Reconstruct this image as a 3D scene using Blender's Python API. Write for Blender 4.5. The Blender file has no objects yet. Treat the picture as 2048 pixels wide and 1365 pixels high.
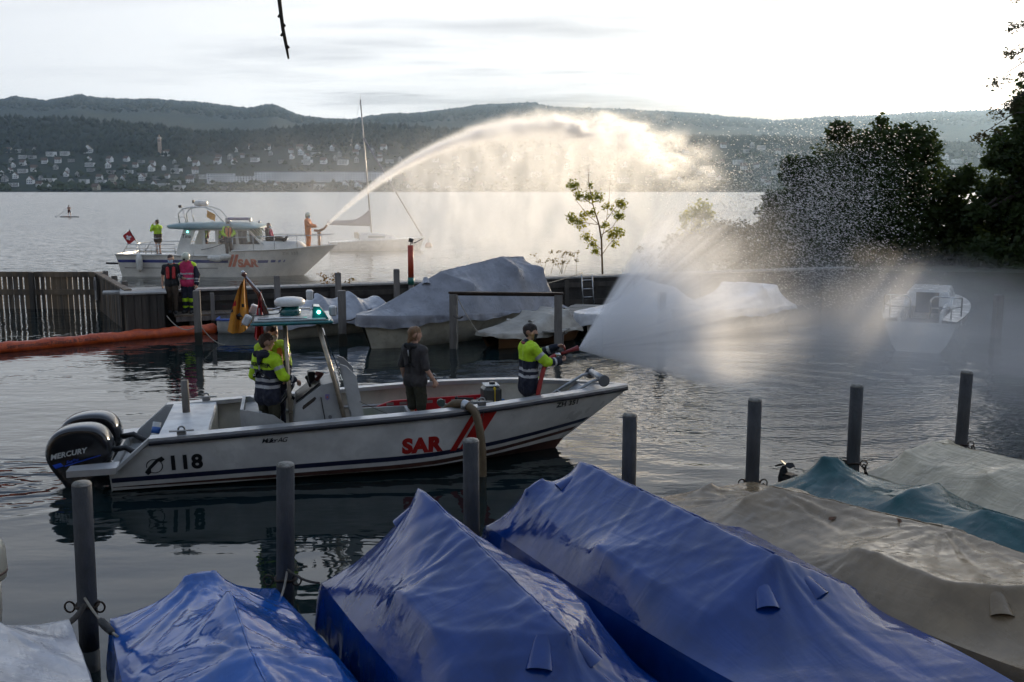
import bpy, bmesh, math, random
import numpy as np
from mathutils import Vector, Matrix, noise as mnoise
from mathutils.bvhtree import BVHTree
R = math.radians
SC = bpy.context.scene
COL = SC.collection
random.seed(7)
# ------------------------------------------------------------------ camera
CAM_Z = 4.3
FPX = 1991.0                      # focal length in photo pixels (35 mm on a 36 mm sensor)
PITCH = math.atan(302.0 / FPX)
cam_d = bpy.data.cameras.new('camera'); cam = bpy.data.objects.new('camera', cam_d); COL.objects.link(cam)
cam.location = (0, 0, CAM_Z); cam.rotation_euler = (math.pi / 2 - PITCH, 0, 0)
cam_d.lens = 35.0; cam_d.sensor_width = 36.0; cam_d.clip_start = 0.1; cam_d.clip_end = 20000
SC.camera = cam
# ------------------------------------------------------------------ light
SUN_AZ, SUN_EL = R(29.0), R(7.2)  # azimuth clockwise from the view direction (+Y)
SUN_DIR = Vector((math.sin(SUN_AZ) * math.cos(SUN_EL), math.cos(SUN_AZ) * math.cos(SUN_EL), math.sin(SUN_EL)))
sun_d = bpy.data.lights.new('sun', 'SUN'); sun = bpy.data.objects.new('sun', sun_d); COL.objects.link(sun)
sun_d.energy = 5.0; sun_d.angle = R(0.6); sun_d.color = (1.0, 0.80, 0.55)
sun.rotation_euler = (-SUN_DIR).to_track_quat('-Z', 'Y').to_euler()
SC.view_settings.view_transform = 'Standard'; SC.view_settings.look = 'None'
SC.view_settings.exposure = 0.22; SC.view_settings.gamma = 1.0; SC.view_settings.use_curve_mapping = False
SC.cycles.use_denoising = True
SC.cycles.max_bounces = 6; SC.cycles.volume_bounces = 2; SC.cycles.transparent_max_bounces = 12
SC.cycles.diffuse_bounces = 3; SC.cycles.glossy_bounces = 4
SC.cycles.volume_max_steps = 256
SC.cycles.caustics_reflective = False; SC.cycles.caustics_refractive = False
SC.cycles.sample_clamp_indirect = 4.0
SC.cycles.use_adaptive_sampling = True; SC.cycles.adaptive_threshold = .05

# ------------------------------------------------------------------ node maths helper
class NG:
    def __init__(s, tree): s.t = tree; s.n = tree.nodes; s.l = tree.links
    def new(s, typ, **kw):
        nd = s.n.new(typ)
        for k, v in kw.items(): setattr(nd, k, v)
        return nd
    def put(s, sock, v):
        if isinstance(v, V): s.l.new(v.s, sock)
        elif v is not None: sock.default_value = v
    def m(s, op, a, b=None, c=None, clamp=False):
        nd = s.new('ShaderNodeMath', operation=op, use_clamp=clamp)
        s.put(nd.inputs[0], a)
        if b is not None: s.put(nd.inputs[1], b)
        if c is not None: s.put(nd.inputs[2], c)
        return V(s, nd.outputs[0])
    def sep(s, v):
        nd = s.new('ShaderNodeSeparateXYZ'); s.put(nd.inputs[0], v)
        return [V(s, o) for o in nd.outputs]
    def comb(s, x=0., y=0., z=0.):
        nd = s.new('ShaderNodeCombineXYZ')
        for i, q in enumerate((x, y, z)): s.put(nd.inputs[i], q)
        return V(s, nd.outputs[0])
    def pos(s): return V(s, s.new('ShaderNodeNewGeometry').outputs['Position'])
    def obj(s): return V(s, s.new('ShaderNodeTexCoord').outputs['Object'])
    def gen(s): return V(s, s.new('ShaderNodeTexCoord').outputs['Generated'])
    def noise(s, vec, scale, detail=3., rough=.5, dist=0., out=0):
        nd = s.new('ShaderNodeTexNoise'); s.put(nd.inputs['Vector'], vec)
        nd.inputs['Scale'].default_value = scale; nd.inputs['Detail'].default_value = detail
        nd.inputs['Roughness'].default_value = rough; nd.inputs['Distortion'].default_value = dist
        return V(s, nd.outputs[out])
    def mapr(s, v, a, b, c=0., d=1., smooth=True):
        nd = s.new('ShaderNodeMapRange', interpolation_type='SMOOTHSTEP' if smooth else 'LINEAR'); s.put(nd.inputs[0], v)
        for i, q in enumerate((a, b, c, d)): s.put(nd.inputs[i + 1], q)
        return V(s, nd.outputs[0])
    def mix(s, f, a, b, mode='MIX'):
        nd = s.new('ShaderNodeMix', data_type='RGBA', blend_type=mode); s.put(nd.inputs[0], f)
        for i, q in ((6, a), (7, b)):
            s.put(nd.inputs[i], q if isinstance(q, V) else (tuple(q) + (1.,))[:4])
        return V(s, nd.outputs[2])
    def dot(s, a, b):
        nd = s.new('ShaderNodeVectorMath', operation='DOT_PRODUCT'); s.put(nd.inputs[0], a); s.put(nd.inputs[1], b)
        return V(s, nd.outputs['Value'])
    def scale(s, a, k):
        nd = s.new('ShaderNodeVectorMath', operation='MULTIPLY'); s.put(nd.inputs[0], a); s.put(nd.inputs[1], k)
        return V(s, nd.outputs[0])
class V:
    def __init__(s, g, sock): s.g = g; s.s = sock
    def __add__(s, o): return s.g.m('ADD', s, o)
    __radd__ = __add__
    def __mul__(s, o): return s.g.m('MULTIPLY', s, o)
    __rmul__ = __mul__
    def __sub__(s, o): return s.g.m('SUBTRACT', s, o)
    def __rsub__(s, o): return s.g.m('SUBTRACT', o, s)
    def __truediv__(s, o): return s.g.m('DIVIDE', s, o)
    def __rtruediv__(s, o): return s.g.m('DIVIDE', o, s)
    def __pow__(s, o): return s.g.m('POWER', s, o)
    def max(s, o): return s.g.m('MAXIMUM', s, o)
    def min(s, o): return s.g.m('MINIMUM', s, o)
    def sat(s): return s.g.m('ADD', s, 0., clamp=True)

# ------------------------------------------------------------------ world: hazy evening sky with thin cloud
world = bpy.data.worlds.new('World'); SC.world = world; world.use_nodes = True
wt = world.node_tree; wt.nodes.clear(); g = NG(wt)
sky = g.new('ShaderNodeTexSky', sky_type='NISHITA', sun_disc=False)
sky.sun_elevation = SUN_EL; sky.sun_rotation = SUN_AZ; sky.air_density = 1.0; sky.dust_density = 2.0; sky.altitude = 400
dv = g.gen(); dx, dy, dz = g.sep(dv)
cosg = g.dot(dv, tuple(SUN_DIR)).max(0.0)
cosf = g.dot(dv, tuple(SUN_DIR)) * .5 + .5
el = dz.max(0.0) + .055
plane = g.comb(dx / el, dy / el, 0.0)
n1 = g.noise(g.scale(plane, (.16, .33, 1)), 1.0, 5., .58)
n2 = g.noise(g.scale(plane, (.5, 1.0, 1)), 1.0, 4., .6)
n3 = g.noise(g.scale(plane, (.09, .16, 1)), 1.0, 2., .5)
veil_l = 5.0 + (cosf ** 3.0) * 5.0 + (cosg ** 14.0) * 1.5 + (cosg ** 90.0) * 8.0     # luminance of the bright veil
veil = g.mix(cosf ** 2.0, (.86, .93, 1.06), (1.0, .985, .965))
veil = g.mix(g.mapr(dz, .22, .60) * .85, veil, (.56, .74, 1.08))
grey = g.mix(cosf ** 2.0, (.70, .79, .98), (.86, .86, .92))
cl = g.mapr(n1 * .75 + n2 * .25, .47, .62) * g.mapr(dz, .34, .12) * g.mapr(cosg, .45, .88, .10, 1.)
puff = g.mapr(n2 * .6 + n3 * .4, .57, .63) * .6
cl = (cl * .80 + puff * g.mapr(dz, .02, .08)).sat()
low = (g.mapr(dz, .125, .085) + g.mapr(dz, .165, .215) * .7) * g.mapr(cosg, .70, .92) * .85
cl = (cl + low * g.mapr(n1 * .6 + n2 * .4, .30, .55)).sat()
colv = g.mix(cl, veil, grey)
lum = veil_l * (1.0 - cl * (.24 + .44 * cosf * cosf))
cloud = g.scale(colv, g.comb(lum, lum, lum))
allc = g.mix(g.mapr(dz, .30, .80, .88, .62), V(g, sky.outputs[0]), cloud)
bg = g.new('ShaderNodeBackground'); g.put(bg.inputs[0], allc); bg.inputs[1].default_value = 0.12
wo = g.new('ShaderNodeOutputWorld'); wt.links.new(bg.outputs[0], wo.inputs[0])

# ------------------------------------------------------------------ pixel <-> place
def ray(px, py):
    u = (px - 1024) / FPX; v = (682.5 - py) / FPX
    c, s = math.cos(PITCH), math.sin(PITCH)
    return Vector((u, c + v * s, -s + v * c))
def on_z(px, py, z=0.0):
    d = ray(px, py); t = (z - CAM_Z) / d.z
    return Vector((0, 0, CAM_Z)) + d * t
def at_d(px, py, y):                # the point seen at that pixel at ground distance y
    d = ray(px, py); t = y / d.y
    return Vector((0, 0, CAM_Z)) + d * t

# ------------------------------------------------------------------ materials
MATS = {}
def mat(name, col, rough=.5, metal=0., var=.12, vs=4., bump=0., bs=30., coat=0., spec=.5, col2=None, stretch=(1, 1, 1), trans=0., sheen=0., dirt=0., dirtcol=(.05, .045, .035)):
    if name in MATS: return MATS[name]
    m = bpy.data.materials.new(name); m.use_nodes = True; t = m.node_tree; g = NG(t)
    b = t.nodes['Principled BSDF']
    o = g.scale(g.obj(), stretch)
    n = g.noise(o, vs, 4., .6)
    c2 = col2 if col2 is not None else tuple(q * (1 - 2.2 * var) for q in col)
    c1 = col if col2 is not None else tuple(min(1, q * (1 + .5 * var)) for q in col)
    cc = g.mix(g.mapr(n, .3, .7), c1, c2)
    if dirt:
        cc = g.mix(g.mapr(g.noise(o, vs * 2.7, 6., .7), .48, .75) * dirt, cc, dirtcol)
    g.put(b.inputs['Base Color'], cc)
    g.put(b.inputs['Roughness'], g.mapr(g.noise(o, vs * 1.7, 3.), .3, .7, max(.02, rough * .82), min(1, rough * 1.2)))
    b.inputs['Metallic'].default_value = metal; b.inputs['Specular IOR Level'].default_value = spec
    b.inputs['Coat Weight'].default_value = coat; b.inputs['Coat Roughness'].default_value = .12
    if trans: b.inputs['Transmission Weight'].default_value = trans
    if sheen: b.inputs['Sheen Weight'].default_value = sheen
    if bump:
        bn = g.new('ShaderNodeBump'); bn.inputs['Strength'].default_value = bump; bn.inputs['Distance'].default_value = .02
        g.put(bn.inputs['Height'], g.noise(o, bs, 5., .6)); t.links.new(bn.outputs[0], b.inputs['Normal'])
    MATS[name] = m
    return m

# ------------------------------------------------------------------ mesh builder
class MB:
    def __init__(s): s.v = []; s.f = []; s.mi = []; s.sm = []
    def add(s, vs, fs, mi=0, smooth=False):
        o = len(s.v); s.v.extend([tuple(p) for p in vs])
        for f in fs: s.f.append(tuple(i + o for i in f)); s.mi.append(mi); s.sm.append(smooth)
        return s
    def box(s, c, size, rz=0., mi=0, rot=None, taper=1., bev=0.):
        hx, hy, hz = size[0] / 2, size[1] / 2, size[2] / 2
        M = rot if rot is not None else Matrix.Rotation(rz, 3, 'Z'); c = Vector(c)
        if bev:
            b = min(bev, hx * .9, hy * .9, hz * .9); vs = []
            for sx in (-1, 1):
                for sy in (-1, 1):
                    for sz in (-1, 1):
                        k = taper if sz > 0 else 1.
                        vs += [c + M @ Vector((sx * (hx - b) * k, sy * (hy - b) * k, sz * hz)), c + M @ Vector((sx * hx * k, sy * (hy - b) * k, sz * (hz - b))), c + M @ Vector((sx * (hx - b) * k, sy * hy * k, sz * (hz - b)))]
            bm = bmesh.new()
            for p in vs: bm.verts.new(p)
            bmesh.ops.convex_hull(bm, input=bm.verts)
            bm.verts.ensure_lookup_table(); bm.verts.index_update()
            s.add([v.co for v in bm.verts], [[v.index for v in f.verts] for f in bm.faces], mi); bm.free()
            return s
        vs = [c + M @ Vector((sx * hx * (taper if sz > 0 else 1), sy * hy * (taper if sz > 0 else 1), sz * hz)) for sz in (-1, 1) for sy in (-1, 1) for sx in (-1, 1)]
        return s.add(vs, [(0, 2, 3, 1), (4, 5, 7, 6), (0, 1, 5, 4), (2, 6, 7, 3), (0, 4, 6, 2), (1, 3, 7, 5)], mi)
    def tube(s, pts, r, n=8, mi=0, cap=True, smooth=True, closed=False, flat=1.):
        pts = [Vector(p) for p in pts]; k = len(pts)
        rs = r if isinstance(r, (list, tuple)) else [r] * k
        o = len(s.v); prev = None
        for i, p in enumerate(pts):
            if closed: d = pts[(i + 1) % k] - pts[i - 1]
            else: d = pts[min(i + 1, k - 1)] - pts[max(i - 1, 0)]
            if d.length < 1e-9: d = Vector((0, 0, 1))
            d.normalize()
            if prev is None:
                a = Vector((0, 0, 1)) if abs(d.z) < .9 else Vector((1, 0, 0))
                x = d.cross(a).normalized()
            else: x = (prev - d * prev.dot(d)).normalized()
            prev = x; y = d.cross(x)
            for j in range(n):
                t = 2 * math.pi * j / n
                s.v.append(tuple(p + (x * math.cos(t) + y * math.sin(t) * flat) * rs[i]))
        for i in range(k if closed else k - 1):
            for j in range(n):
                a = o + i * n + j; b = o + i * n + (j + 1) % n
                i2 = (i + 1) % k
                s.f.append((a, b, o + i2 * n + (j + 1) % n, o + i2 * n + j)); s.mi.append(mi); s.sm.append(smooth)
        if cap and not closed:
            s.f.append(tuple(o + j for j in range(n))[::-1]); s.mi.append(mi); s.sm.append(False)
            s.f.append(tuple(o + (k - 1) * n + j for j in range(n))); s.mi.append(mi); s.sm.append(False)
        return s
    def cyl(s, a, b, r, r2=None, n=14, mi=0, smooth=True): return s.tube([a, b], [r, r if r2 is None else r2], n, mi, True, smooth)
    def lathe(s, prof, c=(0, 0, 0), n=16, mi=0, sx=1., sy=1., axis=None, smooth=True):
        c = Vector(c); o = len(s.v); k = len(prof)
        Mx = axis.to_track_quat('Z', 'Y').to_matrix() if axis is not None else None
        for r, z in prof:
            for j in range(n):
                t = 2 * math.pi * j / n; q = Vector((r * math.cos(t) * sx, r * math.sin(t) * sy, z))
                s.v.append(tuple(c + (Mx @ q if Mx else q)))
        for i in range(k - 1):
            for j in range(n):
                s.f.append((o + i * n + j, o + i * n + (j + 1) % n, o + (i + 1) * n + (j + 1) % n, o + (i + 1) * n + j)); s.mi.append(mi); s.sm.append(smooth)
        s.f.append(tuple(o + j for j in range(n))[::-1]); s.mi.append(mi); s.sm.append(False)
        s.f.append(tuple(o + (k - 1) * n + j for j in range(n))); s.mi.append(mi); s.sm.append(False)
        return s
    def ball(s, c, r, n=10, mi=0, sc=(1, 1, 1)):
        prof = [(max(1e-4, r * math.sin(math.pi * i / n)), -r * math.cos(math.pi * i / n)) for i in range(n + 1)]
        o = len(s.v); s.lathe(prof, (0, 0, 0), n + 4, mi)
        for i in range(o, len(s.v)):
            q = s.v[i]; s.v[i] = (c[0] + q[0] * sc[0], c[1] + q[1] * sc[1], c[2] + q[2] * sc[2])
        return s
    def prism(s, poly, d, mi=0):                      # poly: 3-D points of one side, d: extrusion vector
        n = len(poly); d = Vector(d); vs = [Vector(p) for p in poly]; vs += [p + d for p in vs]
        return s.add(vs, [tuple(range(n))[::-1], tuple(range(n, 2 * n))] + [(i, (i + 1) % n, n + (i + 1) % n, n + i) for i in range(n)], mi)
    def grid(s, rows, mi=0, smooth=True, closed=False, flip=False):
        o = len(s.v); n = len(rows[0])
        for r_ in rows: s.v.extend([tuple(p) for p in r_])
        for i in range(len(rows) - 1):
            for j in range(n if closed else n - 1):
                q = (o + i * n + j, o + i * n + (j + 1) % n, o + (i + 1) * n + (j + 1) % n, o + (i + 1) * n + j)
                s.f.append(q[::-1] if flip else q); s.mi.append(mi); s.sm.append(smooth)
        return s
    def mesh(s, name, mats):
        me = bpy.data.meshes.new(name); me.from_pydata(s.v, [], s.f)
        for m in (mats if isinstance(mats, (list, tuple)) else [mats]): me.materials.append(m)
        me.polygons.foreach_set('material_index', s.mi); me.polygons.foreach_set('use_smooth', s.sm)
        me.update(); return me
    def build(s, name, mats, parent=None):
        return link(name, s.mesh(name, mats), parent)
def link(name, me, parent=None):
    o = bpy.data.objects.new(name, me); COL.objects.link(o)
    if parent is not None: o.parent = parent
    return o
def thing(name, label, cat, loc=(0, 0, 0), rz=0., group=None, rot=None):
    o = bpy.data.objects.new(name, None); COL.objects.link(o); o.location = loc
    o.rotation_euler = rot if rot is not None else (0, 0, rz); o.empty_display_size = .2
    return tag(o, label, cat, group)
def tag(o, label, cat, group=None, kind=None):
    o['label'] = label; o['category'] = cat
    if group: o['group'] = group
    if kind: o['kind'] = kind
    return o
def struct(o): o['kind'] = 'structure'; return o
def fix_normals(o):
    bm = bmesh.new(); bm.from_mesh(o.data); bmesh.ops.recalc_face_normals(bm, faces=bm.faces); bm.to_mesh(o.data); bm.free(); return o
def copy_tree(o, parent=None):
    c = o.copy(); COL.objects.link(c); c.parent = parent
    for ch in [q for q in o.children]: copy_tree(ch, c)
    return c
def lerp(a, b, t): return a + (b - a) * t
def interp(x, xs, ys): return float(np.interp(x, xs, ys))
def fbm(p, o=3): return mnoise.fractal(Vector(p), 1.0, 2.0, o)
# ------------------------------------------------------------------ lettering laid on a surface
def text_mesh(txt, size, bold=0., shear=0., space=1.):
    cu = bpy.data.curves.new('t', 'FONT'); cu.body = txt; cu.size = size; cu.offset = bold; cu.shear = shear; cu.space_character = space
    cu.resolution_u = 4; cu.fill_mode = 'BOTH' if hasattr(cu, 'fill_mode') and cu.dimensions == '2D' else cu.fill_mode
    ob = bpy.data.objects.new('t', cu); COL.objects.link(ob)
    dg = bpy.context.evaluated_depsgraph_get(); me = bpy.data.meshes.new_from_object(ob.evaluated_get(dg))
    bpy.data.objects.remove(ob); bpy.data.curves.remove(cu)
    vs = [(v.co.x, v.co.y) for v in me.vertices]; fs = [tuple(p.vertices) for p in me.polygons]
    bpy.data.meshes.remove(me)
    return vs, fs
def decal(name, flat, org, right, up, target, parent, m, off=.004, maxedge=.12, mi=None):
    """lay 2-D shapes (verts, faces) on the mesh of `target` (same local space), looking along -(right x up)"""
    vs, fs = flat; right = Vector(right).normalized(); up = Vector(up).normalized(); nrm = right.cross(up)
    bm = bmesh.new(); bv = [bm.verts.new((x, y, 0)) for x, y in vs]
    for f in fs:
        try: bm.faces.new([bv[i] for i in f])
        except ValueError: pass
    bmesh.ops.remove_doubles(bm, verts=bm.verts, dist=1e-5)
    for _ in range(3):
        le = [e for e in bm.edges if e.calc_length() > maxedge]
        if not le: break
        bmesh.ops.subdivide_edges(bm, edges=le, cuts=1)
    bmesh.ops.triangulate(bm, faces=bm.faces)
    me0 = target.data; tree = BVHTree.FromPolygons([v.co for v in me0.vertices], [tuple(p.vertices) for p in me0.polygons])
    org = Vector(org)
    for v in bm.verts:
        p = org + right * v.co.x + up * v.co.y
        hit, n, i, d = tree.ray_cast(p + nrm * 1.0, -nrm, 12.0)
        if hit is None: hit, n, i, d = tree.find_nearest(p)
        v.co = hit + nrm * off
    me = bpy.data.meshes.new(name); bm.to_mesh(me); bm.free(); me.materials.append(m)
    return link(name, me, parent)
def poly_flat(*polys):
    vs = []; fs = []
    for p in polys:
        o = len(vs); vs += list(p); fs.append(tuple(range(o, o + len(p))))
    return vs, fs
# ================================================================== the lake
def lake_material():
    m = bpy.data.materials.new('lake_water'); m.use_nodes = True; t = m.node_tree; g = NG(t)
    b = t.nodes['Principled BSDF']
    p = g.pos(); x, y, z = g.sep(p)
    b.inputs['Base Color'].default_value = (.005, .012, .013, 1); b.inputs['IOR'].default_value = 1.36
    b.inputs['Specular IOR Level'].default_value = .62
    open_ = g.mapr(y - x * .33, 31.0, 46.0)                       # sheltered basin -> open lake
    q = g.scale(p, (.55, 1.25, 1.))
    long_ = g.noise(q, .55, 2., .45)
    mid = g.noise(g.scale(p, (.8, 1.5, 1)), 1.9, 2., .5)
    fine = g.noise(g.scale(p, (.8, 1.3, 1)), 7.0, 1., .5)
    chop = g.noise(g.scale(p, (.45, 1.2, 1)), 1.25, 2., .6)
    patch = g.mapr(g.noise(p, .16, 2.), .40, .62)                 # gusts
    calm = long_ * .22 + mid * (.025 + patch * .085) + fine * (.003 + patch * .013)
    # rings where the hose water comes down, and the wake at the outboards
    dx = x - 5.5; dy = y - 21.0
    rr = g.m('SQRT', dx * dx + dy * dy)
    ring = g.m('SINE', rr * 6.5 + long_ * 7.) * g.mapr(rr, 13., 3.) * .03
    ax = x + 7.6; ay = (y - 14.2) * 1.5; ra = g.m('SQRT', ax * ax + ay * ay)
    wake = g.m('SINE', ra * 9.0 + mid * 9.) * g.mapr(ra, 3.2, .2) * .10
    rough_sp = fine * g.mapr(rr, 9., 2.) * .10
    h = g.m('MULTIPLY', calm, 1.0 - open_) + open_ * (chop * .55 + fine * .012) + ring + wake + rough_sp
    bn = g.new('ShaderNodeBump'); bn.inputs['Strength'].default_value = 1.0; bn.inputs['Distance'].default_value = .17
    g.put(bn.inputs['Height'], h)
    wv = g.noise(g.scale(p, (.5, 1.0, 1)), .9, 3., .65, out=1); wx, wy, wz = g.sep(wv)
    amp = g.mapr(y, 36., 160., 0., .19, False) * (.6 + .8 * g.mapr(g.noise(g.scale(p, (.3, 1., 1)), .02, 3.), .35, .65))
    va = g.new('ShaderNodeVectorMath', operation='ADD'); t.links.new(bn.outputs[0], va.inputs[0])
    inc = g.sep(V(g, g.new('ShaderNodeNewGeometry').outputs['Incoming']))      # of a wave seen at grazing angle the near slopes show
    near = g.mapr(inc[2], .14, .02) * g.mapr(y, 36., 60.) * .085
    g.put(va.inputs[1], g.comb((wx - .5) * amp * .6 + inc[0] * near, (wy - .5) * amp + inc[1] * near, 0.0))
    vn = g.new('ShaderNodeVectorMath', operation='NORMALIZE'); t.links.new(va.outputs[0], vn.inputs[0]); t.links.new(vn.outputs[0], b.inputs['Normal'])
    g.put(b.inputs['Roughness'], g.mapr(y, 36., 120., .03, .15, False))
    return m
mb = MB(); mb.add([(-6000, -60, 0), (6000, -60, 0), (6000, 2262, 0), (-6000, 2262, 0)], [(0, 1, 2, 3)])
struct(mb.build('lake', lake_material()))

# ================================================================== far shore: hills, woods, town
def prof(lst): return [a for a, b in lst], [b for a, b in lst]
BACK = prof([(-500, 215), (-100, 212), (0, 206), (38, 198), (100, 207), (165, 195), (225, 204), (320, 203), (420, 212), (500, 222), (548, 213), (575, 224), (600, 236), (650, 243), (705, 246), (745, 238), (780, 234), (850, 231), (900, 224), (960, 216), (1060, 211), (1110, 220), (1170, 222), (1250, 224), (1340, 229), (1440, 238), (1545, 248), (1625, 241), (1750, 237), (1850, 228), (1990, 225), (2150, 220), (2600, 215)])
FRONT = prof([(-500, 236), (0, 240), (150, 243), (280, 252), (400, 268), (520, 268), (640, 258), (760, 256), (880, 266), (1050, 272), (1200, 280), (1350, 283), (1500, 282), (1700, 290), (2048, 300), (2600, 300)])
TOWN = prof([(-500, 305), (0, 303), (200, 305), (340, 312), (480, 300), (600, 290), (760, 288), (950, 292), (1250, 292), (1500, 288), (1800, 300), (2048, 318), (2600, 318)])
def zpy(px, py, Y): return at_d(px, py, Y).z
def terr(px, Y):
    zt = zpy(px, interp(px, *TOWN), 2900); zf = zpy(px, interp(px, *FRONT), 3350); zb = zpy(px, interp(px, *BACK), 8500)
    zm = min(zf - 20, zf * .8)
    z = interp(Y, [2255, 2262, 2310, 2600, 2900, 3350, 3800, 5800, 8500, 9200, 9800], [-4, 1.2, 4.5, zt * .42, zt, zf, zm, lerp(zm, zb, .52), zb, zb - 60, zb - 170])
    if Y > 2300: z += (7 if Y < 6000 else 12) * fbm((px * .011, Y * .004, 1.3)) * min(1, (Y - 2300) / 600) * (1.0 if Y > 3600 else .55)
    return z
def tpt(px, Y):
    d = ray(px, 330); return Vector((d.x / d.y * Y, Y, terr(px, Y)))
def on_terrain(px, py):
    best = None
    for Y in range(2266, 3340, 6):
        p = tpt(px, Y); d = ray(px, py); zz = CAM_Z + d.z / d.y * Y
        e = abs(zz - p.z)
        if best is None or e < best[0]: best = (e, Y, p)
    return best[2]
def woods_mat():
    m = bpy.data.materials.new('far_woods'); m.use_nodes = True; t = m.node_tree; g = NG(t); b = t.nodes['Principled BSDF']
    p = g.pos()
    a = g.mix(g.mapr(g.noise(p, .02, 4., .6), .3, .7), (.018, .026, .021), (.032, .042, .026))
    a = g.mix(g.mapr(g.noise(p, .11, 3., .6), .45, .75) * .4, a, (.06, .07, .03))
    g.put(b.inputs['Base Color'], a); b.inputs['Roughness'].default_value = .9; b.inputs['Specular IOR Level'].default_value = .1
    bn = g.new('ShaderNodeBump'); bn.inputs['Strength'].default_value = 1.; bn.inputs['Distance'].default_value = 6.
    g.put(bn.inputs['Height'], g.noise(p, .09, 4., .7)); t.links.new(bn.outputs[0], b.inputs['Normal'])
    return m
WM = woods_mat()
mb = MB(); rowsY = [2255, 2262, 2280, 2310, 2400, 2500, 2600, 2700, 2800, 2900, 3000, 3120, 3240, 3350, 3480, 3620, 3800, 4000, 4250, 4500, 5200, 6200, 7000, 7800, 8200, 8500, 8800, 9200, 9800]
pxs = list(range(-480, 2561, 16))
mb.grid([[tpt(px, Y) for px in pxs] for Y in rowsY], smooth=True)
struct(mb.build('hillside_terrain', WM))
rnd = random.Random(11)
OCT = [(1, 0, 0), (0, 1, 0), (-1, 0, 0), (0, -1, 0), (0, 0, 1), (0, 0, -.6)]
OCF = [(0, 1, 4), (1, 2, 4), (2, 3, 4), (3, 0, 4), (1, 0, 5), (2, 1, 5), (3, 2, 5), (0, 3, 5)]
def blob(mb, p, r, h, rnd):
    a = rnd.random() * 6.28; c, s = math.cos(a), math.sin(a)
    vs = []
    for x, y, z in OCT:
        k = rnd.uniform(.75, 1.25)
        vs.append((p.x + (x * c - y * s) * r * k, p.y + (x * s + y * c) * r * k, p.z + h * .45 + z * h * .55 * k))
    mb.add(vs, OCF, 0, True)
mb = MB()
for i in range(9000):                                   # woods on both ridges
    px = rnd.uniform(-120, 2170)
    if rnd.random() < .42: Y = rnd.uniform(7500, 8560)
    else: Y = rnd.uniform(2850, 3420)
    p = tpt(px, Y); h = rnd.uniform(12, 24) * (1.35 if Y > 6000 else 1.); blob(mb, p, h * rnd.uniform(.3, .55), h, rnd)
for i in range(9000):                                   # the far slope, wooded all over
    px = rnd.uniform(-60, 2100); Y = 8500 - 3000 * rnd.random() ** 1.4
    p = tpt(px, Y); h = rnd.uniform(14, 34); blob(mb, p - Vector((0, 0, 4)), h * rnd.uniform(.45, .8), h, rnd)
for i in range(900):                                    # the tree line on the crests
    px = rnd.uniform(-60, 2100); Y = rnd.choice((8490, 8505, 8520, 3345))
    n = fbm((px * .02, 3, 0)); h = (12 + 16 * max(0, n) + rnd.uniform(0, 10)) * (1.4 if Y > 6000 else 1.)
    blob(mb, tpt(px, Y), h * rnd.uniform(.22, .5), h, rnd)
tag(mb.build('far_woods', WM), 'dark wooded ridges rising behind the town on the far shore', 'woods', kind='stuff')
mb = MB()
GR = mat('town_trees', (.05, .062, .022), .9, vs=.05, col2=(.022, .034, .016), spec=.1)
for i in range(3300):
    px = rnd.uniform(-60, 2100); py = rnd.uniform(283, 383) if rnd.random() < .7 else rnd.uniform(360, 384)
    p = on_terrain(px, py) if False else tpt(px, rnd.uniform(2266, 2930) if py < 360 else rnd.uniform(2263, 2380))
    if fbm((px * .012, p.y * .006, 5)) < -.28: continue
    h = rnd.uniform(6, 15); blob(mb, p - Vector((0, 0, 1)), h * rnd.uniform(.45, .8), h, rnd)
tag(mb.build('shore_trees', GR), 'garden trees filling the gaps between houses on the far shore', 'trees', kind='stuff')

# ---- houses
WHITE = mat('far_render_white', (.84, .83, .80), .8, vs=.1); CREAM = mat('far_render_cream', (.55, .49, .38), .8, vs=.1)
BEIGE = mat('far_render_grey', (.42, .41, .39), .8, vs=.1); ROOF = mat('far_roof_brown', (.13, .075, .05), .8, vs=.1); ROOFG = mat('far_roof_grey', (.16, .155, .15), .8, vs=.1)
GLASS = mat('far_window', (.05, .06, .07), .2, vs=.1)
def win_rows(w, d, h, n, st):                           # recessed-looking panes on the lake side, one joined part
    m = MB(); fw = w / n
    for s_ in range(st):
        z = h * (s_ + .28) / st
        for i in range(n):
            m.box((-w / 2 + fw * (i + .5), -d / 2 - .02, z + h / st * .27), (fw * .52, .12, h / st * .48))
    return m
def gable_house(w, d, h, rh, axis, n, st):
    wall = MB().box((0, 0, h / 2 - 2), (w, d, h + 4)); roof = MB(); e = .7
    if axis == 'x':
        wall.prism([(-w / 2, -d / 2, h), (-w / 2, d / 2, h), (-w / 2, 0, h + rh)], (w, 0, 0))
        for s in (-1, 1): roof.prism([(-w / 2 - e, s * (d / 2 + e), h - e * rh / d * 2 + .25), (-w / 2 - e, 0, h + rh + .25), (-w / 2 - e, 0, h + rh + .6), (-w / 2 - e, s * (d / 2 + e), h - e * rh / d * 2 + .6)], (w + 2 * e, 0, 0))
    else:
        wall.prism([(-w / 2, -d / 2, h), (w / 2, -d / 2, h), (0, -d / 2, h + rh)], (0, d, 0))
        for s in (-1, 1): roof.prism([(s * (w / 2 + e), -d / 2 - e, h - e * rh / w * 2 + .25), (0, -d / 2 - e, h + rh + .25), (0, -d / 2 - e, h + rh + .6), (s * (w / 2 + e), -d / 2 - e, h - e * rh / w * 2 + .6)], (0, d + 2 * e, 0))
    return wall, roof, win_rows(w, d, h, n, st)
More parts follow.
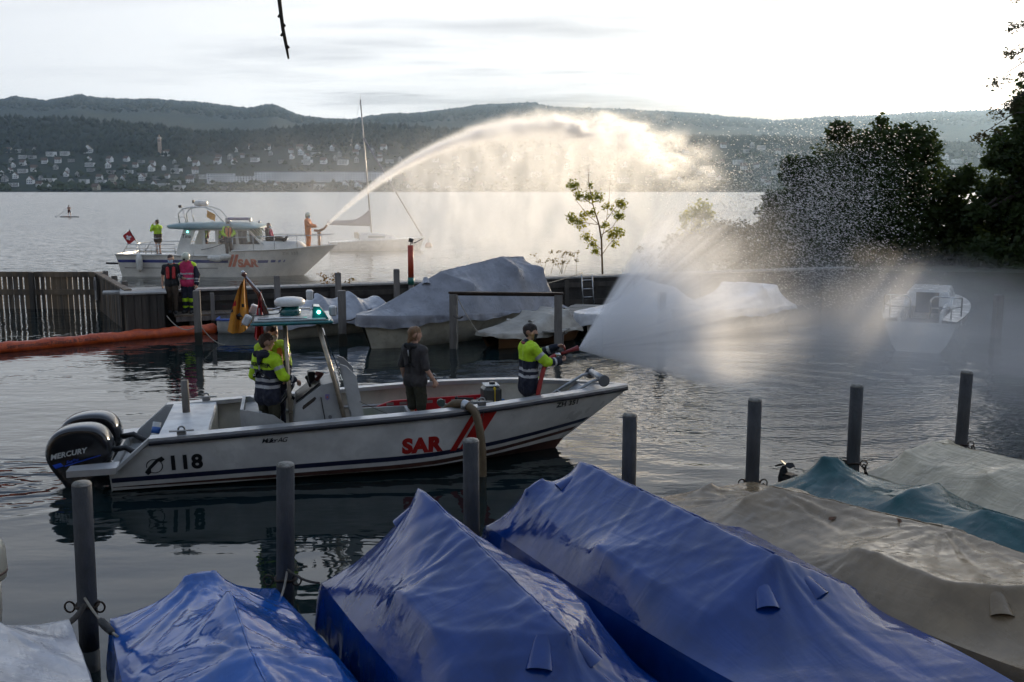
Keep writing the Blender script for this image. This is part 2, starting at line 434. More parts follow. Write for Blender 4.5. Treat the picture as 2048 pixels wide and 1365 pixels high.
def flat_house(w, d, h, n, st):
    wall = MB().box((0, 0, h / 2 - 2), (w, d, h + 4)); roof = MB().box((0, 0, h + .3), (w + 1, d + 1, .6))
    for s_ in range(1, st): roof.box((0, -d / 2 - .7, h * s_ / st), (w, 1.4, .35))
    return wall, roof, win_rows(w, d, h, n, st)
KIND = []
def kind(tri, wm, rm, nm, label, cat='house'):
    KIND.append(([tri[0].mesh('wall', wm), tri[1].mesh('roof', rm), tri[2].mesh('window_row', GLASS)], nm, label, cat))
kind(gable_house(12, 10, 6.5, 5, 'x', 4, 2), WHITE, ROOF, 'lakeside_house', 'white house with brown roof ridge running along the far shore slope')
kind(gable_house(10, 11, 7, 5.5, 'y', 3, 2), WHITE, ROOF, 'gabled_house', 'white house turning its pointed gable to the lake')
kind(gable_house(14, 10, 7, 5, 'x', 5, 2), CREAM, ROOF, 'cream_house', 'cream house with brown roof on the far shore slope')
kind(flat_house(20, 11, 8.5, 7, 3), WHITE, ROOFG, 'terraced_flats', 'white flat-roofed block with balcony bands on the far slope', 'flats')
kind(flat_house(15, 10, 6, 5, 2), BEIGE, ROOFG, 'grey_house', 'grey flat-roofed house on the far shore slope')
kind(gable_house(9, 10, 6, 5, 'y', 2, 2), BEIGE, ROOFG, 'grey_gabled_house', 'small grey house with pointed gable on the far shore')
def put_house(k, px, py, s=1., rz=0., label=None, group='houses on the far shore'):
    ms, nm, lb, cat = KIND[k]; p = on_terrain(px, py)
    o = thing(nm, label or lb, cat, p, rz, group); o.scale = (s, s, s)
    for m, n in zip(ms, ('wall', 'roof', 'window_row')):
        q = link(n, m, o)
        if n == 'window_row': q['kind'] = 'stuff'
    return o
rnd = random.Random(5); taken = []
def spot(x0, x1, y0, y1, dmin):
    for _ in range(60):
        px, py = rnd.uniform(x0, x1), rnd.uniform(y0, y1)
        if 148 < px < 210 and 285 < py < 320 or 295 < px < 350 and 255 < py < 322 or 425 < px < 765 and 330 < py < 372: continue
        if all(abs(px - a) > dmin or abs(py - b) > dmin * .45 for a, b in taken): taken.append((px, py)); return px, py
    return None
for x0, x1, y0, y1, n, dm in ((-20, 140, 304, 380, 34, 17), (140, 440, 318, 382, 44, 18), (440, 780, 296, 336, 30, 17), (430, 780, 372, 382, 6, 25), (780, 1130, 300, 380, 34, 19), (1130, 1560, 292, 372, 62, 15), (1840, 1960, 300, 340, 8, 16)):
    for _ in range(n):
        s = spot(x0, x1, y0, y1, dm)
        if s: put_house(rnd.choice((0, 0, 1, 1, 2, 3, 3, 4, 5)), s[0], s[1], rnd.uniform(.95, 1.4), rnd.uniform(-.45, .45))
# the chalet, the tower with its church, the long white block
p = on_terrain(178, 306); o = thing('chalet', 'large white house with broad brown gable standing highest on the left slope', 'house', p, .2)
w, r_, wi = gable_house(24, 18, 10, 11, 'y', 5, 2); w.build('wall', WHITE, o); r_.build('roof', mat('far_roof_tan', (.3, .2, .11), .8), o); wi.build('window_row', GLASS, o)['kind'] = 'stuff'
p = on_terrain(322, 312); o = thing('church', 'pale church with tall slender brick tower above the town', 'church', p, .15)
TW = mat('far_tower_brick', (.46, .33, .24), .8, vs=.2)
m = MB().box((-1, 0, 22), (9.5, 9.5, 52), taper=.9); m.build('tower', TW, o)
m = MB().box((-1, 0, 50), (10.6, 10.6, 1.6)); m.build('cornice', WHITE, o)
m = MB()
for s_ in (-2.2, 0, 2.2): m.box((-1 + s_, -4.4, 42), (1.1, .8, 6))
m.build('belfry_opening', GLASS, o)['kind'] = 'stuff'
MB().lathe([(4.2, 48), (4.0, 53), (2.2, 56), (.3, 60)], (-1, 0, 0), 8, smooth=False).build('tower_cap', mat('far_copper', (.3, .22, .15), .7), o)
w, r_, wi = gable_house(22, 13, 12, 5, 'x', 5, 1)
for q in (w, r_, wi): q.v = [(a + 15, b, c) for a, b, c in q.v]
w.build('nave_wall', WHITE, o); r_.build('nave_roof', ROOF, o); wi.build('nave_window', GLASS, o)['kind'] = 'stuff'
p = on_terrain(598, 364); o = thing('long_block', 'long white multi-storey building with rows of windows near the far waterline', 'building', p, 0.)
for x0, x1, h, y0 in ((-190, -134, 19, 0), (-134, -92, 13, -4), (-92, 190, 23, 3)):
    cx, wd = (x0 + x1) / 2 * 1.16, (x1 - x0) * 1.16
    MB().box((cx, y0, h / 2 - 3), (wd - .2, 15, h + 6)).build('wall', mat('far_block_white', (.8, .8, .8), .7, vs=.05), o)
    MB().box((cx, y0, h + .5), (wd + .6, 16, .9)).build('roof', ROOFG, o)
    q = win_rows(wd - 2, 15, h, max(4, int(wd / 6.5)), max(3, int(h / 4.5))); q.v = [(a + cx, b + y0, c) for a, b, c in q.v]
    q.build('window_row', GLASS, o)['kind'] = 'stuff'
# ================================================================== harbour structures
TIMBER = mat('wet_timber', (.060, .050, .040), .7, vs=3., bump=.6, bs=25., stretch=(1, 1, .15), col2=(.022, .019, .016))
FENCE = mat('fence_timber', (.16, .115, .072), .75, vs=4., bump=.5, bs=30., stretch=(1, 1, .12), col2=(.055, .045, .036))
CONC = mat('pale_concrete', (.33, .32, .30), .8, vs=5., bump=.4, bs=40., dirt=.5)
DARKW = mat('dark_wall', (.035, .030, .026), .75, vs=1.6, bump=.6, bs=14., col2=(.014, .013, .012), dirt=.4, dirtcol=(.06, .05, .03))
POSTM = mat('pile_concrete', (.058, .058, .060), .75, vs=6., bump=.7, bs=45., col2=(.036, .037, .04), stretch=(1, 1, .35), dirt=.5, dirtcol=(.035, .037, .03))
POSTW = mat('pile_timber', (.17, .155, .14), .8, vs=5., bump=.6, bs=40., col2=(.08, .07, .062), stretch=(1, 1, .2))
ALGAE = mat('wet_pile_foot', (.012, .014, .010), .35, vs=8., bump=.5)
LICHEN = mat('pile_top', (.30, .29, .26), .9, vs=18., bump=.8, bs=60., col2=(.13, .12, .10))
IRON = mat('rusty_iron', (.045, .03, .022), .6, metal=.6, vs=20., bump=.4)
ROPE = mat('pale_rope', (.34, .30, .24), .85, vs=30., bump=.6, bs=150.)
ROPED = mat('dark_rope', (.07, .06, .05), .85, vs=30., bump=.6, bs=150.)
GALV = mat('galvanised', (.42, .43, .44), .4, metal=.85, vs=12.)
EARTH = mat('bank_earth', (.06, .055, .035), .95, vs=2., bump=.8, bs=8., col2=(.035, .045, .018))

WA, WB = Vector((-10.6, 30.9, 0)), Vector((6.0, 37.2, 0))         # breakwater, basin-side line
wdir = (WB - WA).normalized(); wn = Vector((-wdir.y, wdir.x, 0))   # wn points to the lake
WANG = math.atan2(wdir.y, wdir.x)
WLEN = 26.0
bw = thing('breakwater', 'long dark harbour wall with pale capping between basin and lake', 'wall', WA, WANG)
MB().box((WLEN / 2 - .75, .25, -.2), (WLEN + 1.5, .45, 2.7)).build('wall_face', DARKW, bw)
for i in range(-1, 13):
    MB().box((i * 2.0 + .99, .27, 1.185), (1.985, .62, .07), bev=.012).build('cap_slab', CONC, bw)
for z in (.92, .30): MB().box((WLEN / 2, -.015, z), (WLEN, .08, .16)).build('waler', TIMBER, bw)
for i in range(9): MB().box((2.2 + i * 2.8, -.06, .35), (.16, .09, 1.5)).build('buttress_plank', TIMBER, bw)
wk = thing('walkway', 'narrow plank walkway along the foot of the harbour wall', 'walkway', WA, WANG)
for i in range(36):
    MB().box((.13 + i * .253, -.58, .52), (.24, .95, .05)).build('plank', FENCE, wk)
MB().box((4.6, -1.04, .42), (9.1, .07, .14)).build('edge_beam', POSTW, wk)
for i in range(5): MB().box((.5 + i * 2.0, -.95, -.2), (.14, .12, 1.3)).build('support_post', TIMBER, wk)
# pier head where the plank wall meets the walkway
ph = thing('pier_head', 'square timber-clad pier head with pale cover plate', 'pier', (-10.98, 29.65, 0), WANG)
MB().box((0, .35, .3), (1.0, 1.5, 1.9)).build('core', DARKW, ph)
for i in range(5): MB().box((-.42 + i * .21, -.43, .32), (.195, .06, 1.86)).build('plank', TIMBER, ph)
MB().box((-.05, .35, 1.29), (1.3, 1.75, .06), bev=.01).build('cover_plate', CONC, ph)
# plank wall running out from the pier head to the corner
PA, PB = Vector((-11.5, 29.7, 0)), Vector((-15.05, 36.1, 0)); pd = (PB - PA); pl = pd.length; pd.normalize(); pang = math.atan2(pd.y, pd.x)
pw = thing('plank_wall', 'solid wall of upright weathered planks leading to the pier head', 'wall', PA, pang)
n = 38
for i in range(n):
    w = pl / n; rr = random.uniform(-.015, .015)
    MB().box((w * (i + .5), rr, .36 + rr), (w * .94, .06, 1.86)).build('plank', FENCE if i % 3 else TIMBER, pw)
MB().box((pl / 2, 0, 1.33), (pl, .22, .06)).build('top_rail', FENCE, pw)
for i in range(3): MB().box((1.8 + i * 2.3, -.16, .4), (.17, .17, 2.1)).build('post', POSTW, pw)
# open slat fence
FA = Vector((-15.0, 36.2, 0))
fc = thing('slat_fence', 'open fence of upright slats standing in the water', 'fence', FA, math.pi - R(1.0))
for i in range(24):
    k = .155 + .02 * math.sin(i * 1.7); dz = random.uniform(-.04, .02)
    if 6 <= i <= 8: k = .19
    MB().box((.12 + i * .2, 0, .42 + dz), (k, .035, 1.75)).build('slat', FENCE, fc)
MB().box((2.4, .05, 1.25), (4.9, .07, .16)).build('upper_rail', FENCE, fc)
MB().box((2.4, .05, .62), (4.9, .07, .20)).build('middle_rail', FENCE, fc)
MB().box((2.4, 0, 1.335), (4.9, .14, .04)).build('top_board', FENCE, fc)
for x in (.0, 2.45, 4.9): MB().box((x, .16, .4), (.16, .16, 1.9)).build('post', TIMBER, fc)
sg = thing('notice_board', 'small pale notice board at the corner of the plank wall', 'sign', (-14.88, 35.6, .35), pang)
MB().box((0, .06, .45), (.42, .03, .8)).build('board', mat('faded_board', (.33, .31, .29), .7), sg)
MB().box((0, .09, .58), (.30, .02, .36)).build('printed_panel', mat('faded_print', (.14, .13, .13), .7), sg)

# ---- piles
def pile_round(p, top, r, label, grp, lean=(0, 0), chains=()):
    o = thing('mooring_pile', label, 'post', (p[0], p[1], 0), 0., grp)
    tx, ty = lean; rings = [(-.9, r), (.18, r)]
    MB().tube([(tx * z, ty * z, z) for z in (-.9, .20)], r * 1.012, 20).build('wet_foot', ALGAE, o)
    MB().tube([(tx * z, ty * z, z) for z in (.20, .6, 1.1, top - .02)], [r, r * 1.0, r * .995, r * .99], 20).build('shaft', POSTM, o)
    m = MB(); m.lathe([(r * .99, 0), (r * .97, .012), (r * .8, .028), (r * .3, .034), (.002, .03)], (tx * top, ty * top, top - .02), 20); m.build('top', LICHEN, o)
    if chains:
        m = MB(); m.tube([(tx * chains[0] + math.cos(a) * (r + .012), ty * chains[0] + math.sin(a) * (r + .012), chains[0] + .01 * math.sin(3 * a)) for a in np.linspace(0, 2 * math.pi, 17)[:-1]], .013, 6, closed=True); m.build('iron_collar', IRON, o)
        for sgn in (-1, 1):
            m = MB(); c = Vector((sgn * (r + .05), -.03, chains[0] - .01))
            m.tube([c + Vector((.045 * math.cos(a), 0, .05 * math.sin(a))) for a in np.linspace(0, 2 * math.pi, 13)[:-1]], .009, 6, closed=True); m.build('iron_ring', IRON, o)
    return o
def link_chain(name, label, pts, lk=.075, r=.009, grp=None):
    """chain of separate-looking oval links along a polyline"""
    pts = [Vector(p) for p in pts]; o = thing(name, label, 'chain', pts[0], 0., grp)
    L = [0]
    for a, b in zip(pts, pts[1:]): L.append(L[-1] + (b - a).length)
    n = max(2, int(L[-1] / (lk * .72))); proto = None
    for i in range(n):
        s = L[-1] * (i + .5) / n
        j = max(k for k in range(len(pts) - 1) if L[k] <= s); t = (s - L[j]) / (L[j + 1] - L[j]); c = pts[j].lerp(pts[j + 1], t); d = (pts[j + 1] - pts[j]).normalized()
        if proto is None:
            m = MB(); m.tube([(lk * .5 * math.cos(a), lk * .3 * math.sin(a), 0) for a in np.linspace(0, 2 * math.pi, 11)[:-1]], r, 5, closed=True); proto = m.mesh('chain_link', IRON)
        q = link('chain_link', proto, o); q.location = c - pts[0]
        q.rotation_euler = (d.to_track_quat('X', 'Z').to_matrix() @ Matrix.Rotation((i % 2) * math.pi / 2 + .3, 3, 'X')).to_euler()
    return o
def rope(name, label, a, b, sag=.15, r=.012, m=None, n=14, cat='rope'):
    a, b = Vector(a), Vector(b)
    pts = [a.lerp(b, i / n) - Vector((0, 0, sag * 4 * (i / n) * (1 - i / n))) for i in range(n + 1)]
    return tag(MB().tube(pts, r, 6).build(name, m or ROPED), label, cat)
FP = [(163, 966), (571, 928), (942, 880), (1260, 829), (1510, 799), (1714, 771), (1934, 744)]
PILES = [on_z(x, y, 1.75) for x, y in FP]
PL = ['round concrete pile beside the shiny pale grey boat cover', 'round concrete pile between the two boats under blue covers, nearest the pale one', 'round concrete pile rising in front of the red stripes on the patrol boat', 'round concrete pile off the bow of the patrol boat, bare of chains', 'round concrete pile with rusty chain beside the brown boat cover', 'round concrete pile with chain behind the teal boat cover', 'round concrete pile with chain behind the cream boat cover']
LEANS = [(.018, 0), (.035, 0), (.0, 0), (0, 0), (-.002, 0), (.0, 0), (.012, 0)]
for i, p in enumerate(PILES):
    lx = LEANS[i][0]
    pile_round((p.x + lx * 1.75 * (-1 if i < 2 else -1), p.y), 1.75, .085, PL[i], 'mooring piles in front of the covered boats', LEANS[i] if i > 5 else (-LEANS[i][0], 0) if False else LEANS[i], chains=(.62 if i < 4 else .70,))
for i in (4, 5, 6):
    p = PILES[i]
    link_chain('mooring_chain', ['', '', '', '', 'rusty chain hanging from the pile beside the brown cover', 'rusty chain hanging from the pile behind the teal cover', 'rusty chain hanging from the pile behind the cream cover'][i], [(p.x + .13, p.y - .05, .68), (p.x + .16, p.y - .12, .50), (p.x + .25, p.y - .35, .36), (p.x + .42, p.y - .7, .34)])
# square piles standing in the basin and along the wall
def pile_square(x, y, top, w, label, grp, rz=.2):
    o = thing('square_pile', label, 'post', (x, y, 0), rz, grp)
    MB().box((0, 0, -.3), (w * 1.02, w * 1.02, 1.3)).build('wet_foot', ALGAE, o)
    MB().box((0, 0, (.35 + top) / 2), (w, w, top - .35), bev=.012).build('shaft', POSTW, o)
    return o
SQ = [(398, 690, 1.53, .19, 'square timber pile where the orange boom ends at the small blue dinghy'), (686, 692, 1.55, .22, 'square timber pile between the hooped silver cover and the big grey cover')]
for x, y, top, w, lb in SQ:
    p = on_z(x, y, 0); pile_square(p.x, p.y, top, w, lb, 'square piles in the basin')
for px, top, lb in ((425, 1.2, 'thin timber post in front of the walkway below the white ball fender'), (556, 1.66, 'square timber post at the wall beside the drooping yellow flag'), (678, 1.70, 'square timber post at the wall with rusty weeds beside it'), (795, 1.76, 'square timber post at the wall next to the red marker')):
    d = ray(px, 600); s = None
    for k in range(0, 2000):
        q = WA + wdir * (k * .01) - wn * 1.12
        if abs(q.x / q.y - d.x / d.y) < .0006: s = q; break
    pile_square(s.x, s.y, top, .17 if px > 430 else .12, lb, 'timber posts along the harbour wall', WANG)
# lifting frame of two piles and a beam
fa, fb = on_z(908, 697, 0), on_z(1116, 700, 0)
fr = thing('boat_lift_frame', 'frame of two square posts joined by a rusty steel beam', 'frame', fa, math.atan2(fb.y - fa.y, fb.x - fa.x))
fl = (fb - fa).length
for x in (0, fl):
    MB().box((x, 0, .45), (.21, .21, 2.1), bev=.012).build('post', POSTW, fr)
MB().box((fl / 2, 0, 1.535), (fl + .25, .2, .055)).build('beam_flange', IRON, fr)
MB().box((fl / 2, 0, 1.485), (fl + .2, .05, .05)).build('beam_web', IRON, fr)
tag(MB().tube([at_d(914, 590 + k * 8, fa.y - .2) + Vector((.012 * math.sin(k * 1.3), 0, 0)) for k in range(0, 25)], .011, 6).build('hanging_rope', ROPE), 'pale rope hanging straight down the post of the lifting frame', 'rope')
# red marker post
mp = at_d(822, 560, 32.9); mk = thing('marker_post', 'red round marker post with teal collar and solar lamp on top', 'marker', (mp.x, mp.y, 0))
REDP = mat('red_paint', (.42, .055, .022), .45, vs=6., bump=.1, dirt=.25)
MB().cyl((0, 0, 1.42), (0, 0, 2.5), .095, n=18).build('red_tube', REDP, mk)
MB().cyl((0, 0, 1.2), (0, 0, 1.44), .108, n=18).build('collar', mat('teal_paint', (.02, .16, .13), .4), mk)
MB().cyl((0, 0, -.8), (0, 0, 1.2), .09, n=18).build('foot', POSTW, mk)
MB().cyl((0, 0, 2.5), (.02, 0, 2.62), .012, n=8).build('bracket', IRON, mk)
MB().box((.02, 0, 2.66), (.15, .03, .13), rot=Matrix.Rotation(.3, 3, 'Y')).build('lamp_head', mat('black_plastic', (.03, .03, .03), .4), mk)
MB().box((.26, 0, 2.64), (.3, .12, .025), rot=Matrix.Rotation(-.5, 3, 'Y')).build('solar_panel', mat('solar_panel', (.05, .06, .09), .15), mk)
MB().cyl((.02, 0, 2.55), (.22, 0, 2.62), .01, n=6).build('arm', IRON, mk)
# orange containment boom
BOOM = mat('boom_fabric', (.56, .095, .018), .42, vs=7., bump=.7, bs=9., col2=(.36, .05, .014), dirt=.25)
ba, bb = on_z(-140, 713, .08), on_z(446, 656, .12)
path = []
for i in range(121):
    t = i / 120; p = ba.lerp(bb, t); p.x += .12 * math.sin(t * 5.0); p.y += .25 * math.sin(t * 3.6); p.z = .10 + .015 * math.sin(t * 40)
    path.append(p)
m = MB(); N = 20; rows = []
for i, p in enumerate(path):
    d = (path[min(i + 1, 120)] - path[max(i - 1, 0)]).normalized(); sx = Vector((-d.y, d.x, 0)); s = i * .055
    r0 = .165 * (1 + .03 * math.sin(s * 9)) * (min(1, (120 - i) / 3 + .35))
    rows.append([p + (sx * math.cos(a) + Vector((0, 0, 1)) * math.sin(a)) * (r0 * (1 + .05 * math.sin(s * 21 + 2 * a + 2.0 * math.sin(s * 2.1)) * (.3 + .7 * max(0, math.sin(a + .8)))) + .012 * fbm((s * 3, a * 1.5, 2))) for a in [2 * math.pi * j / N for j in range(N)]])
m.grid(rows, closed=True); boom = tag(m.build('containment_boom', BOOM), 'long orange inflated oil boom floating across the harbour mouth', 'boom')
d = (path[46] - path[22]).normalized(); nr = Vector((d.y, -d.x, 0)); upv = (Vector((0, 0, 1)) * .8 - nr * .0)
o3 = path[21] + nr * .2 + Vector((0, 0, .02))
decal('lettering', text_mesh('51  Seerettungsdienst Küsnacht & Erlenbach', .15, .002), o3 + Vector((0, 0, .0)), d, (Vector((0, 0, 1)) - nr * .75), boom, boom, mat('boom_print', (.10, .022, .012), .6), off=.006)['kind'] = 'stuff'
# steps / ladder on wall, small jetty
ja, jb = on_z(1075, 664, .42), on_z(1190, 610, .42)
jd = (jb - ja); jl = 6.8; jang = math.atan2(jd.y, jd.x)
jt = thing('jetty', 'low plank jetty between the small dinghy and the misted white boats', 'jetty', (ja.x, ja.y, 0), jang)
DECK = mat('jetty_planks', (.30, .28, .25), .7, vs=6., bump=.5, bs=40., col2=(.15, .14, .12), stretch=(1, .2, 1))
for i in range(44):
    MB().box((.08 + i * .155, 0, .42 + random.uniform(-.006, .006)), (.142, 1.35 + random.uniform(-.04, .04), .035)).build('plank', DECK, jt)
for s in (-.55, .55): MB().box((jl / 2, s, .33), (jl, .09, .13)).build('beam', TIMBER, jt)
for x in (.3, 3.2, 6.2):
    for s in (-.6, .6): MB().cyl((x, s, -.8), (x, s, .36), .07, n=10).build('support_post', TIMBER, jt)
lp = at_d(1178, 603, 34.3)
ld = thing('ladder', 'small pale metal ladder leaning at the dark wall behind the jetty', 'ladder', (lp.x, lp.y - .1, .42), WANG)
for s in (-.2, .2): MB().cyl((s, .05, -.02), (s, .22, 1.0), .022, n=8).build('stile', GALV, ld)
for z in (.22, .5, .8): MB().cyl((-.2, .07 + z * .16, z), (.2, .07 + z * .16, z), .018, n=8).build('rung', GALV, ld)
# narrow bank behind the wall, widening into the wooded point
lm = MB(); A = WA + wdir * 12.8 + wn * .5
poly = [A + Vector((0, 0, 1.08)), WA + wdir * 26 + wn * .5 + Vector((0, 0, 1.08)), Vector((30, 38, 1.0)), Vector((70, 40, 1.2)), Vector((75, 75, 1.0)), Vector((34, 58, .6)), Vector((16.5, 47.5, .6)), WA + wdir * 18.2 + wn * 3.4 + Vector((0, 0, .8)), A + wn * 1.2 + Vector((0, 0, .8))]
lm.prism([Vector((p.x, p.y, p.z - 1.9)) for p in poly], (0, 0, 1.9))
struct(lm.build('bank', EARTH))
lm = MB(); poly = [WA + wdir * 25.9 + wn * .2, Vector((70, 37, 0)), Vector((70, 41, 0)), WA + wdir * 25.9 + wn * .6]
lm.prism([Vector((p.x, p.y, -1)) for p in poly], (0, 0, 1.95)); struct(lm.build('shore_edge', DARKW))
# the quay the picture is taken from
lm = MB().box((2, -16, .55), (70, 34, 2.3)); struct(lm.build('quay', CONC))
# mooring lines in the basin
rope('mooring_line', 'thin pale line slung from the pier head to the square pile', (-10.2, 29.2, .62), on_z(398, 690, 0) + Vector((0, 0, .55)), .25, .014, ROPE)
rope('mooring_line', 'thin line from the square pile down into the dark water', on_z(398, 690, 0) + Vector((.1, 0, .5)), on_z(450, 690, 0), .12, .012, ROPE)
rope('mooring_line', 'pale line from the big grey cover up to the harbour wall', at_d(1050, 578, 31.6), at_d(1165, 546, 35.3), .03, .016, ROPE)
rope('mooring_line', 'dark line from the big grey cover to the lifting frame', at_d(925, 634, 25.8), at_d(908, 632, fa.y - .15), .05, .022)
rope('mooring_line', 'thin line from the lifting frame down to the small wooden dinghy', at_d(915, 595, fa.y - .15), at_d(958, 668, fa.y - .6), .06, .012, ROPE)
rope('mooring_line', 'dark line from the hooped silver cover to the square pile', at_d(690, 642, 27.6), at_d(722, 628, 27.2), .06, .02)
# ================================================================== boats under covers
def vinyl(name, col, rough=.27, coat=.25, spec=.5, dirt=.12, bstr=.28, dirtcol=(.05, .05, .05)):
    if name in MATS: return MATS[name]
    m = bpy.data.materials.new(name); m.use_nodes = True; t = m.node_tree; g = NG(t); b = t.nodes['Principled BSDF']; o = g.obj()
    n = g.noise(o, 2.2, 4., .6)
    c = g.mix(g.mapr(n, .3, .7), tuple(min(1, q * 1.12) for q in col), tuple(q * .74 for q in col))
    c = g.mix(g.mapr(g.noise(o, 9., 6., .75), .55, .8) * dirt, c, dirtcol)
    g.put(b.inputs['Base Color'], c)
    g.put(b.inputs['Roughness'], g.mapr(g.noise(o, 3.1, 4., .6), .3, .7, rough * .6, rough * 1.7))
    b.inputs['Specular IOR Level'].default_value = spec; b.inputs['Coat Weight'].default_value = coat; b.inputs['Coat Roughness'].default_value = .16
    w1 = g.noise(g.scale(o, (.7, 2.6, 1.2)), 2.3, 3., .45, 1.0); w2 = g.noise(g.scale(o, (3.0, .6, .9)), 2.1, 3., .45, 1.2)
    w3 = g.noise(o, 26., 3., .6)
    ridged = g.m('ABSOLUTE', w1 - .5) * 1.0 + g.m('ABSOLUTE', w2 - .5) * .9 + w3 * .035
    bn = g.new('ShaderNodeBump'); bn.inputs['Strength'].default_value = bstr; bn.inputs['Distance'].default_value = .045
    g.put(bn.inputs['Height'], ridged); t.links.new(bn.outputs[0], b.inputs['Normal'])
    MATS[name] = m; return m
BLUE = vinyl('blue_vinyl', (.003, .032, .175), .13, .06, .6, bstr=.12); BLUE2 = vinyl('light_blue_vinyl', (.008, .082, .33), .13, .06, .6, bstr=.13)
BROWN = vinyl('taupe_vinyl', (.24, .175, .105), .22, .05, .32, bstr=.14); CREAMV = vinyl('cream_vinyl', (.46, .39, .27), .26, .05, .3, bstr=.6)
TEAL = vinyl('teal_vinyl', (.001, .055, .058), .19, .05, .35, bstr=.14); PALE = vinyl('pale_grey_vinyl', (.40, .40, .42), .3, .2, bstr=.35)
GREY = vinyl('grey_pvc', (.19, .195, .22), .34, .15, bstr=.3); SILVER = vinyl('silver_pvc', (.30, .31, .34), .34, .15, bstr=.3)
WHITEV = vinyl('white_pvc', (.62, .62, .63), .4, .1)
GELW = mat('white_gelcoat', (.62, .61, .58), .25, vs=2., dirt=.2, coat=.3); GELC = mat('cream_gelcoat', (.44, .41, .33), .3, vs=2., dirt=.3)
VARN = mat('varnished_wood', (.15, .075, .032), .4, vs=3., bump=.3, bs=20., stretch=(.2, 1, 1)); DARKHULL = mat('dark_hull', (.02, .022, .03), .35)

def membrane(nx, ny, xs, bf, gzf, obst, sag, init=None, iters=900):
    b = np.array([bf(x) for x in xs]); gz = np.array([gzf(x) for x in xs]); v = np.linspace(-1, 1, ny)
    Z = np.repeat(gz[:, None], ny, 1) if init is None else init
    O = np.full((nx, ny), -9.)
    def mark(x, y, z):
        i = int(round((x - xs[0]) / (xs[-1] - xs[0]) * (nx - 1))); i = min(max(i, 0), nx - 1)
        j = int(round((y / max(.05, b[i]) * .5 + .5) * (ny - 1)))
        if 0 <= j < ny: O[i, j] = max(O[i, j], z)
    for poly in obst:
        if len(poly) == 1: mark(*poly[0]); continue
        for p, q in zip(poly, poly[1:]):
            for k in range(161):
                t = k / 160; mark(*(lerp(a, c, t) for a, c in zip(p, q)))
    dx = xs[1] - xs[0]; dy = np.maximum(.02, 2 * b / (ny - 1))[:, None]
    wx = 1 / dx ** 2; wy = 1 / dy ** 2; den = 2 * (wx + wy); f = sag
    for _ in range(iters):
        Zi = Z[1:-1, 1:-1]
        N = ((Z[2:, 1:-1] + Z[:-2, 1:-1]) * wx + (Z[1:-1, 2:] + Z[1:-1, :-2]) * wy[1:-1] - f) / den[1:-1]
        Z[1:-1, 1:-1] = np.maximum(N, O[1:-1, 1:-1])
    return Z
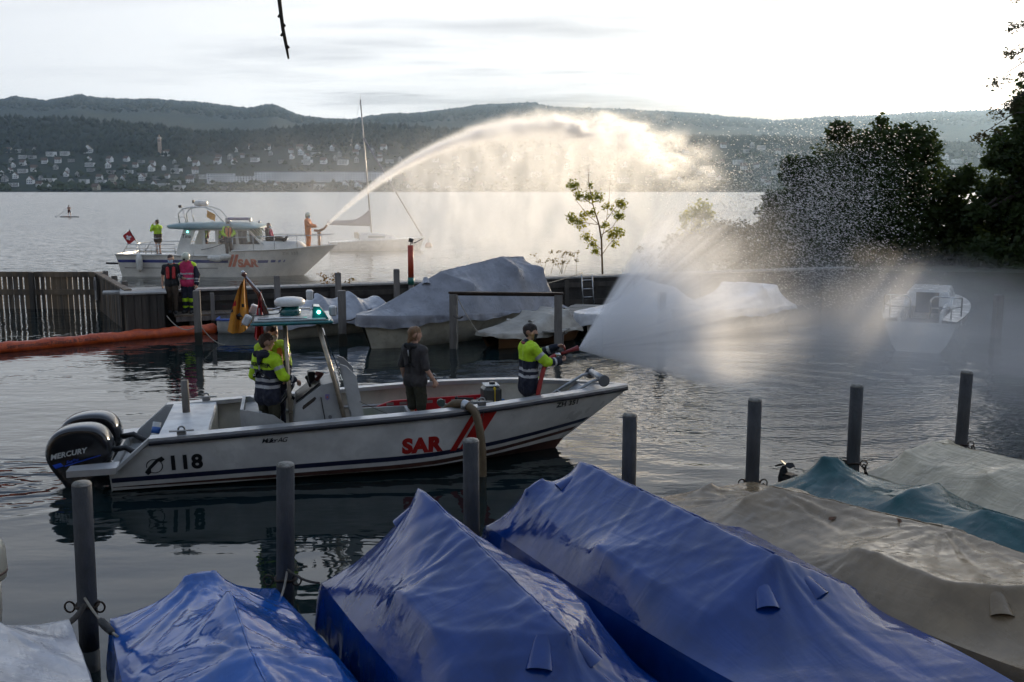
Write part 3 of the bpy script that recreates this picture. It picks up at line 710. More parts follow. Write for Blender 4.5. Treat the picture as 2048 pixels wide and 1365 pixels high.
def cover_mesh(L, bf, gzf, obst, hem, sag=.6, wr=.02, seed=0, nx=150, ny=64, fold=.02, flare=.05, taut=.5, cut=99.):
    cx = np.linspace(0, L, 50); Zc = membrane(50, 24, cx, bf, gzf, obst, sag, iters=900)
    xs = np.linspace(0, L, nx)
    v = np.linspace(-1, 1, ny)
    # upsample the coarse solution
    ci = np.linspace(0, 49, nx); cj = np.linspace(0, 23, ny)
    t1 = np.array([np.interp(cj, np.arange(24), r) for r in Zc]); Z = np.array([np.interp(ci, np.arange(50), t1[:, j]) for j in range(ny)]).T.copy()
    Z = membrane(nx, ny, xs, bf, gzf, obst, sag, Z, 420)
    if taut:                                                # stretched cloth: lean towards the flat facets spanned by the supports
        bm = bmesh.new()
        for poly in obst:
            for q in poly: bm.verts.new(q)
        for x in np.linspace(0, L, 41):
            for sgn in (-1, 1): bm.verts.new((x, sgn * bf(x), gzf(x)))
        for x in (0, L):
            bm.verts.new((x, 0, gzf(x)))
        bmesh.ops.convex_hull(bm, input=bm.verts); ht = BVHTree.FromBMesh(bm); H = Z.copy()
        for i in range(nx):
            bb = bf(xs[i])
            for j in range(ny):
                h = ht.ray_cast(Vector((xs[i], bb * v[j] * .999, 9)), Vector((0, 0, -1)))[0]
                if h is not None: H[i, j] = h.z
        bm.free(); Z = Z + (np.maximum(H, Z) - Z) * taut * np.clip((cut + .02 - xs) / .30, 0, 1)[:, None]
        for _ in range(1): Z[1:-1, 1:-1] = Z[1:-1, 1:-1] * .5 + .125 * (Z[2:, 1:-1] + Z[:-2, 1:-1] + Z[1:-1, 2:] + Z[1:-1, :-2])
    b = np.array([bf(x) for x in xs]); X = np.repeat(xs[:, None], ny, 1); Y = b[:, None] * v[None, :]
    edge = np.minimum(1, (1 - np.abs(v))[None, :] * 6) * np.minimum(1, np.minimum(np.arange(nx), np.arange(nx)[::-1])[:, None] / 8)
    rs = np.random.RandomState(seed); D = np.zeros_like(Z)
    tips = []
    for poly in obst:
        for p in ([poly[0], poly[-1]] if len(poly) > 1 else poly):
            if all(abs(p[0] - q[0]) + abs(p[1] - q[1]) > .25 for q in tips): tips.append(p)
    amp = [rs.uniform(.25, 1.15) for _ in tips]
    for kt, (px, py, pz) in enumerate(tips):                               # creases running out from every support
        r = np.hypot(X - px, Y - py) + 1e-4; th = np.arctan2(Y - py, X - px); s = np.zeros_like(Z)
        for k in range(7):
            fr = int(rs.uniform(7, 30)); s += (np.abs(np.sin(th * fr / 2 + rs.uniform(0, 6.28) + .25 * np.sin(r * rs.uniform(1, 4)))) ** .8 - .6) * rs.uniform(.4, 1.)
        D += amp[kt] * wr * .40 * s * (1 - np.exp(-r / .16)) * np.exp(-r / (.45 + .5 * amp[kt])) * (.35 + .65 * (np.sin(th * 1.5 + kt * 2.1) > -.3))
    n2 = np.array([[mnoise.fractal(Vector((X[i, j] * 1.1 + seed, Y[i, j] * 2.2, seed * 3.1)), 1.0, 2.0, 3) for j in range(ny)] for i in range(nx)])
    D += wr * .09 * n2
    def creases(fx, fy, sh, off):                            # sharp folds running down the slope from ridge to gunwale
        q = np.array([[mnoise.noise(Vector((X[i, j] * fx + np.abs(Y[i, j]) * sh + off, Y[i, j] * fy + off * .7, seed * 1.7))) for j in range(ny)] for i in range(nx)])
        return np.clip(1 - np.abs(q) * 4.2, 0, 1) ** 2.2
    D += wr * (.22 * creases(2.3, .45, 1.2, 3.) + .20 * creases(5.2, .6, -1.9, 11.) + .10 * creases(1.0, 2.6, .5, 23.)) * (.35 + .65 * np.clip(n2 + .5, 0, 1))
    Z = Z + D * edge
    m = MB(); rows = [[(X[i, j], Y[i, j], Z[i, j]) for j in range(ny)] for i in range(nx)]
    m.grid(rows, smooth=True)
    per = [(i, 0) for i in range(nx)] + [(nx - 1, j) for j in range(1, ny)] + [(i, ny - 1) for i in range(nx - 2, -1, -1)] + [(0, j) for j in range(ny - 2, 0, -1)]
    P = [Vector(rows[i][j]) for i, j in per]; n = len(P); loops = [P]; acc = 0.
    ph = [0.]
    for a in range(1, n): acc += (P[a] - P[a - 1]).length; ph.append(acc)
    for k in range(1, 8):
        t = k / 7; lp = []
        for a in range(n):
            d = P[(a + 1) % n] - P[a - 1]; nn = Vector((d.y, -d.x, 0))
            nn = nn.normalized() if nn.length > 1e-6 else Vector((0, 0, 0))
            s = ph[a]; fo = fold * t * (math.sin(s * 7.3 + 1.7 * math.sin(s * 1.9 + seed)) + .6 * math.sin(s * 15 + seed)) + .03 * t * fbm((s * 1.3, seed, t))
            hz = hem(P[a].x) + .05 * math.sin(s * 2.3 + seed) + .02 * math.sin(s * 9)
            lp.append(P[a] + nn * (flare * math.sqrt(t) + fo) + Vector((0, 0, (hz - P[a].z) * t)))
        loops.append(lp)
    m.grid(loops, smooth=True, closed=True, flip=True)
    return m
def outline(L, B, stern=.92, bow=.04, mid=.42, taper=.5):
    def f(x):
        t = min(max(x / L, 0), 1)
        if t < mid: return B * lerp(stern, 1, math.sin(t / mid * math.pi / 2))
        q = (t - mid) / (1 - mid); return B * max(bow, (1 - q ** 2.3) ** taper)
    return f
def hull_mesh(L, bf, gzf, draft=.25, inset=.05, under=.62, nx=28, ns=8, top=-.04):
    m = MB(); rows = []
    for i in range(nx + 1):
        x = L * i / nx; b = max(.012, bf(x) - inset); r = []
        for j in range(-ns, ns + 1):
            a = j / ns; s = abs(a)
            y = b * (under + (1 - under) * ((s - .5) / .5) ** .7 if s > .5 else under * s / .5)
            z = (gzf(x) + top) * ((s - .5) / .5) if s > .5 else -draft * (1 - (s / .5) ** 2)
            xx = x - (L * .05) * (1 - max(0, z / gzf(x))) * (i / nx) ** 4
            r.append((xx, math.copysign(y, a) if a else 0, z))
        rows.append(r)
    m.grid(rows, smooth=True)
    k = 2 * ns + 1; o = len(m.v) - len(rows) * k
    m.f.append(tuple(range(o, o + k))[::-1]); m.mi.append(0); m.sm.append(False)
    return m
def hood(cov, boat, px, py, rz=0., size=1., dirv=None):
    """vent hood sewn on a cover: half cone, open at its low end"""
    Mi = boat.matrix_world_basis.inverted() if hasattr(boat, 'matrix_world_basis') else (Matrix.Translation(boat.location) @ boat.rotation_euler.to_matrix().to_4x4()).inverted()
    o = Mi @ Vector((0, 0, CAM_Z)); d = (Mi.to_3x3() @ ray(px, py)).normalized()
    me = cov.data; tree = BVHTree.FromPolygons([v.co for v in me.vertices], [tuple(p.vertices) for p in me.polygons])
    h, n, i, dist = tree.ray_cast(o, d)
    if h is None: return
    if n.dot(d) > 0: n = -n
    dn = dirv and Vector(dirv) or Vector((0, 0, -1)); t = (dn - n * dn.dot(n)).normalized(); s = t.cross(n)
    rows = []
    for k in range(7):
        q = k / 6; w = lerp(.03, .078, q ** .7) * size; hh = lerp(.003, .055, q) * size
        rows.append([h + t * (q - .5) * .20 * size + s * w * math.cos(a) + n * (hh * math.sin(a) - .008) for a in np.linspace(0, math.pi, 11)])
    m = MB().grid(rows, smooth=True)
    e = len(m.v) - 11
    m.build('vent_hood', me.materials[0], cov)
def covered(name, label, org, ang, L, bf, gzf, obst, cm, hm, hem, sag=.6, wr=.02, seed=1, hoods=(), nx=150, ny=64, fold=.02, flare=.05, cat='boat', hull_kw={}, grp=None, taut=.5, cut=99.):
    o = thing(name, label, cat, org, ang, grp)
    hull_mesh(L - .05, bf, gzf, **hull_kw).build('hull', hm, o)
    c = cover_mesh(L, bf, gzf, obst, hem, sag, wr, seed, nx, ny, fold, flare, taut, cut).build('cover', cm, o)
    for h in hoods: hood(c, o, *h)
    vs_ = c.data.vertices; tree_ = BVHTree.FromPolygons([v.co for v in vs_], [tuple(p.vertices) for p in c.data.polygons])
    for poly in [p for p in obst if len(p) == 2 and abs(p[0][0] - p[1][0]) > .8][:2]:       # sewn seam along each ridge
        pts = []
        for t in np.linspace(0, 1, 40):
            h_ = tree_.ray_cast(Vector((lerp(poly[0][0], poly[1][0], t), lerp(poly[0][1], poly[1][1], t) + .012, 9)), Vector((0, 0, -1)))[0]
            if h_ is not None: pts.append(h_ + Vector((0, 0, .003)))
        MB().tube(pts, .009, 6, flat=.6).build('seam', cm, c)
    return o, c
E = (PILES[6] - PILES[0]).normalized(); E.z = 0; DQ = Vector((E.y, -E.x, 0)); QANG = math.atan2(DQ.y, DQ.x)
def slip(i, off=.3): m = (PILES[i] + PILES[i + 1]) / 2; return Vector((m.x, m.y, 0)) + DQ * off
# pale boat at the left edge and its motor
p0 = Vector((PILES[0].x, PILES[0].y, 0)) - E * .98 + DQ * .25
covered('covered_motorboat', 'motorboat under a shiny pale grey cover with long creases', p0, QANG, 5.0, outline(5.0, .86), lambda x: .62 + .02 * x, [[(.55, -.25, .98), (.55, .25, .95)], [(.55, 0, .98), (3.2, 0, 1.1)]], PALE, GELW, lambda x: .18, .5, .035, 3)
ob = thing('outboard_motor', 'cream outboard motor cowl rising beyond the pale grey cover', 'motor', on_z(-22, 1185, .55) + Vector((0, .0, .1)), QANG)
MB().lathe([(.10, .0), (.16, .04), (.175, .16), (.17, .3), (.14, .40), (.08, .44), (.01, .45)], (0, 0, 0), 18, sx=1.25).build('cowl', GELC, ob)
MB().lathe([(.176, .10), (.178, .12)], (0, 0, 0), 18, sx=1.25).build('trim_band', mat('cowl_band', (.12, .06, .04), .4), ob)
MB().lathe([(.06, -.6), (.10, -.3), (.11, 0)], (0, 0, 0), 12).build('leg', GELC, ob)
covered('covered_motorboat', 'small motorboat under a bright light blue cover with two humps', slip(0, .12), QANG, 5.0, outline(5.0, .80), lambda x: .55 + .02 * x, [[(.25, -.12, .93), (.25, .16, .93)], [(1.25, .05, 1.12), (2.25, -.02, 1.02)], [(2.25, -.62, .84), (2.25, -.02, 1.04), (2.3, .6, .86)], [(2.25, -.02, 1.04), (3.8, 0, .85)]], BLUE2, DARKHULL, lambda x: .15, .7, .044, 5)
covered('covered_motorboat', 'motorboat under a dark blue cover with tall pointed tent, beside the light blue one', slip(1, .35), QANG, 5.4, outline(5.4, .83), lambda x: .66 + .025 * x,
        [[(.45, .03, 1.62), (3.02, .12, 1.2)], [(1.58, -.62, 1.15)], [(1.58, -.62, 1.15), (2.32, -.60, 1.10), (2.72, -.22, 1.10), (3.02, .12, 1.2), (2.45, .62, 1.12), (1.71, .70, 1.1)]], BLUE, DARKHULL, lambda x: .16, .45, .046, 7,
        hoods=[(810, 1028, 0, 1.15), (1082, 1305, 0, 1.3), (1170, 1298, 0, 1.2)], nx=190, ny=76, taut=.5, cut=3.0)
covered('covered_motorboat', 'wider motorboat under a dark blue cover, white stern corner showing, beside the brown one', slip(2, .1), QANG, 6.3, outline(6.3, .97), lambda x: .80 + .02 * x,
        [[(.58, -.10, 1.55), (3.36, -.02, 1.46)], [(.30, -.58, 1.24), (.34, -.40, 1.34)], [(1.92, -.78, 1.2)], [(1.92, -.78, 1.2), (3.45, -.70, 1.1), (3.40, -.02, 1.46), (3.55, .70, 1.1), (2.0, .82, 1.12)]], BLUE, GELW, lambda x: .55 if x < .25 else .2, .45, .044, 9,
        hoods=[(1133, 962, 0, 1.1), (1530, 1190, 0, 1.25), (1625, 1170, 0, 1.1)], nx=200, ny=80, taut=.5, cut=3.45)
covered('covered_motorboat', 'motorboat under a taupe brown cover with flat windscreen top', slip(3, .05), QANG, 6.4, outline(6.4, .98), lambda x: .72 + .02 * x,
        [[(.42, -.22, .92), (.42, -.08, .94)], [(1.25, -.35, 1.02), (1.3, .0, 1.12), (1.35, .4, 1.05)], [(1.3, 0, 1.12), (3.0, .6, 1.08)], [(3.0, -.55, 1.1), (4.0, -.56, 1.12), (4.5, 0, 1.15), (4.0, .62, 1.1), (2.9, .66, 1.1)], [(3.0, -.55, 1.1), (2.95, .0, 1.02), (2.9, .66, 1.1)]], BROWN, DARKHULL, lambda x: .22, .8, .042, 13,
        hoods=[(1998, 1206, 0, 1.25)], nx=190, ny=76, taut=.45, cut=4.3)
tb, tc = covered('covered_motorboat', 'motorboat under a teal cover with tilted outboard motor sticking out', slip(4, .0), QANG, 6.0, outline(6.0, .86), lambda x: .60 + .02 * x,
        [[(.38, -.08, 1.02), (.5, .14, .98)], [(1.7, .45, .95), (1.75, -.3, .88)], [(2.6, -.05, .96)], [(2.6, -.05, .96), (4.2, 0, 1.0)]], TEAL, DARKHULL, lambda x: .2, .9, .036, 17)
BLK = mat('black_motor', (.012, .012, .013), .6, vs=6., spec=.25)
om = thing('outboard_motor', 'black tilted outboard leg with propeller beside the teal cover', 'motor', tb.location + Vector((0, 0, .30)) - DQ * .02, QANG)
m = MB(); m.tube([(.25, 0, .35), (-.05, 0, .26), (-.32, 0, .22)], [.09, .075, .06], 10); m.build('shaft_leg', BLK, om)
m = MB(); m.lathe([(.01, -.16), (.05, -.1), (.065, 0), (.05, .12), (.02, .17)], (-.36, 0, .22), 10, axis=Vector((.1, 0, 1))); m.build('gearcase', BLK, om)
for k in range(3):
    a = k * 2.1 + .4; m = MB(); c = Vector((-.345, 0, .40)); u = Vector((math.cos(a), math.sin(a), .0)); w = Vector((-math.sin(a), math.cos(a), .6)).normalized() * .05
    m.prism([c + u * .02 - w * .5, c + u * .10 - w, c + u * .15, c + u * .10 + w, c + u * .02 + w * .5], (0, 0, .012)); m.build('propeller_blade', BLK, om)
m = MB(); m.box((-.2, 0, .3), (.22, .13, .012)); m.build('cavitation_plate', BLK, om)
covered('covered_motorboat', 'motorboat under a low cream cover, next to the teal one', slip(5, -.05), QANG, 5.6, outline(5.6, .90), lambda x: .52 + .02 * x, [[(.3, -.42, .84), (.3, .5, .9)], [(1.2, -.2, .86)], [(1.6, -.5, .86), (1.7, .6, .93)], [(.3, .1, .9), (3.0, .3, .98)]], CREAMV, DARKHULL, lambda x: .2, .8, .035, 19)
# ropes of the near row
def rp(i, dz, b, lb, **k): rope('mooring_line', lb, (PILES[i].x, PILES[i].y - .09, dz), b, **k)
o = slip(0, .12)
rp(0, .72, o + DQ * .5 - E * .72 + Vector((0, 0, .58)), 'rope with dark chafe sleeve from the pile to the light blue cover', sag=.04, r=.012, m=ROPE)
tag(MB().tube([Vector((PILES[0].x, PILES[0].y - .09, .72)).lerp(o + DQ * .5 - E * .72 + Vector((0, 0, .58)), t) - Vector((0, 0, .04 * 4 * t * (1 - t))) for t in (.45, .5, .6, .7, .8, .84)], [.018, .034, .036, .034, .03, .016], 10).build('chafe_sleeve', mat('black_rubber', (.018, .018, .018), .6, bump=.6, bs=60.)), 'black rubber sleeve on the rope at the light blue cover', 'sleeve')
rp(0, .66, p0 + DQ * .1 + E * .7 + Vector((0, 0, .62)), 'knotted dark rope from the pile to the pale grey cover', sag=.05, r=.026)
rp(1, .72, o + DQ * .3 + E * .70 + Vector((0, 0, .56)), 'rope from the second pile down to the light blue cover', sag=.04, r=.012, m=ROPE)
rp(1, .74, slip(1, .35) - E * .78 + Vector((0, 0, .66)), 'dark rope from the pile to the tall dark blue tent cover', sag=.03, r=.012)
# ------------------------------------------------------------------ boats at the wall side
SANG = math.atan2(-4.4, -5.0)
covered('covered_cabin_boat', 'large boat under a grey cover rising to two peaks beside the lifting frame', (1.0, 31.3, 0), SANG, 6.9, outline(6.9, 1.16, bow=.05, mid=.45, taper=.62), lambda x: .72 + .035 * x,
        [[(.85, 0, 2.26), (1.75, 0, 2.30)], [(.75, -.8, 2.0), (.75, .78, 2.0)], [(1.75, -.8, 2.05), (1.75, 0, 2.3), (1.75, .8, 2.02)], [(1.75, 0, 2.3), (4.1, 0, 1.98)], [(3.5, .85, 1.66), (4.1, 0, 1.98), (3.5, -.85, 1.66)], [(4.1, 0, 1.98), (6.3, 0, 1.02)]], GREY, GELC, lambda x: lerp(.75, .62, x / 6.9), .5, .045, 23, hoods=[(852, 562, 0, 1.6)], nx=170, ny=72, fold=.03, taut=.3)
c = covered('hooped_cover_boat', 'low boat under a silver cover stretched over four hoops', (-3.9, 31.5, 0), SANG, 4.7, outline(4.7, .92), lambda x: .50 + .02 * x,
        [[(x, y, z * (1 - .5 * (y / .85) ** 2) + .02) for y in np.linspace(-.75, .75, 9)] for x, z in ((.5, 1.0), (1.5, 1.2), (2.6, 1.22), (3.6, 1.05))], SILVER, GELC, lambda x: .38, 1.6, .03, 29, hoods=[(733, 613, 0, 1.5)], nx=120, ny=56)
covered('covered_dinghy', 'small varnished wooden dinghy under a beige sheet by the lifting frame', (1.5, 28.9, 0), SANG, 2.9, outline(2.9, .80, stern=.95, bow=.55, taper=.4), lambda x: .44,
        [[(.35, -.62, .93), (.35, .62, .93)], [(1.05, -.66, .86), (1.05, .66, .86)], [(1.7, -.5, .56), (1.7, .5, .56)]], vinyl('beige_sheet', (.36, .33, .28), .5, .0), VARN, lambda x: .30, .6, .025, 31, hoods=[(1022, 640, 0, 1.2), (1066, 642, 0, 1.2)], nx=90, ny=50)
covered('covered_motorboat', 'motorboat under a white peaked cover seen through the hose spray', (5.7, 31.9, 0), SANG, 5.0, outline(5.0, 1.05), lambda x: .62 + .03 * x, [[(2.3, 0, 1.62), (.6, 0, 1.25)], [(1.2, -.8, 1.15), (1.2, .8, 1.15)]], WHITEV, GELW, lambda x: .45, .5, .03, 37, nx=100, ny=50)
covered('covered_motorboat', 'motorboat under a white wedge-shaped cover behind the thick spray', (8.6, 33.0, 0), SANG, 5.0, outline(5.0, 1.05), lambda x: .62 + .03 * x, [[(1.6, -.8, 1.35), (1.6, .8, 1.35)], [(.8, -.8, 1.3), (.8, .8, 1.3)]], WHITEV, GELW, lambda x: .45, .5, .03, 41, nx=100, ny=50)
# open dinghy with blue rim
dp = on_z(505, 667, 0); dg = thing('dinghy', 'small open white dinghy with blue rim behind the drooping flag', 'dinghy', (dp.x - 1.1, dp.y + .35, 0), R(8))
bf = outline(2.5, .62, stern=.8, bow=.3)
hull_mesh(2.5, bf, lambda x: .42, .12, inset=.0, under=.7).build('hull', GELW, dg)
RIMB = mat('blue_rim', (.07, .13, .42), .4)
pts = [(x, bf(x), .43) for x in np.linspace(0, 2.5, 20)] + [(x, -bf(x), .43) for x in np.linspace(2.5, 0, 20)]
MB().tube(pts, .035, 8, closed=True).build('rim', RIMB, dg)
m = MB(); xs = np.linspace(.05, 2.42, 14); m.grid([[(x, -bf(x) + .05, .30), (x, bf(x) - .05, .30)] for x in xs], smooth=False); m.build('deck', mat('pale_blue_deck', (.26, .34, .55), .5), dg)
for x in (.6, 1.5): MB().box((x, 0, .37), (.22, 1.05, .03)).build('thwart', RIMB, dg)
m = MB(); m.tube([(1.1 + .25 * math.cos(a), .22 * math.sin(a), .42 + .004 * a) for a in np.linspace(0, 12.5, 50)], .02, 6); m.build('rope_coil', mat('teal_rope', (.10, .33, .40), .7), dg)
# yacht moored stern-on in the mist
yp = on_z(1835, 705, 0); yt = thing('moored_yacht', 'white yacht with two stern rails moored stern-on in the mist', 'yacht', yp, R(64))
ybf = outline(7.0, 1.15, stern=.78); hull_mesh(7.0, ybf, lambda x: .85 + .02 * x, .3, inset=0., under=.6).build('hull', GELW, yt)
m = MB()
for s in (-1, 1):
    xs = np.linspace(.02, 6.9, 24)
    m.grid([[(x, s * (ybf(x) + .01), .86 + .02 * x), (x, s * (max(.02, ybf(x) - (.42 if x < 3 else ybf(x) * .98))), .9 + .02 * x)] for x in xs], smooth=False)
m.build('side_deck', GELW, yt)
MB().box((1.4, 0, .55), (2.6, 1.0, .1)).build('cockpit_floor', mat('cockpit_teak', (.10, .07, .045), .6), yt)
for s in (-1, 1): MB().box((1.5, s * .52, .85), (2.8, .10, .46), bev=.03).build('coaming', GELW, yt)
m = MB(); m.box((4.2, 0, 1.12), (2.6, 1.35, .5), taper=.86, bev=.06); m.build('coachroof', GELW, yt)
MB().box((2.88, 0, 1.05), (.05, .62, .6)).build('companionway', DARKHULL, yt)
STEEL = mat('stainless', (.55, .55, .54), .22, metal=1., vs=8.)
for s in (-1, 1):
    m = MB(); m.tube([(.1, s * .25, .9), (.02, s * .25, 1.42), (.02, s * .34, 1.5), (.05, s * .75, 1.5), (.25, s * .88, 1.48), (.8, s * .98, 1.42), (.82, s * .98, .92)], .022, 8); m.tube([(.05, s * .27, 1.2), (.06, s * .72, 1.2), (.8, s * .97, 1.18)], .016, 6); m.tube([(.05, s * .76, .9), (.05, s * .76, 1.5)], .018, 6); m.build('stern_rail', STEEL, yt)
pile_square(on_z(1322, 690, 0).x, on_z(1322, 690, 0).y, 1.5, .2, 'square timber pile standing inside the hose spray', 'square piles in the basin')
pile_square(on_z(1990, 700, 0).x, on_z(1990, 700, 0).y, 1.5, .2, 'square timber pile beside the yacht with stern rails', 'square piles in the basin')

for px, py, rz_, lb in ((1664, 1040, .4, 'small curled brown leaf lying near the stern end of the taupe cover'), (1798, 1044, 1.3, 'dead brown leaf on the flat part of the taupe cover')):
    tb2 = [o for o in COL.objects if o.get('label', '').startswith('motorboat under a taupe')][0]; cv = [c for c in tb2.children if c.name.startswith('cover')][0]
    Mi = (Matrix.Translation(tb2.location) @ tb2.rotation_euler.to_matrix().to_4x4()); h_ = BVHTree.FromPolygons([Mi @ v.co for v in cv.data.vertices], [tuple(p.vertices) for p in cv.data.polygons]).ray_cast(Vector((0, 0, CAM_Z)), ray(px, py))[0]
    if h_ is not None:
        o = thing('fallen_leaf', lb, 'leaf', h_ + Vector((0, 0, .012)), rz_); m = MB(); m.grid([[(x, -w, .01 * math.sin(x * 50)), (x, 0, -.004), (x, w, .012)] for x, w in ((-.045, .002), (-.02, .022), (.01, .024), (.04, .008), (.06, .002))], smooth=True); m.build('blade', mat('dead_leaf', (.12, .05, .02), .8), o)
# ================================================================== the patrol boat
RA = R(13.0); RS = Vector((-5.98, 14.80, 0))               # stern centre, heading
RL, RB = 8.15, 1.25
HULLW = mat('hull_paint', (.70, .69, .66), .32, vs=1.2, bump=.05, bs=60., dirt=.16, dirtcol=(.22, .20, .16), coat=.15)
LINER = mat('cream_liner', (.52, .47, .38), .45, vs=2., dirt=.25, dirtcol=(.2, .17, .12)); GREYP = mat('grey_panel', (.40, .40, .39), .4, vs=2., dirt=.15)
ALU = mat('alu_cap', (.50, .50, .50), .34, metal=.55, vs=5., var=.05); NAVY = mat('navy_paint', (.012, .016, .045), .35); RUB = mat('rubber_rail', (.018, .018, .025), .5)
ANTI = mat('antifouling', (.07, .028, .018), .7, vs=3.); REDD = mat('red_decal', (.42, .02, .015), .4); BLKD = mat('black_decal', (.012, .012, .013), .4)
def rb(s):                                                  # half beam at the gunwale
    t = s / RL
    return RB * (1 - .05 * max(0, .52 - t)) if t < .52 else RB * max(.0, 1 - ((t - .52) / .48) ** 2.0 * .985)
def rz(s): return interp(s, [0, 1.0, 3.4, 5.2, 6.5, 7.4, RL], [.80, .83, .92, .985, 1.02, 1.01, .985])
def rside(s, q):                                            # point on the starboard side, q = 0 keel chine .. 1 gunwale
    t = s / RL; zc = interp(s, [0, 4, 6.2, 7.6], [.02, .05, .09, .12]); zg = rz(s) - .09
    z = lerp(zc, zg, q); flare = .80 + .20 * q ** .8 if t < .6 else lerp(.80, .50, (t - .6) / .4) + (1 - lerp(.80, .50, (t - .6) / .4)) * q ** .9
    rake = 1.12 * (1 - q) * max(0, (t - .5) / .5) ** 1.25
    return s - rake, max(.004, rb(s) * flare), z
boat = thing('patrol_boat', 'open white lake rescue boat with red stripes, twin outboards and centre console', 'boat', RS, RA, rot=(R(.0), R(-.4), RA))
# hull skin: sides from the sloping stern cut to the stem
CUT = 0.58
def cutz(s): return interp(s, [0, .12, CUT, 9], [.40, .40, rz(CUT) - .09, 9])     # the side drops to the motor platform
m = MB(); ss = sorted(set(list(np.linspace(0, RL, 60)) + [.12, CUT]))
for sg in (-1, 1):
    rows = []
    for s in ss:
        r = []
        for k in range(11):
            x, y, z = rside(s, k / 10); zc = cutz(s)
            if z > zc: z = zc + (z - zc) * .0
            r.append((x, sg * y, z))
        rows.append(r)
    m.grid(rows, smooth=True, flip=sg > 0)
hull = m.build('hull_side', HULLW, boat)
m = MB()
for sg in (-1, 1):
    m.grid([[tuple(np.array(rside(s, 0)) * (1, sg, 1)), (rside(s, 0)[0] - .15 * (s / RL), sg * rside(s, 0)[1] * .5, rside(s, 0)[2] - .18), (rside(s, 0)[0] - .2 * (s / RL), 0, rside(s, 0)[2] - .32)] for s in ss], smooth=True, flip=sg < 0)
m.build('hull_bottom', ANTI, boat)
MB().add([(0.0, -rside(0, 0)[1], 0), (0, rside(0, 0)[1], 0), (0, rside(0, .5)[1], .4), (0, -rside(0, .5)[1], .4), (0, 0, -.3)], [(0, 1, 2, 3), (0, 4, 1)]).build('transom', HULLW, boat)
def band(name, z0f, z1f, mt, off=.004, s0=.0, s1=RL, sides=(-1, 1), n=70):
    for sg in sides:
        rows = []
        for s in np.linspace(s0, s1, n):
            c0 = rside(s, 0)[2]; g1 = rz(s) - .09; r = []
            for z in (z0f(s), (z0f(s) + z1f(s)) / 2, z1f(s)):
                q = (z - c0) / (g1 - c0); x, y, zz = rside(s, q); r.append((x, sg * (y + off), zz))
            rows.append(r)
        MB().grid(rows, smooth=True, flip=sg > 0).build(name, mt, boat)
zs = lambda s: interp(s, [0, 4, 6.2, 7.6, RL], [.15, .20, .28, .36, .40])
band('navy_stripe', lambda s: zs(s), lambda s: zs(s) + .075, NAVY, s0=.02, s1=RL - .08)
band('waterline_paint', lambda s: zs(s) - .14 if s > 3 else lerp(zs(s) - .08, zs(s) - .14, s / 3), lambda s: zs(s) - .07, ANTI, s0=.02, s1=RL - .1)
# rubbing strake and gunwale caps, following the stern cut
gs = list(np.linspace(CUT, RL, 46))
for sg in (-1, 1):
    m = MB(); m.grid([[(s, sg * (rb(s) + o_), rz(s) + z_) for o_, z_ in ((.0, -.11), (.045, -.10), (.05, -.045), (.0, -.035))] for s in gs], smooth=True, flip=sg > 0); m.build('rubbing_strake', RUB, boat)
    m = MB(); m.grid([[(s, sg * (rb(s) + .035), rz(s) - .04), (s, sg * (rb(s) + .035), rz(s)), (s, sg * max(0, rb(s) - .17), rz(s) + .005), (s, sg * max(0, rb(s) - .17), rz(s) - .06)] for s in gs], smooth=False, flip=sg > 0); m.build('gunwale_cap', ALU, boat)
    yo = rb(CUT); zt = rz(CUT)
    m = MB(); m.prism([(CUT, sg * (yo + .03), zt), (CUT, sg * (yo - .15), zt), (.12, sg * (yo - .15), .42), (.12, sg * (yo + .03), .42)], (.0, 0, -.06)); m.build('stern_cheek_cap', GREYP, boat)
    m = MB(); m.prism([(.12, sg * (yo + .02), .42), (.12, sg * (yo - .34), .42), (-.55, sg * (yo - .34), .40), (-.55, sg * (yo - .04), .40)], (0, 0, -.09)); m.build('motor_platform', ALU, boat)
# inside
FL = .34
def rin(s, z, inset):                                       # point on the inside of the hull skin
    c0 = rside(s, 0)[2]; x, y, zz = rside(s, min(1., max(0., (z - c0) / (rz(s) - .09 - c0)))); return x - .02, max(.0, y - inset), z
m = MB()
for sg in (-1, 1):
    m.grid([[(s, sg * max(.0, rb(s) - .16), rz(s) - .03)] + [tuple(np.array(rin(s, z, .09)) * (1, sg, 1)) for z in (.8, .6, FL)] for s in np.linspace(1.0, RL - .35, 44)], smooth=True, flip=sg < 0)
m.build('inner_liner', LINER, boat)
m = MB(); m.grid([[tuple(np.array(rin(s, FL, .08)) * (1, -1, 1)), rin(s, FL, .08)] for s in np.linspace(1.0, RL - .35, 36)], smooth=False); m.build('floor', mat('boat_floor', (.30, .28, .25), .6, vs=4., bump=.3, dirt=.3), boat)
for sg in (-1, 1): MB().tube([tuple(np.array(rin(s, FL + .28, .12)) * (1, sg, 1)) for s in np.linspace(2.2, 6.0, 24)], .022, 6).build('side_rail', ALU, boat)
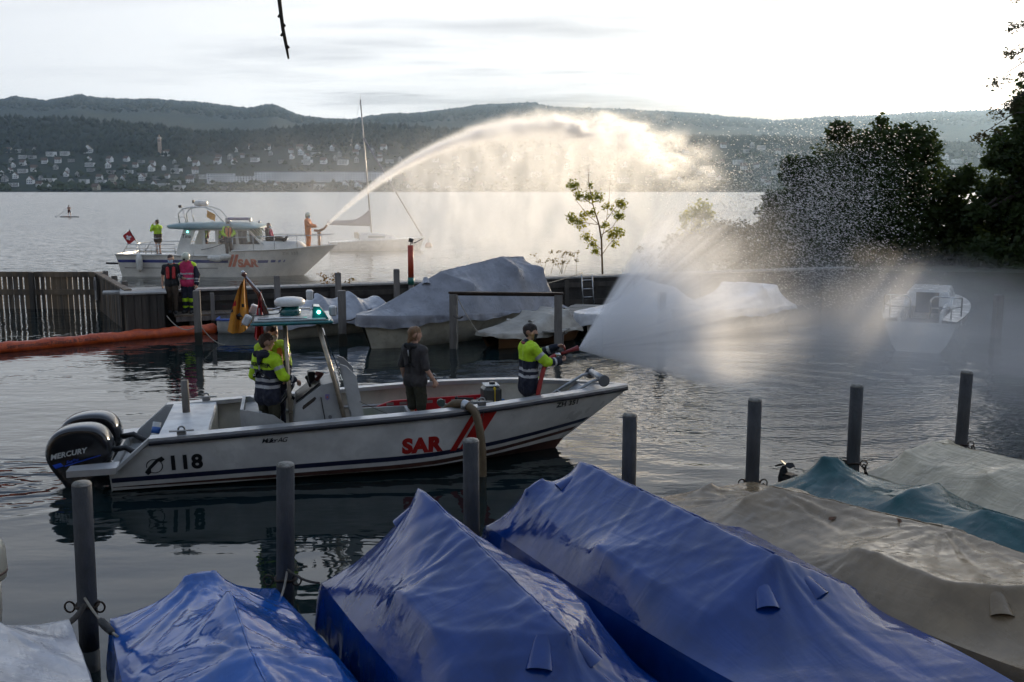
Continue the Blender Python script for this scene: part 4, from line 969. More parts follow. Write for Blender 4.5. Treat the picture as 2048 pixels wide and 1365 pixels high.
# stern well: sloping cheeks' inner faces, motor well deck, engine box top
for sg in (-1, 1):
    yi = rb(CUT) - .16
    m = MB(); m.prism([(1.0, sg * yi, zt - .02), (CUT, sg * yi, zt - .02), (.12, sg * yi, .40), (.12, sg * yi, .24), (1.0, sg * yi, .24)], (0, -sg * .03, 0)); m.build('well_side', GREYP, boat)
MB().box((.40, 0, .2), (.75, 1.8, .08)).build('well_floor', GREYP, boat)
MB().box((.72, 0, .52), (.06, 1.94, .54)).build('well_bulkhead', GREYP, boat)
MB().box((1.03, 0, .80), (.68, 2.14, .05), bev=.01).build('stern_deck', mat('deck_white', (.62, .62, .61), .4, vs=3., dirt=.1), boat)
MB().box((1.36, 0, .57), (.05, 2.0, .44)).build('deck_front', LINER, boat)
MB().cyl((.95, .38, .80), (.95, .38, 1.34), .058, n=14).build('tow_post', POSTW, boat)
m = MB(); m.cyl((.50, -.55, .26), (.60, -.38, .86), .06, n=12); m.build('rolled_chart_tube', mat('white_tube', (.55, .55, .53), .4), boat)
m = MB(); m.cyl((.572, -.425, .70), (.588, -.40, .79), .064, n=12); m.build('tube_band', mat('blue_band', (.03, .12, .4), .4), boat)
# stern seat
MB().box((1.99, -.02, .62), (.27, .98, .60)).build('seat_box', GREYP, boat)
m = MB(); m.prism([(1.830, -.56, 1.0), (1.830, -.56, .40), (2.52, -.56, .40), (2.52, -.56, .72), (2.30, -.56, .90), (1.920, -.56, 1.0)], (0, .04, 0)); m.build('seat_side', GREYP, boat)
m = MB(); m.prism([(1.830, .50, 1.0), (1.830, .50, .40), (2.40, .50, .40), (2.40, .50, .75), (1.920, .50, 1.0)], (0, .04, 0)); m.build('seat_side', GREYP, boat)
MB().box((1.840, -.03, .8), (.05, 1.08, .44)).build('seat_back', GREYP, boat)
# console
CX = 2.85
con = MB(); con.prism([(CX - .30, -.42, FL), (CX + .62, -.42, FL), (CX + .44, -.42, 1.36), (CX + .18, -.42, 1.30), (CX - .22, -.42, 1.02)], (0, .84, 0)); console = con.build('console', GREYP, boat)
m = MB(); m.prism([(CX - .20, -.38, 1.045), (CX + .17, -.38, 1.325), (CX + .17, .38, 1.325), (CX - .20, .38, 1.045)], (-.012, 0, .018)); m.build('dashboard', mat('dash_black', (.02, .02, .02), .35), boat)
m = MB(); c = Vector((CX - .34, -.05, 1.12)); ax = Vector((-.8, 0, .6)).normalized(); a1 = ax.cross(Vector((0, 1, 0))); m.tube([c + Vector((0, 1, 0)) * .19 * math.cos(a) + a1 * .19 * math.sin(a) for a in np.linspace(0, 2 * math.pi, 21)[:-1]], .017, 8, closed=True)
for k in range(3):
    a = k * 2.094; m.cyl(c, c + Vector((0, 1, 0)) * .18 * math.cos(a) + a1 * .18 * math.sin(a), .012, n=6)
m.cyl(c, c - ax * .14, .025, n=8); m.build('steering_wheel', BLKD, boat)
m = MB(); m.box((CX + .05, .18, 1.34), (.12, .22, .18), bev=.02); m.build('chart_plotter', BLKD, boat)
m = MB(); m.cyl((CX + .02, -.28, 1.26), (CX - .03, -.28, 1.40), .018, n=8); m.ball((CX - .03, -.28, 1.41), .03); m.build('throttle', BLKD, boat)
m = MB(); m.tube([(CX + .12, -.16, 1.34), (CX + .2, -.2, 1.44), (CX + .12, -.26, 1.46)], .035, 8); m.build('fender_bag', mat('dark_red_bag', (.10, .02, .018), .7), boat)
m = MB(); m.prism([(CX - .12, -.424, .96), (CX - .10, -.424, 1.0), (CX + .08, -.424, 1.13), (CX + .10, -.424, 1.10), (CX + .07, -.424, 1.06), (CX - .10, -.424, .935)], (0, .01, 0)); m.build('grab_slot', mat('slot_dark', (.03, .02, .015), .6), boat)
m = MB(); m.cyl((CX + .17, -.432, 1.12), (CX + .24, -.432, .62), .008, n=6); m.ball((CX + .24, -.432, .61), .016, 6); m.build('boat_hook_rod', BLKD, boat)
MB().lathe([(.03, 0), (.03, .012)], (CX + .30, -.428, .80), 12, axis=Vector((0, -1, 0))).build('filler_cap', mat('cap_grey', (.15, .15, .15), .4), boat)
m = MB(); m.prism([(CX + .235, -.423, 1.16), (CX + .30, -.423, 1.16), (CX + .30, -.423, 1.09), (CX + .267, -.423, 1.06), (CX + .235, -.423, 1.09)], (0, -.006, 0)); m.build('crest_badge', mat('crest', (.22, .18, .35), .4), boat)
m = MB(); m.lathe([(.014, 0), (.014, .004)], (CX + .267, -.430, 1.115), 10, axis=Vector((0, -1, 0))); m.build('crest_centre', mat('crest_orange', (.55, .16, .05), .4), boat)
# windscreen wing ahead of the console and locker in front of it
m = MB(); m.prism([(CX + .66, -.44, .60), (CX + .84, -.44, .66), (CX + .72, -.44, 1.42), (CX + .58, -.44, 1.58), (CX + .48, -.44, 1.62), (CX + .56, -.44, 1.2)], (0, .05, 0)); m.build('screen_wing', GREYP, boat)
m = MB(); m.prism([(CX + .66, .40, .60), (CX + .84, .40, .66), (CX + .72, .40, 1.42), (CX + .58, .40, 1.58), (CX + .48, .40, 1.62), (CX + .56, .40, 1.2)], (0, .05, 0)); m.build('screen_wing', GREYP, boat)
GLS = mat('screen_glass', (.5, .55, .55), .05, trans=.92, spec=.5)
m = MB(); m.prism([(CX + .50, -.40, 1.36), (CX + .50, .40, 1.36), (CX + .26, .40, 2.08), (CX + .26, -.40, 2.08)], (.012, 0, .004)); m.build('windscreen', GLS, boat)
m = MB()
for (x0, x1, y0, y1, z0, z1) in ((3.55, 4.45, -.60, -.55, .34, .72), (3.55, 4.45, .42, .47, .34, .72), (4.40, 4.45, -.55, .42, .34, .72), (3.55, 3.60, -.55, .42, .34, .74)): m.box(((x0 + x1) / 2, (y0 + y1) / 2, (z0 + z1) / 2), (x1 - x0, y1 - y0, z1 - z0))
m.box((4.0, -.06, .44), (.78, .95, .03)); m.build('locker', GREYP, boat)
# T-top: four legs, tinted roof, lights, radar
LEG = mat('leg_alu', (.40, .34, .26), .32, metal=.8, vs=6., dirt=.3)
for sg in (-1, 1):
    m = MB(); m.tube([(CX - .28, sg * .47, .36), (CX - .33, sg * .47, 2.28)], .033, 10); m.build('roof_leg', LEG, boat)
    m = MB(); m.tube([(CX + .60, sg * .47, .36), (CX + .40, sg * .47, 1.3), (CX + .16, sg * .47, 2.28)], .036, 10); m.build('roof_leg', LEG, boat)
RX = CX - .22
TEALG = mat('teal_roof', (.008, .12, .12), .12, vs=3., coat=.5); ROOFW = mat('roof_top', (.42, .44, .44), .3, vs=4., dirt=.3)
m = MB(); m.box((RX, 0, 2.305), (1.22, 1.30, .05), bev=.02); roof = m.build('roof_edge', TEALG, boat)
m = MB(); m.box((RX - .03, 0, 2.345), (1.06, 1.14, .03), bev=.008); m.build('roof_panel', ROOFW, boat)
m = MB(); m.tube([(RX - .55, .52, 2.40), (RX + .30, .52, 2.40)], .016, 8); m.tube([(RX - .55, .52, 2.35), (RX - .55, .52, 2.40)], .012, 6); m.tube([(RX + .3, .52, 2.35), (RX + .3, .52, 2.40)], .012, 6); m.build('roof_rail', STEEL, boat)
m = MB(); m.tube([(RX - .50, -.50, 2.375), (RX + .22, -.50, 2.375)], .014, 8); m.build('roof_bar', STEEL, boat)
m = MB(); m.lathe([(.16, 0), (.17, .06), (.13, .14)], (RX - .02, 0, 2.36), 18); m.build('radar_foot', TEALG, boat)
m = MB(); m.lathe([(.20, 0), (.232, .02), (.235, .075), (.20, .11), (.10, .13), (.005, .134)], (RX - .02, 0, 2.51), 24); m.build('radar_dome', mat('radome', (.66, .64, .60), .35, vs=4., dirt=.12), boat)
m = MB(); m.prism([(RX + .30, -.50, 2.36), (RX + .55, -.50, 2.34), (RX + .42, -.50, 2.53), (RX + .32, -.50, 2.54)], (0, .34, 0)); m.build('blue_light_housing', mat('teal_lens', (.004, .17, .17), .08, coat=.6), boat)
def emit(name, col, e):
    mt = bpy.data.materials.new(name); mt.use_nodes = True; b = mt.node_tree.nodes['Principled BSDF']; b.inputs['Emission Color'].default_value = (*col, 1); b.inputs['Emission Strength'].default_value = e; b.inputs['Base Color'].default_value = (*col, 1); return mt
MB().ball((RX + .40, -.515, 2.45), .028, 8).build('flash_bulb', emit('flash_light', (.25, 1., .85), 7.), boat)
for x, y, z, ry in ((RX - .66, -.46, 2.36, .5), (RX + .62, -.30, 2.44, .0), (RX + .30, .45, 2.62, .0), (RX - .58, .40, 2.42, .4)):
    q = thing_part = None
    m = MB(); m.box((x, y, z), (.11, .19, .15), rot=Matrix.Rotation(ry, 3, 'Y'), bev=.02); m.build('work_light', mat('lamp_white', (.5, .5, .5), .4), boat)
    m = MB(); m.box((x + (.06 if x > RX else -.06) * math.cos(ry), y, z - (.03 if x < RX else 0)), (.012, .15, .11), rot=Matrix.Rotation(ry, 3, 'Y')); m.build('lamp_glass', BLKD, boat)
m = MB(); m.tube([(RX - .62, -.1, 2.38), (RX - .45, -.28, 2.40), (RX - .2, -.3, 2.42), (RX - .12, -.15, 2.5), (RX - .28, 0, 2.45)], .009, 6); m.build('cable', BLKD, boat)
# flag staff leaning aft with flags
fs0, fs1 = Vector((RX - .40, .12, 2.36)), Vector((RX - .72, .18, 3.02))
MAHO = mat('mahogany', (.10, .028, .016), .25, coat=.5, vs=5.)
fst = thing('flag_staff', 'dark mahogany flag staff with bright metal knob on the patrol boat roof', 'flag staff', Vector((0, 0, 0)))
MW = Matrix.Translation(RS) @ Matrix.Rotation(RA, 4, 'Z'); fst.location = MW @ fs0; fst.rotation_euler = (0, 0, RA); dv = fs1 - fs0
m = MB(); m.tube([(0, 0, 0), dv * .5 + Vector((.05, 0, .03)), dv * .96], [.04, .034, .026], 10); m.build('staff', MAHO, fst)
m = MB(); m.tube([(.05, .0, 0), dv * .5 + Vector((.085, -.02, .03)), dv * .95 + Vector((.012, -.02, 0))], .01, 6); m.build('metal_edge', STEEL, fst)
MB().ball(dv * .985, .042, 8).build('collar', MAHO, fst); MB().ball(dv * 1.03, .030, 8).build('knob', STEEL, fst)
def drape(name, cols, top, h, w, seed, label, cat='flag'):
    fl = thing(name, label, cat, MW @ (fs0 + top), RA, None); m = MB(); rows = []
    for i in range(25):
        t = i / 24; r = []
        for j in range(15):
            a = j / 14; xx = -w * (.10 + .9 * t ** .8) * a + .12 * w * t; yy = (.045 + .02 * t) * math.sin(a * 11 + seed + t * 1.2) + .02 * math.sin(a * 23)
            zz = -h * t * (1 - .22 * a * (1 - t)) - .06 * a - .10 * h * math.sin(a * 3.1) * t
            r.append((xx + dv.x * .0 - dv.x * -.55 * (t * h) * .0, yy, zz))
        rows.append(r)
    m.grid(rows, smooth=True); ob_ = m.build('cloth', cols[0], fl); return fl, ob_
YEL = mat('flag_yellow', (.62, .25, .015), .7, vs=5., sheen=.2); RDF = mat('flag_red', (.40, .012, .018), .7, vs=5.)
f1, c1 = drape('hanging_flag', [YEL], dv * .93, .78, .34, .4, 'yellow flag with black and red print drooping from the mahogany staff')
decal('black_print', poly_flat([(-.16, -.60), (-.10, -.56), (-.06, -.62), (-.09, -.68), (-.15, -.67)], [(-.25, -.50), (-.20, -.49), (-.20, -.54), (-.24, -.55)], [(-.07, -.42), (-.03, -.42), (-.03, -.47), (-.07, -.47)]), (0, -.0, 0), (1, 0, 0), (0, 0, 1), c1, f1, BLKD, off=.006)['kind'] = 'stuff'
decal('red_print', poly_flat([(-.20, -.38), (-.15, -.36), (-.15, -.50), (-.21, -.52)]), (0, 0, 0), (1, 0, 0), (0, 0, 1), c1, f1, RDF, off=.005)
f2, c2 = drape('hanging_flag', [RDF], dv * .58 + Vector((.12, -.04, 0)), .66, .15, 1.9, 'narrow red flag with white mark hanging beside the yellow one')
decal('white_mark', poly_flat([(-.05, -.26), (-.02, -.25), (-.02, -.38), (-.05, -.40)]), (0, 0, 0), (1, 0, 0), (0, 0, 1), c2, f2, WHITEV, off=.006)
# cleats on both gunwales
def cleat(s, sg):
    y = sg * (rb(s) - .06); m = MB(); m.box((s, y, rz(s) + .035), (.13, .075, .07), bev=.01)
    m.tube([(s + .045 * math.cos(a), y, rz(s) + .075 + .045 * math.sin(a)) for a in np.linspace(0, math.pi, 9)], .014, 6); m.cyl((s - .17, y, rz(s) + .055), (s + .17, y, rz(s) + .055), .013, n=8); m.build('cleat', mat('cleat_steel', (.30, .30, .29), .35, metal=.9), boat)
for s, sg in ((1.02, -1), (5.42, -1), (1.2, 1), (5.0, 1)): cleat(s, sg)
# bow platform with roller and ladder
m = MB(); m.grid([[(s, -max(.02, rb(s) - .15), rz(s) - .02), (s, max(.02, rb(s) - .15), rz(s) - .02)] for s in np.linspace(7.35, RL - .02, 8)], smooth=False); m.build('bow_deck', ALU, boat)
m = MB(); m.add([(6.70, -.26, .52), (6.70, .26, .52), (7.36, .32, rz(7.36) - .03), (7.36, -.32, rz(7.36) - .03)], [(0, 1, 2, 3)]); m.build('bow_ramp', ALU, boat)
m = MB(); m.cyl((7.62, -.34, 1.16), (7.62, .34, 1.16), .055, n=12); m.build('bow_roller', GALV, boat)
for sg in (-1, 1): MB().lathe([(.09, -.02), (.10, 0), (.09, .02)], (7.62, sg * .37, 1.13), 14, axis=Vector((0, 1, 0))).build('roller_cheek', mat('roller_dark', (.12, .12, .12), .5), boat)
for sg in (-1, 1): MB().tube([(6.55, sg * .28, .62), (7.45, sg * .28, 1.12), (7.6, sg * .28, 1.14)], .026, 8).build('ladder_stile', GALV, boat)
for x, z in ((6.75, .735), (7.0, .875)): MB().cyl((x, -.28, z), (x, .28, z), .02, n=8).build('ladder_rung', GALV, boat)
# lettering and stripes on the starboard side
def side_decal(name, flat, s, z, mt, parent=boat): return decal(name, flat, (s, -3.0, z), (1, 0, 0), (0, 0, 1), hull, parent, mt, off=.006)
side_decal('number_118', text_mesh('118', .31, .012, space=1.06), .80, .31, BLKD)['kind'] = 'stuff'
ring_o = [(.115 * math.cos(a), .115 * math.sin(a)) for a in np.linspace(-2.2, 3.3, 30)]; ring_i = [(.102 * math.cos(a), .102 * math.sin(a)) for a in np.linspace(3.3, -2.2, 30)]
vs = ring_o + ring_i; ringf = (vs, [(i, i + 1, 58 - i, 59 - i) for i in range(29)])
side_decal('phone_ring', ringf, .62, .38, BLKD)
side_decal('phone_handset', poly_flat([(-.10, -.14), (-.05, -.10), (-.055, -.05), (.06, .07), (.10, .06), (.15, .10), (.11, .15), (.03, .11), (-.09, -.02), (-.14, -.09)]), .62, .38, BLKD)
side_decal('builder_script', text_mesh('Müller AG', .105, .001, .35, .8), 2.12, .64, BLKD)['kind'] = 'stuff'
side_decal('sar_lettering', text_mesh('SAR', .325, .020, 0, 1.08), 4.18, .33, REDD)['kind'] = 'stuff'
zt_ = .875
side_decal('red_stripe', poly_flat([(0, 0), (.10, 0), (.42, .58), (.32, .58)]), 4.92, .285, REDD); side_decal('red_stripe', poly_flat([(.15, 0), (.40, 0), (.74, .60), (.47, .58)]), 4.92, .295, REDD)
side_decal('registration', text_mesh('ZH 351', .125, .005, 0, 1.1), 6.72, .80, BLKD)['kind'] = 'stuff'
# twin outboards
MOT = mat('motor_black', (.010, .010, .012), .18, vs=3., coat=.6); MOTG = mat('motor_grey', (.06, .06, .065), .3)
def outboard(y, label):
    o = thing('outboard_motor', label, 'motor', MW @ Vector((-.16, y, -.06)), RA, 'twin outboards on the patrol boat')
    prof_ = [(-.62, .18), (-.80, .45), (-.79, .66), (-.70, .86), (-.50, .95), (-.22, .97), (-.02, .93), (.10, .78), (.15, .58), (.10, .38), (-.10, .16), (-.32, -.10), (-.46, -.08)]
    cx, cz = -.32, .52; rows = []
    for w, k in ((-.225, .55), (-.235, .78), (-.225, .93), (-.17, 1.0), (0, 1.02), (.17, 1.0), (.225, .93), (.235, .78), (.225, .55)):
        rows.append([(cx + (x - cx) * k, w * (.9 if k < .6 else 1), cz + (z - cz) * k) for x, z in prof_])
    bm = bmesh.new(); m = MB(); m.grid(rows, smooth=True, closed=True); k = len(prof_)
    m.f.append(tuple(range(k))[::-1]); m.mi.append(0); m.sm.append(True); m.f.append(tuple(range(8 * k, 9 * k))); m.mi.append(0); m.sm.append(True)
    ob_ = fix_normals(m.build('cowl', MOT, o)); md = ob_.modifiers.new('s', 'SUBSURF'); md.levels = 2; md.render_levels = 2
    m = MB(); m.tube([(-.30, 0, .5), (-.30, 0, .1), (-.34, 0, -.5)], [.17, .13, .09], 14, flat=.7); m.build('midsection', MOT, o)
    MB().box((-.08, 0, .35), (.30, .30, .30), bev=.04).build('bracket', MOTG, o)
    m = MB(); m.tube([(.05, .05, .52), (.28, .08, .55), (.46, .1, .42), (.56, .1, .24)], .045, 8); m.build('rigging_hose', BLKD, o)
    m = MB(); m.box((-.38, 0, -.42), (.4, .28, .02)); m.build('cavitation_plate', MOT, o)
    return o, ob_
o1, w1 = outboard(-.42, 'near black outboard with silver lettering on the patrol boat stern'); o1['label'] = 'black outboard with silver lettering on its side, starboard stern of patrol boat'
outboard(.42, 'black outboard half hidden behind its twin on the patrol boat stern')
dp_ = bpy.context.evaluated_depsgraph_get(); class_t = type('T', (), {}); tt = class_t(); tt.data = bpy.data.meshes.new_from_object(w1.evaluated_get(dp_))
SIL = mat('silver_decal', (.5, .5, .48), .4)
decal('maker_lettering', text_mesh('MERCURY', .105, .004, .15, 1.05), (-.70, -.3, .50), (1, 0, .16), (-.0, 0, 1), tt, o1, SIL, off=.004)['kind'] = 'stuff'
decal('blue_flash', poly_flat([(-.68, .42), (-.57, .445), (-.53, .395), (-.64, .365)], [(-.52, .40), (-.02, .535), (-.02, .52), (-.52, .38)]), (0, -.3, 0), (1, 0, 0), (0, 0, 1), tt, o1, mat('blue_decal', (.012, .06, .42), .35), off=.004)['kind'] = 'stuff'
decal('series_lettering', text_mesh('SeaPro', .062, .001, .3), (-.50, -.3, .425), (1, 0, .22), (0, 0, 1), tt, o1, MATS['blue_decal'], off=.005)['kind'] = 'stuff'
# ------------------------------------------------------------------ gear in the boat
def inboat(name, label, cat, x, y, z=FL, rz_=0., grp=None): return thing(name, label, cat, MW @ Vector((x, y, z)), RA + rz_, grp)
sb = inboat('spine_board', 'long red plastic rescue board with grip holes lying in the patrol boat', 'rescue board', 4.95, .70, FL + .03, .04)
REDPL = mat('red_plastic', (.55, .012, .018), .35, vs=4.)
pl = [(-1.0, -.12), (-.75, -.2), (.85, -.22), (1.0, -.1), (1.0, .1), (.85, .22), (-.75, .2), (-1.0, .12)]
m = MB(); m.prism([(x, -.12, .24 + y * 1.05) for x, y in pl], (0, .05, 0)); m.build('board', REDPL, sb)
for i in range(8): MB().box((-.78 + i * .22, -.125, .40), (.12, .012, .045)).build('grip_hole', mat('hole_pale', (.35, .25, .22), .6), sb)
pm = inboat('motor_pump', 'petrol motor pump with black and yellow tank in the patrol boat', 'pump', 5.62, -.10)
MB().box((0, 0, .16), (.55, .42, .10)).build('frame', mat('frame_black', (.03, .03, .03), .5), pm)
m = MB(); m.box((-.05, 0, .38), (.30, .32, .34), bev=.04); m.build('engine_block', mat('engine_dark', (.035, .035, .035), .4, bump=.4), pm)
m = MB(); m.box((.14, 0, .66), (.30, .36, .28), bev=.05); m.build('fuel_tank', mat('tank_black', (.05, .05, .045), .35), pm)
MB().box((.17, 0, .66), (.05, .372, .29), bev=.03).build('yellow_band', mat('yellow_band', (.62, .42, .01), .4), pm)
MB().box((.14, 0, .815), (.25, .30, .02), bev=.008).build('tank_top', mat('tank_top', (.55, .55, .52), .35), pm)
MB().cyl((.16, 0, .82), (.16, 0, .86), .05, n=12).build('filler_cap', BLKD, pm)
m = MB(); m.cyl((-.16, -.05, .60), (-.42, -.05, .62), .016, n=8); m.ball((-.44, -.05, .625), .03, 8); m.build('starter_handle', BLKD, pm)
m = MB(); m.lathe([(.12, 0), (.13, .06), (.06, .10)], (-.05, -.18, .34), 16, axis=Vector((0, -1, 0))); m.build('recoil_cover', mat('recoil_grey', (.30, .30, .30), .4), pm)
m = MB(); m.lathe([(.10, -.12), (.13, -.05), (.13, .08), (.08, .12)], (-.28, 0, .28), 14, axis=Vector((1, 0, 0))); m.build('pump_casing', mat('pump_casing', (.12, .08, .09), .4, metal=.4), pm)
wn_ = inboat('hand_winch', 'small grey post with wire lever beside the motor pump', 'winch', 4.92, -.42)
MB().box((0, 0, .30), (.10, .07, .62), taper=.7).build('post', GALV, wn_)
m = MB(); m.cyl((-.04, -.05, .62), (-.04, .05, .62), .06, n=12); m.build('drum', mat('drum_green', (.05, .08, .07), .5), wn_)
m = MB(); m.tube([(.0, 0, .62), (.22, -.02, .50), (.40, -.02, .38)], .008, 6); m.build('wire', GALV, wn_)
rc = inboat('rope_bundle', 'blue rope heaped over a grey fender in the patrol boat', 'rope', 6.0, .12)
MB().lathe([(.17, 0), (.16, .2), (.10, .42), (.05, .5)], (0, 0, 0), 12).build('fender', mat('grey_fender', (.16, .17, .16), .5), rc)
rr_ = random.Random(3); BLR = mat('blue_rope', (.015, .15, .42), .6, bump=.5, bs=120.)
for k in range(5):
    a0 = rr_.uniform(0, 6); MB().tube([(.15 * math.cos(a0 + t * 2.2) * (1 - .4 * t), .15 * math.sin(a0 + t * 2.2) * (1 - .4 * t), .05 + .48 * math.sin(t * 2.4 + k * .2)) for t in np.linspace(0, 1.4, 16)], .017, 6).build('rope_loop', BLR, rc)
rope('blue_line', 'straight blue line stretched from the rope heap along the gunwale', MW @ Vector((6.1, -.2, .80)), MW @ Vector((5.0, -.75, .74)), .03, .014, BLR)
# suction hose over the starboard gunwale
HOSE = mat('suction_hose', (.13, .088, .045), .55, vs=12., dirt=.2)
hp = [(x_ - .42, y_, z_) for x_, y_, z_ in [(5.32, -.55, .70), (5.32, -.85, .95), (5.42, -1.06, 1.08), (5.55, -1.20, 1.09), (5.68, -1.31, 1.0), (5.73, -1.36, .8), (5.77, -1.38, .5), (5.78, -1.38, .2), (5.78, -1.38, -.3)]]
cpts = []
for a, b in zip(hp, hp[1:]):
    for k in range(12): cpts.append(Vector(a).lerp(Vector(b), k / 12))
for _ in range(14): cpts = [cpts[0]] + [(cpts[i - 1] + cpts[i] * 2 + cpts[i + 1]) / 4 for i in range(1, len(cpts) - 1)] + [cpts[-1]]
sh = inboat('suction_hose', 'ribbed brown suction hose bent over the gunwale into the water', 'hose', 0, 0, 0)
dense = []
for a, b in zip(cpts, cpts[1:]): dense += [a, a.lerp(b, .5)]
MB().tube(dense, [.058 + (.008 if i % 2 else 0) for i in range(len(dense))], 12).build('ribbed_tube', HOSE, sh)
i0 = 34; MB().tube(cpts[i0:i0 + 6], .074, 12).build('coupling', GALV, sh)
# yellow float and cushion in the locker
fl_ = inboat('yellow_float', 'bright yellow inflatable lying in the locker ahead of the console', 'float', 3.75, .22, .46)
MB().lathe([(.01, -.22), (.07, -.18), (.09, 0), (.06, .15), (.02, .24)], (0, 0, .1), 12, axis=Vector((1, .3, .1))).build('bladder', mat('hi_vis_yellow', (.52, .72, .01), .6, vs=8.), fl_)
MB().ball((.05, -.09, .12), .022, 6).build('valve', BLKD, fl_)
fl2 = inboat('yellow_pouch', 'small yellow pouch in the corner of the locker', 'pouch', 4.25, -.30, .44)
MB().box((0, 0, .12), (.14, .16, .2), rz=.3, bev=.04).build('bag', MATS['hi_vis_yellow'], fl2)
fl3 = inboat('white_fender', 'white round fender lying in the locker ahead of the console', 'fender', 4.0, -.25, .44)
MB().lathe([(.02, -.24), (.12, -.18), (.13, .18), (.02, .24)], (0, 0, .13), 14, axis=Vector((1, .2, 0))).build('tube', mat('white_fender', (.6, .6, .58), .4), fl3)
rope('safety_line', 'thin line running from the screen wing down to the floor', MW @ Vector((3.6, -.46, 1.05)), MW @ Vector((4.25, -.50, .74)), .01, .005, ROPED)
rope('mooring_line', 'thin dark line hanging from the bow cleat down the patrol boat side', MW @ Vector((5.42, -rb(5.42) - .06, rz(5.42))), MW @ Vector((5.30, -rb(5.3) - .05, .02)), 0., .006, ROPED)
# ================================================================== the cabin rescue boat on the lake
TS, TA = Vector((-19.75, 51.3, 0)), R(-3.0); TL = 10.9
TW_ = Matrix.Translation(TS) @ Matrix.Rotation(TA, 4, 'Z')
CRH = mat('cream_hull_paint', (.78, .73, .64), .4, vs=.8, dirt=.22, dirtcol=(.35, .29, .2)); CABW = mat('cabin_paint', (.78, .75, .68), .4, vs=1., dirt=.15)
STRB = mat('stripe_blue', (.05, .06, .22), .4); ORNG = mat('orange_red_decal', (.62, .14, .05), .45)
tina = thing('cabin_rescue_boat', 'cream cabin rescue boat with blue stripe and teal roof out on the lake', 'boat', TS, TA)
def tb_(x):
    t = x / TL; return 1.6 * (.93 + .07 * min(1, t / .3)) if t < .5 else 1.6 * max(.01, 1 - ((t - .5) / .5) ** 2.1)
def tz_(x): return interp(x, [0, 5.7, 5.95, 8.5, TL], [1.15, 1.10, 1.34, 1.42, 1.60])
def tside(x, q):
    t = x / TL; z = lerp(-.12, tz_(x), q); fl = .86 + .14 * q if t < .5 else lerp(.86, .45, (t - .5) / .5) + (1 - lerp(.86, .45, (t - .5) / .5)) * q
    return x - 1.9 * (1 - q) * max(0, (t - .5) / .5) ** 1.6 + .25 * (1 - q) * max(0, 1 - t * 8), max(.006, tb_(x) * fl), z
xs_ = sorted(set(list(np.linspace(0, TL, 60)) + [5.7, 5.95])); m = MB()
for sg in (-1, 1): m.grid([[(tside(x, k / 10)[0], sg * tside(x, k / 10)[1], tside(x, k / 10)[2]) for k in range(11)] for x in xs_], smooth=True, flip=sg > 0)
o = len(m.v); m.add([(tside(0, q)[0], sg * tside(0, q)[1], tside(0, q)[2]) for q, sg in ((0, -1), (0, 1), (1, 1), (1, -1))], [(0, 1, 2, 3)])
thull = m.build('hull', CRH, tina)
m = MB(); m.grid([[(x, -tb_(x) + .02, tz_(x) - .10), (x, tb_(x) - .02, tz_(x) - .10)] for x in xs_], smooth=False); m.build('deck', CABW, tina)
for sg in (-1, 1):
    MB().tube([(x, sg * (tb_(x) + .02), tz_(x) - .03) for x in xs_ if x <= 5.7], .045, 6).build('rubbing_rail', CABW, tina); MB().tube([(x, sg * (tb_(x) + .02), tz_(x) - .03) for x in xs_ if x >= 5.95], .035, 6).build('rubbing_rail', CABW, tina)
def tband(name, x0, x1, z0, z1, mt):
    m = MB(); m.grid([[(tside(x, (z + .12) / (tz_(x) + .12))[0], -tside(x, (z + .12) / (tz_(x) + .12))[1] - .012, z) for z in (z0, (z0 + z1) / 2, z1)] for x in np.linspace(x0, x1, 24)], smooth=True, flip=False); m.build(name, mt, tina)
tband('blue_stripe', .05, 5.75, .72, .86, STRB); tband('blue_stripe', 7.3, 7.85, .70, .84, STRB)
for x0, x1 in ((8.0, 8.25), (8.4, 8.55), (8.7, 8.78)): tband('blue_dash', x0, x1, .72, .84, STRB)
tband('lower_strake', .3, 5.2, .42, .47, mat('strake_grey', (.35, .32, .27), .5))
def tdec(n, fl, x, z, mt): return decal(n, fl, (x, -4, z), (1, 0, 0), (0, 0, 1), thull, tina, mt, off=.02)
tdec('sar_lettering', text_mesh('SAR', .52, .03, 0, 1.02), 6.22, .52, ORNG)['kind'] = 'stuff'
tdec('orange_slash', poly_flat([(0, 0), (.13, 0), (.36, .62), (.23, .62)]), 5.72, .52, ORNG); tdec('orange_slash', poly_flat([(.19, 0), (.34, 0), (.57, .62), (.42, .62)]), 5.72, .52, ORNG)
tdec('registration', text_mesh('ZH 357', .2, .002, 0, 1.2), 8.35, 1.1, mat('faded_letters', (.40, .34, .27), .5))['kind'] = 'stuff'
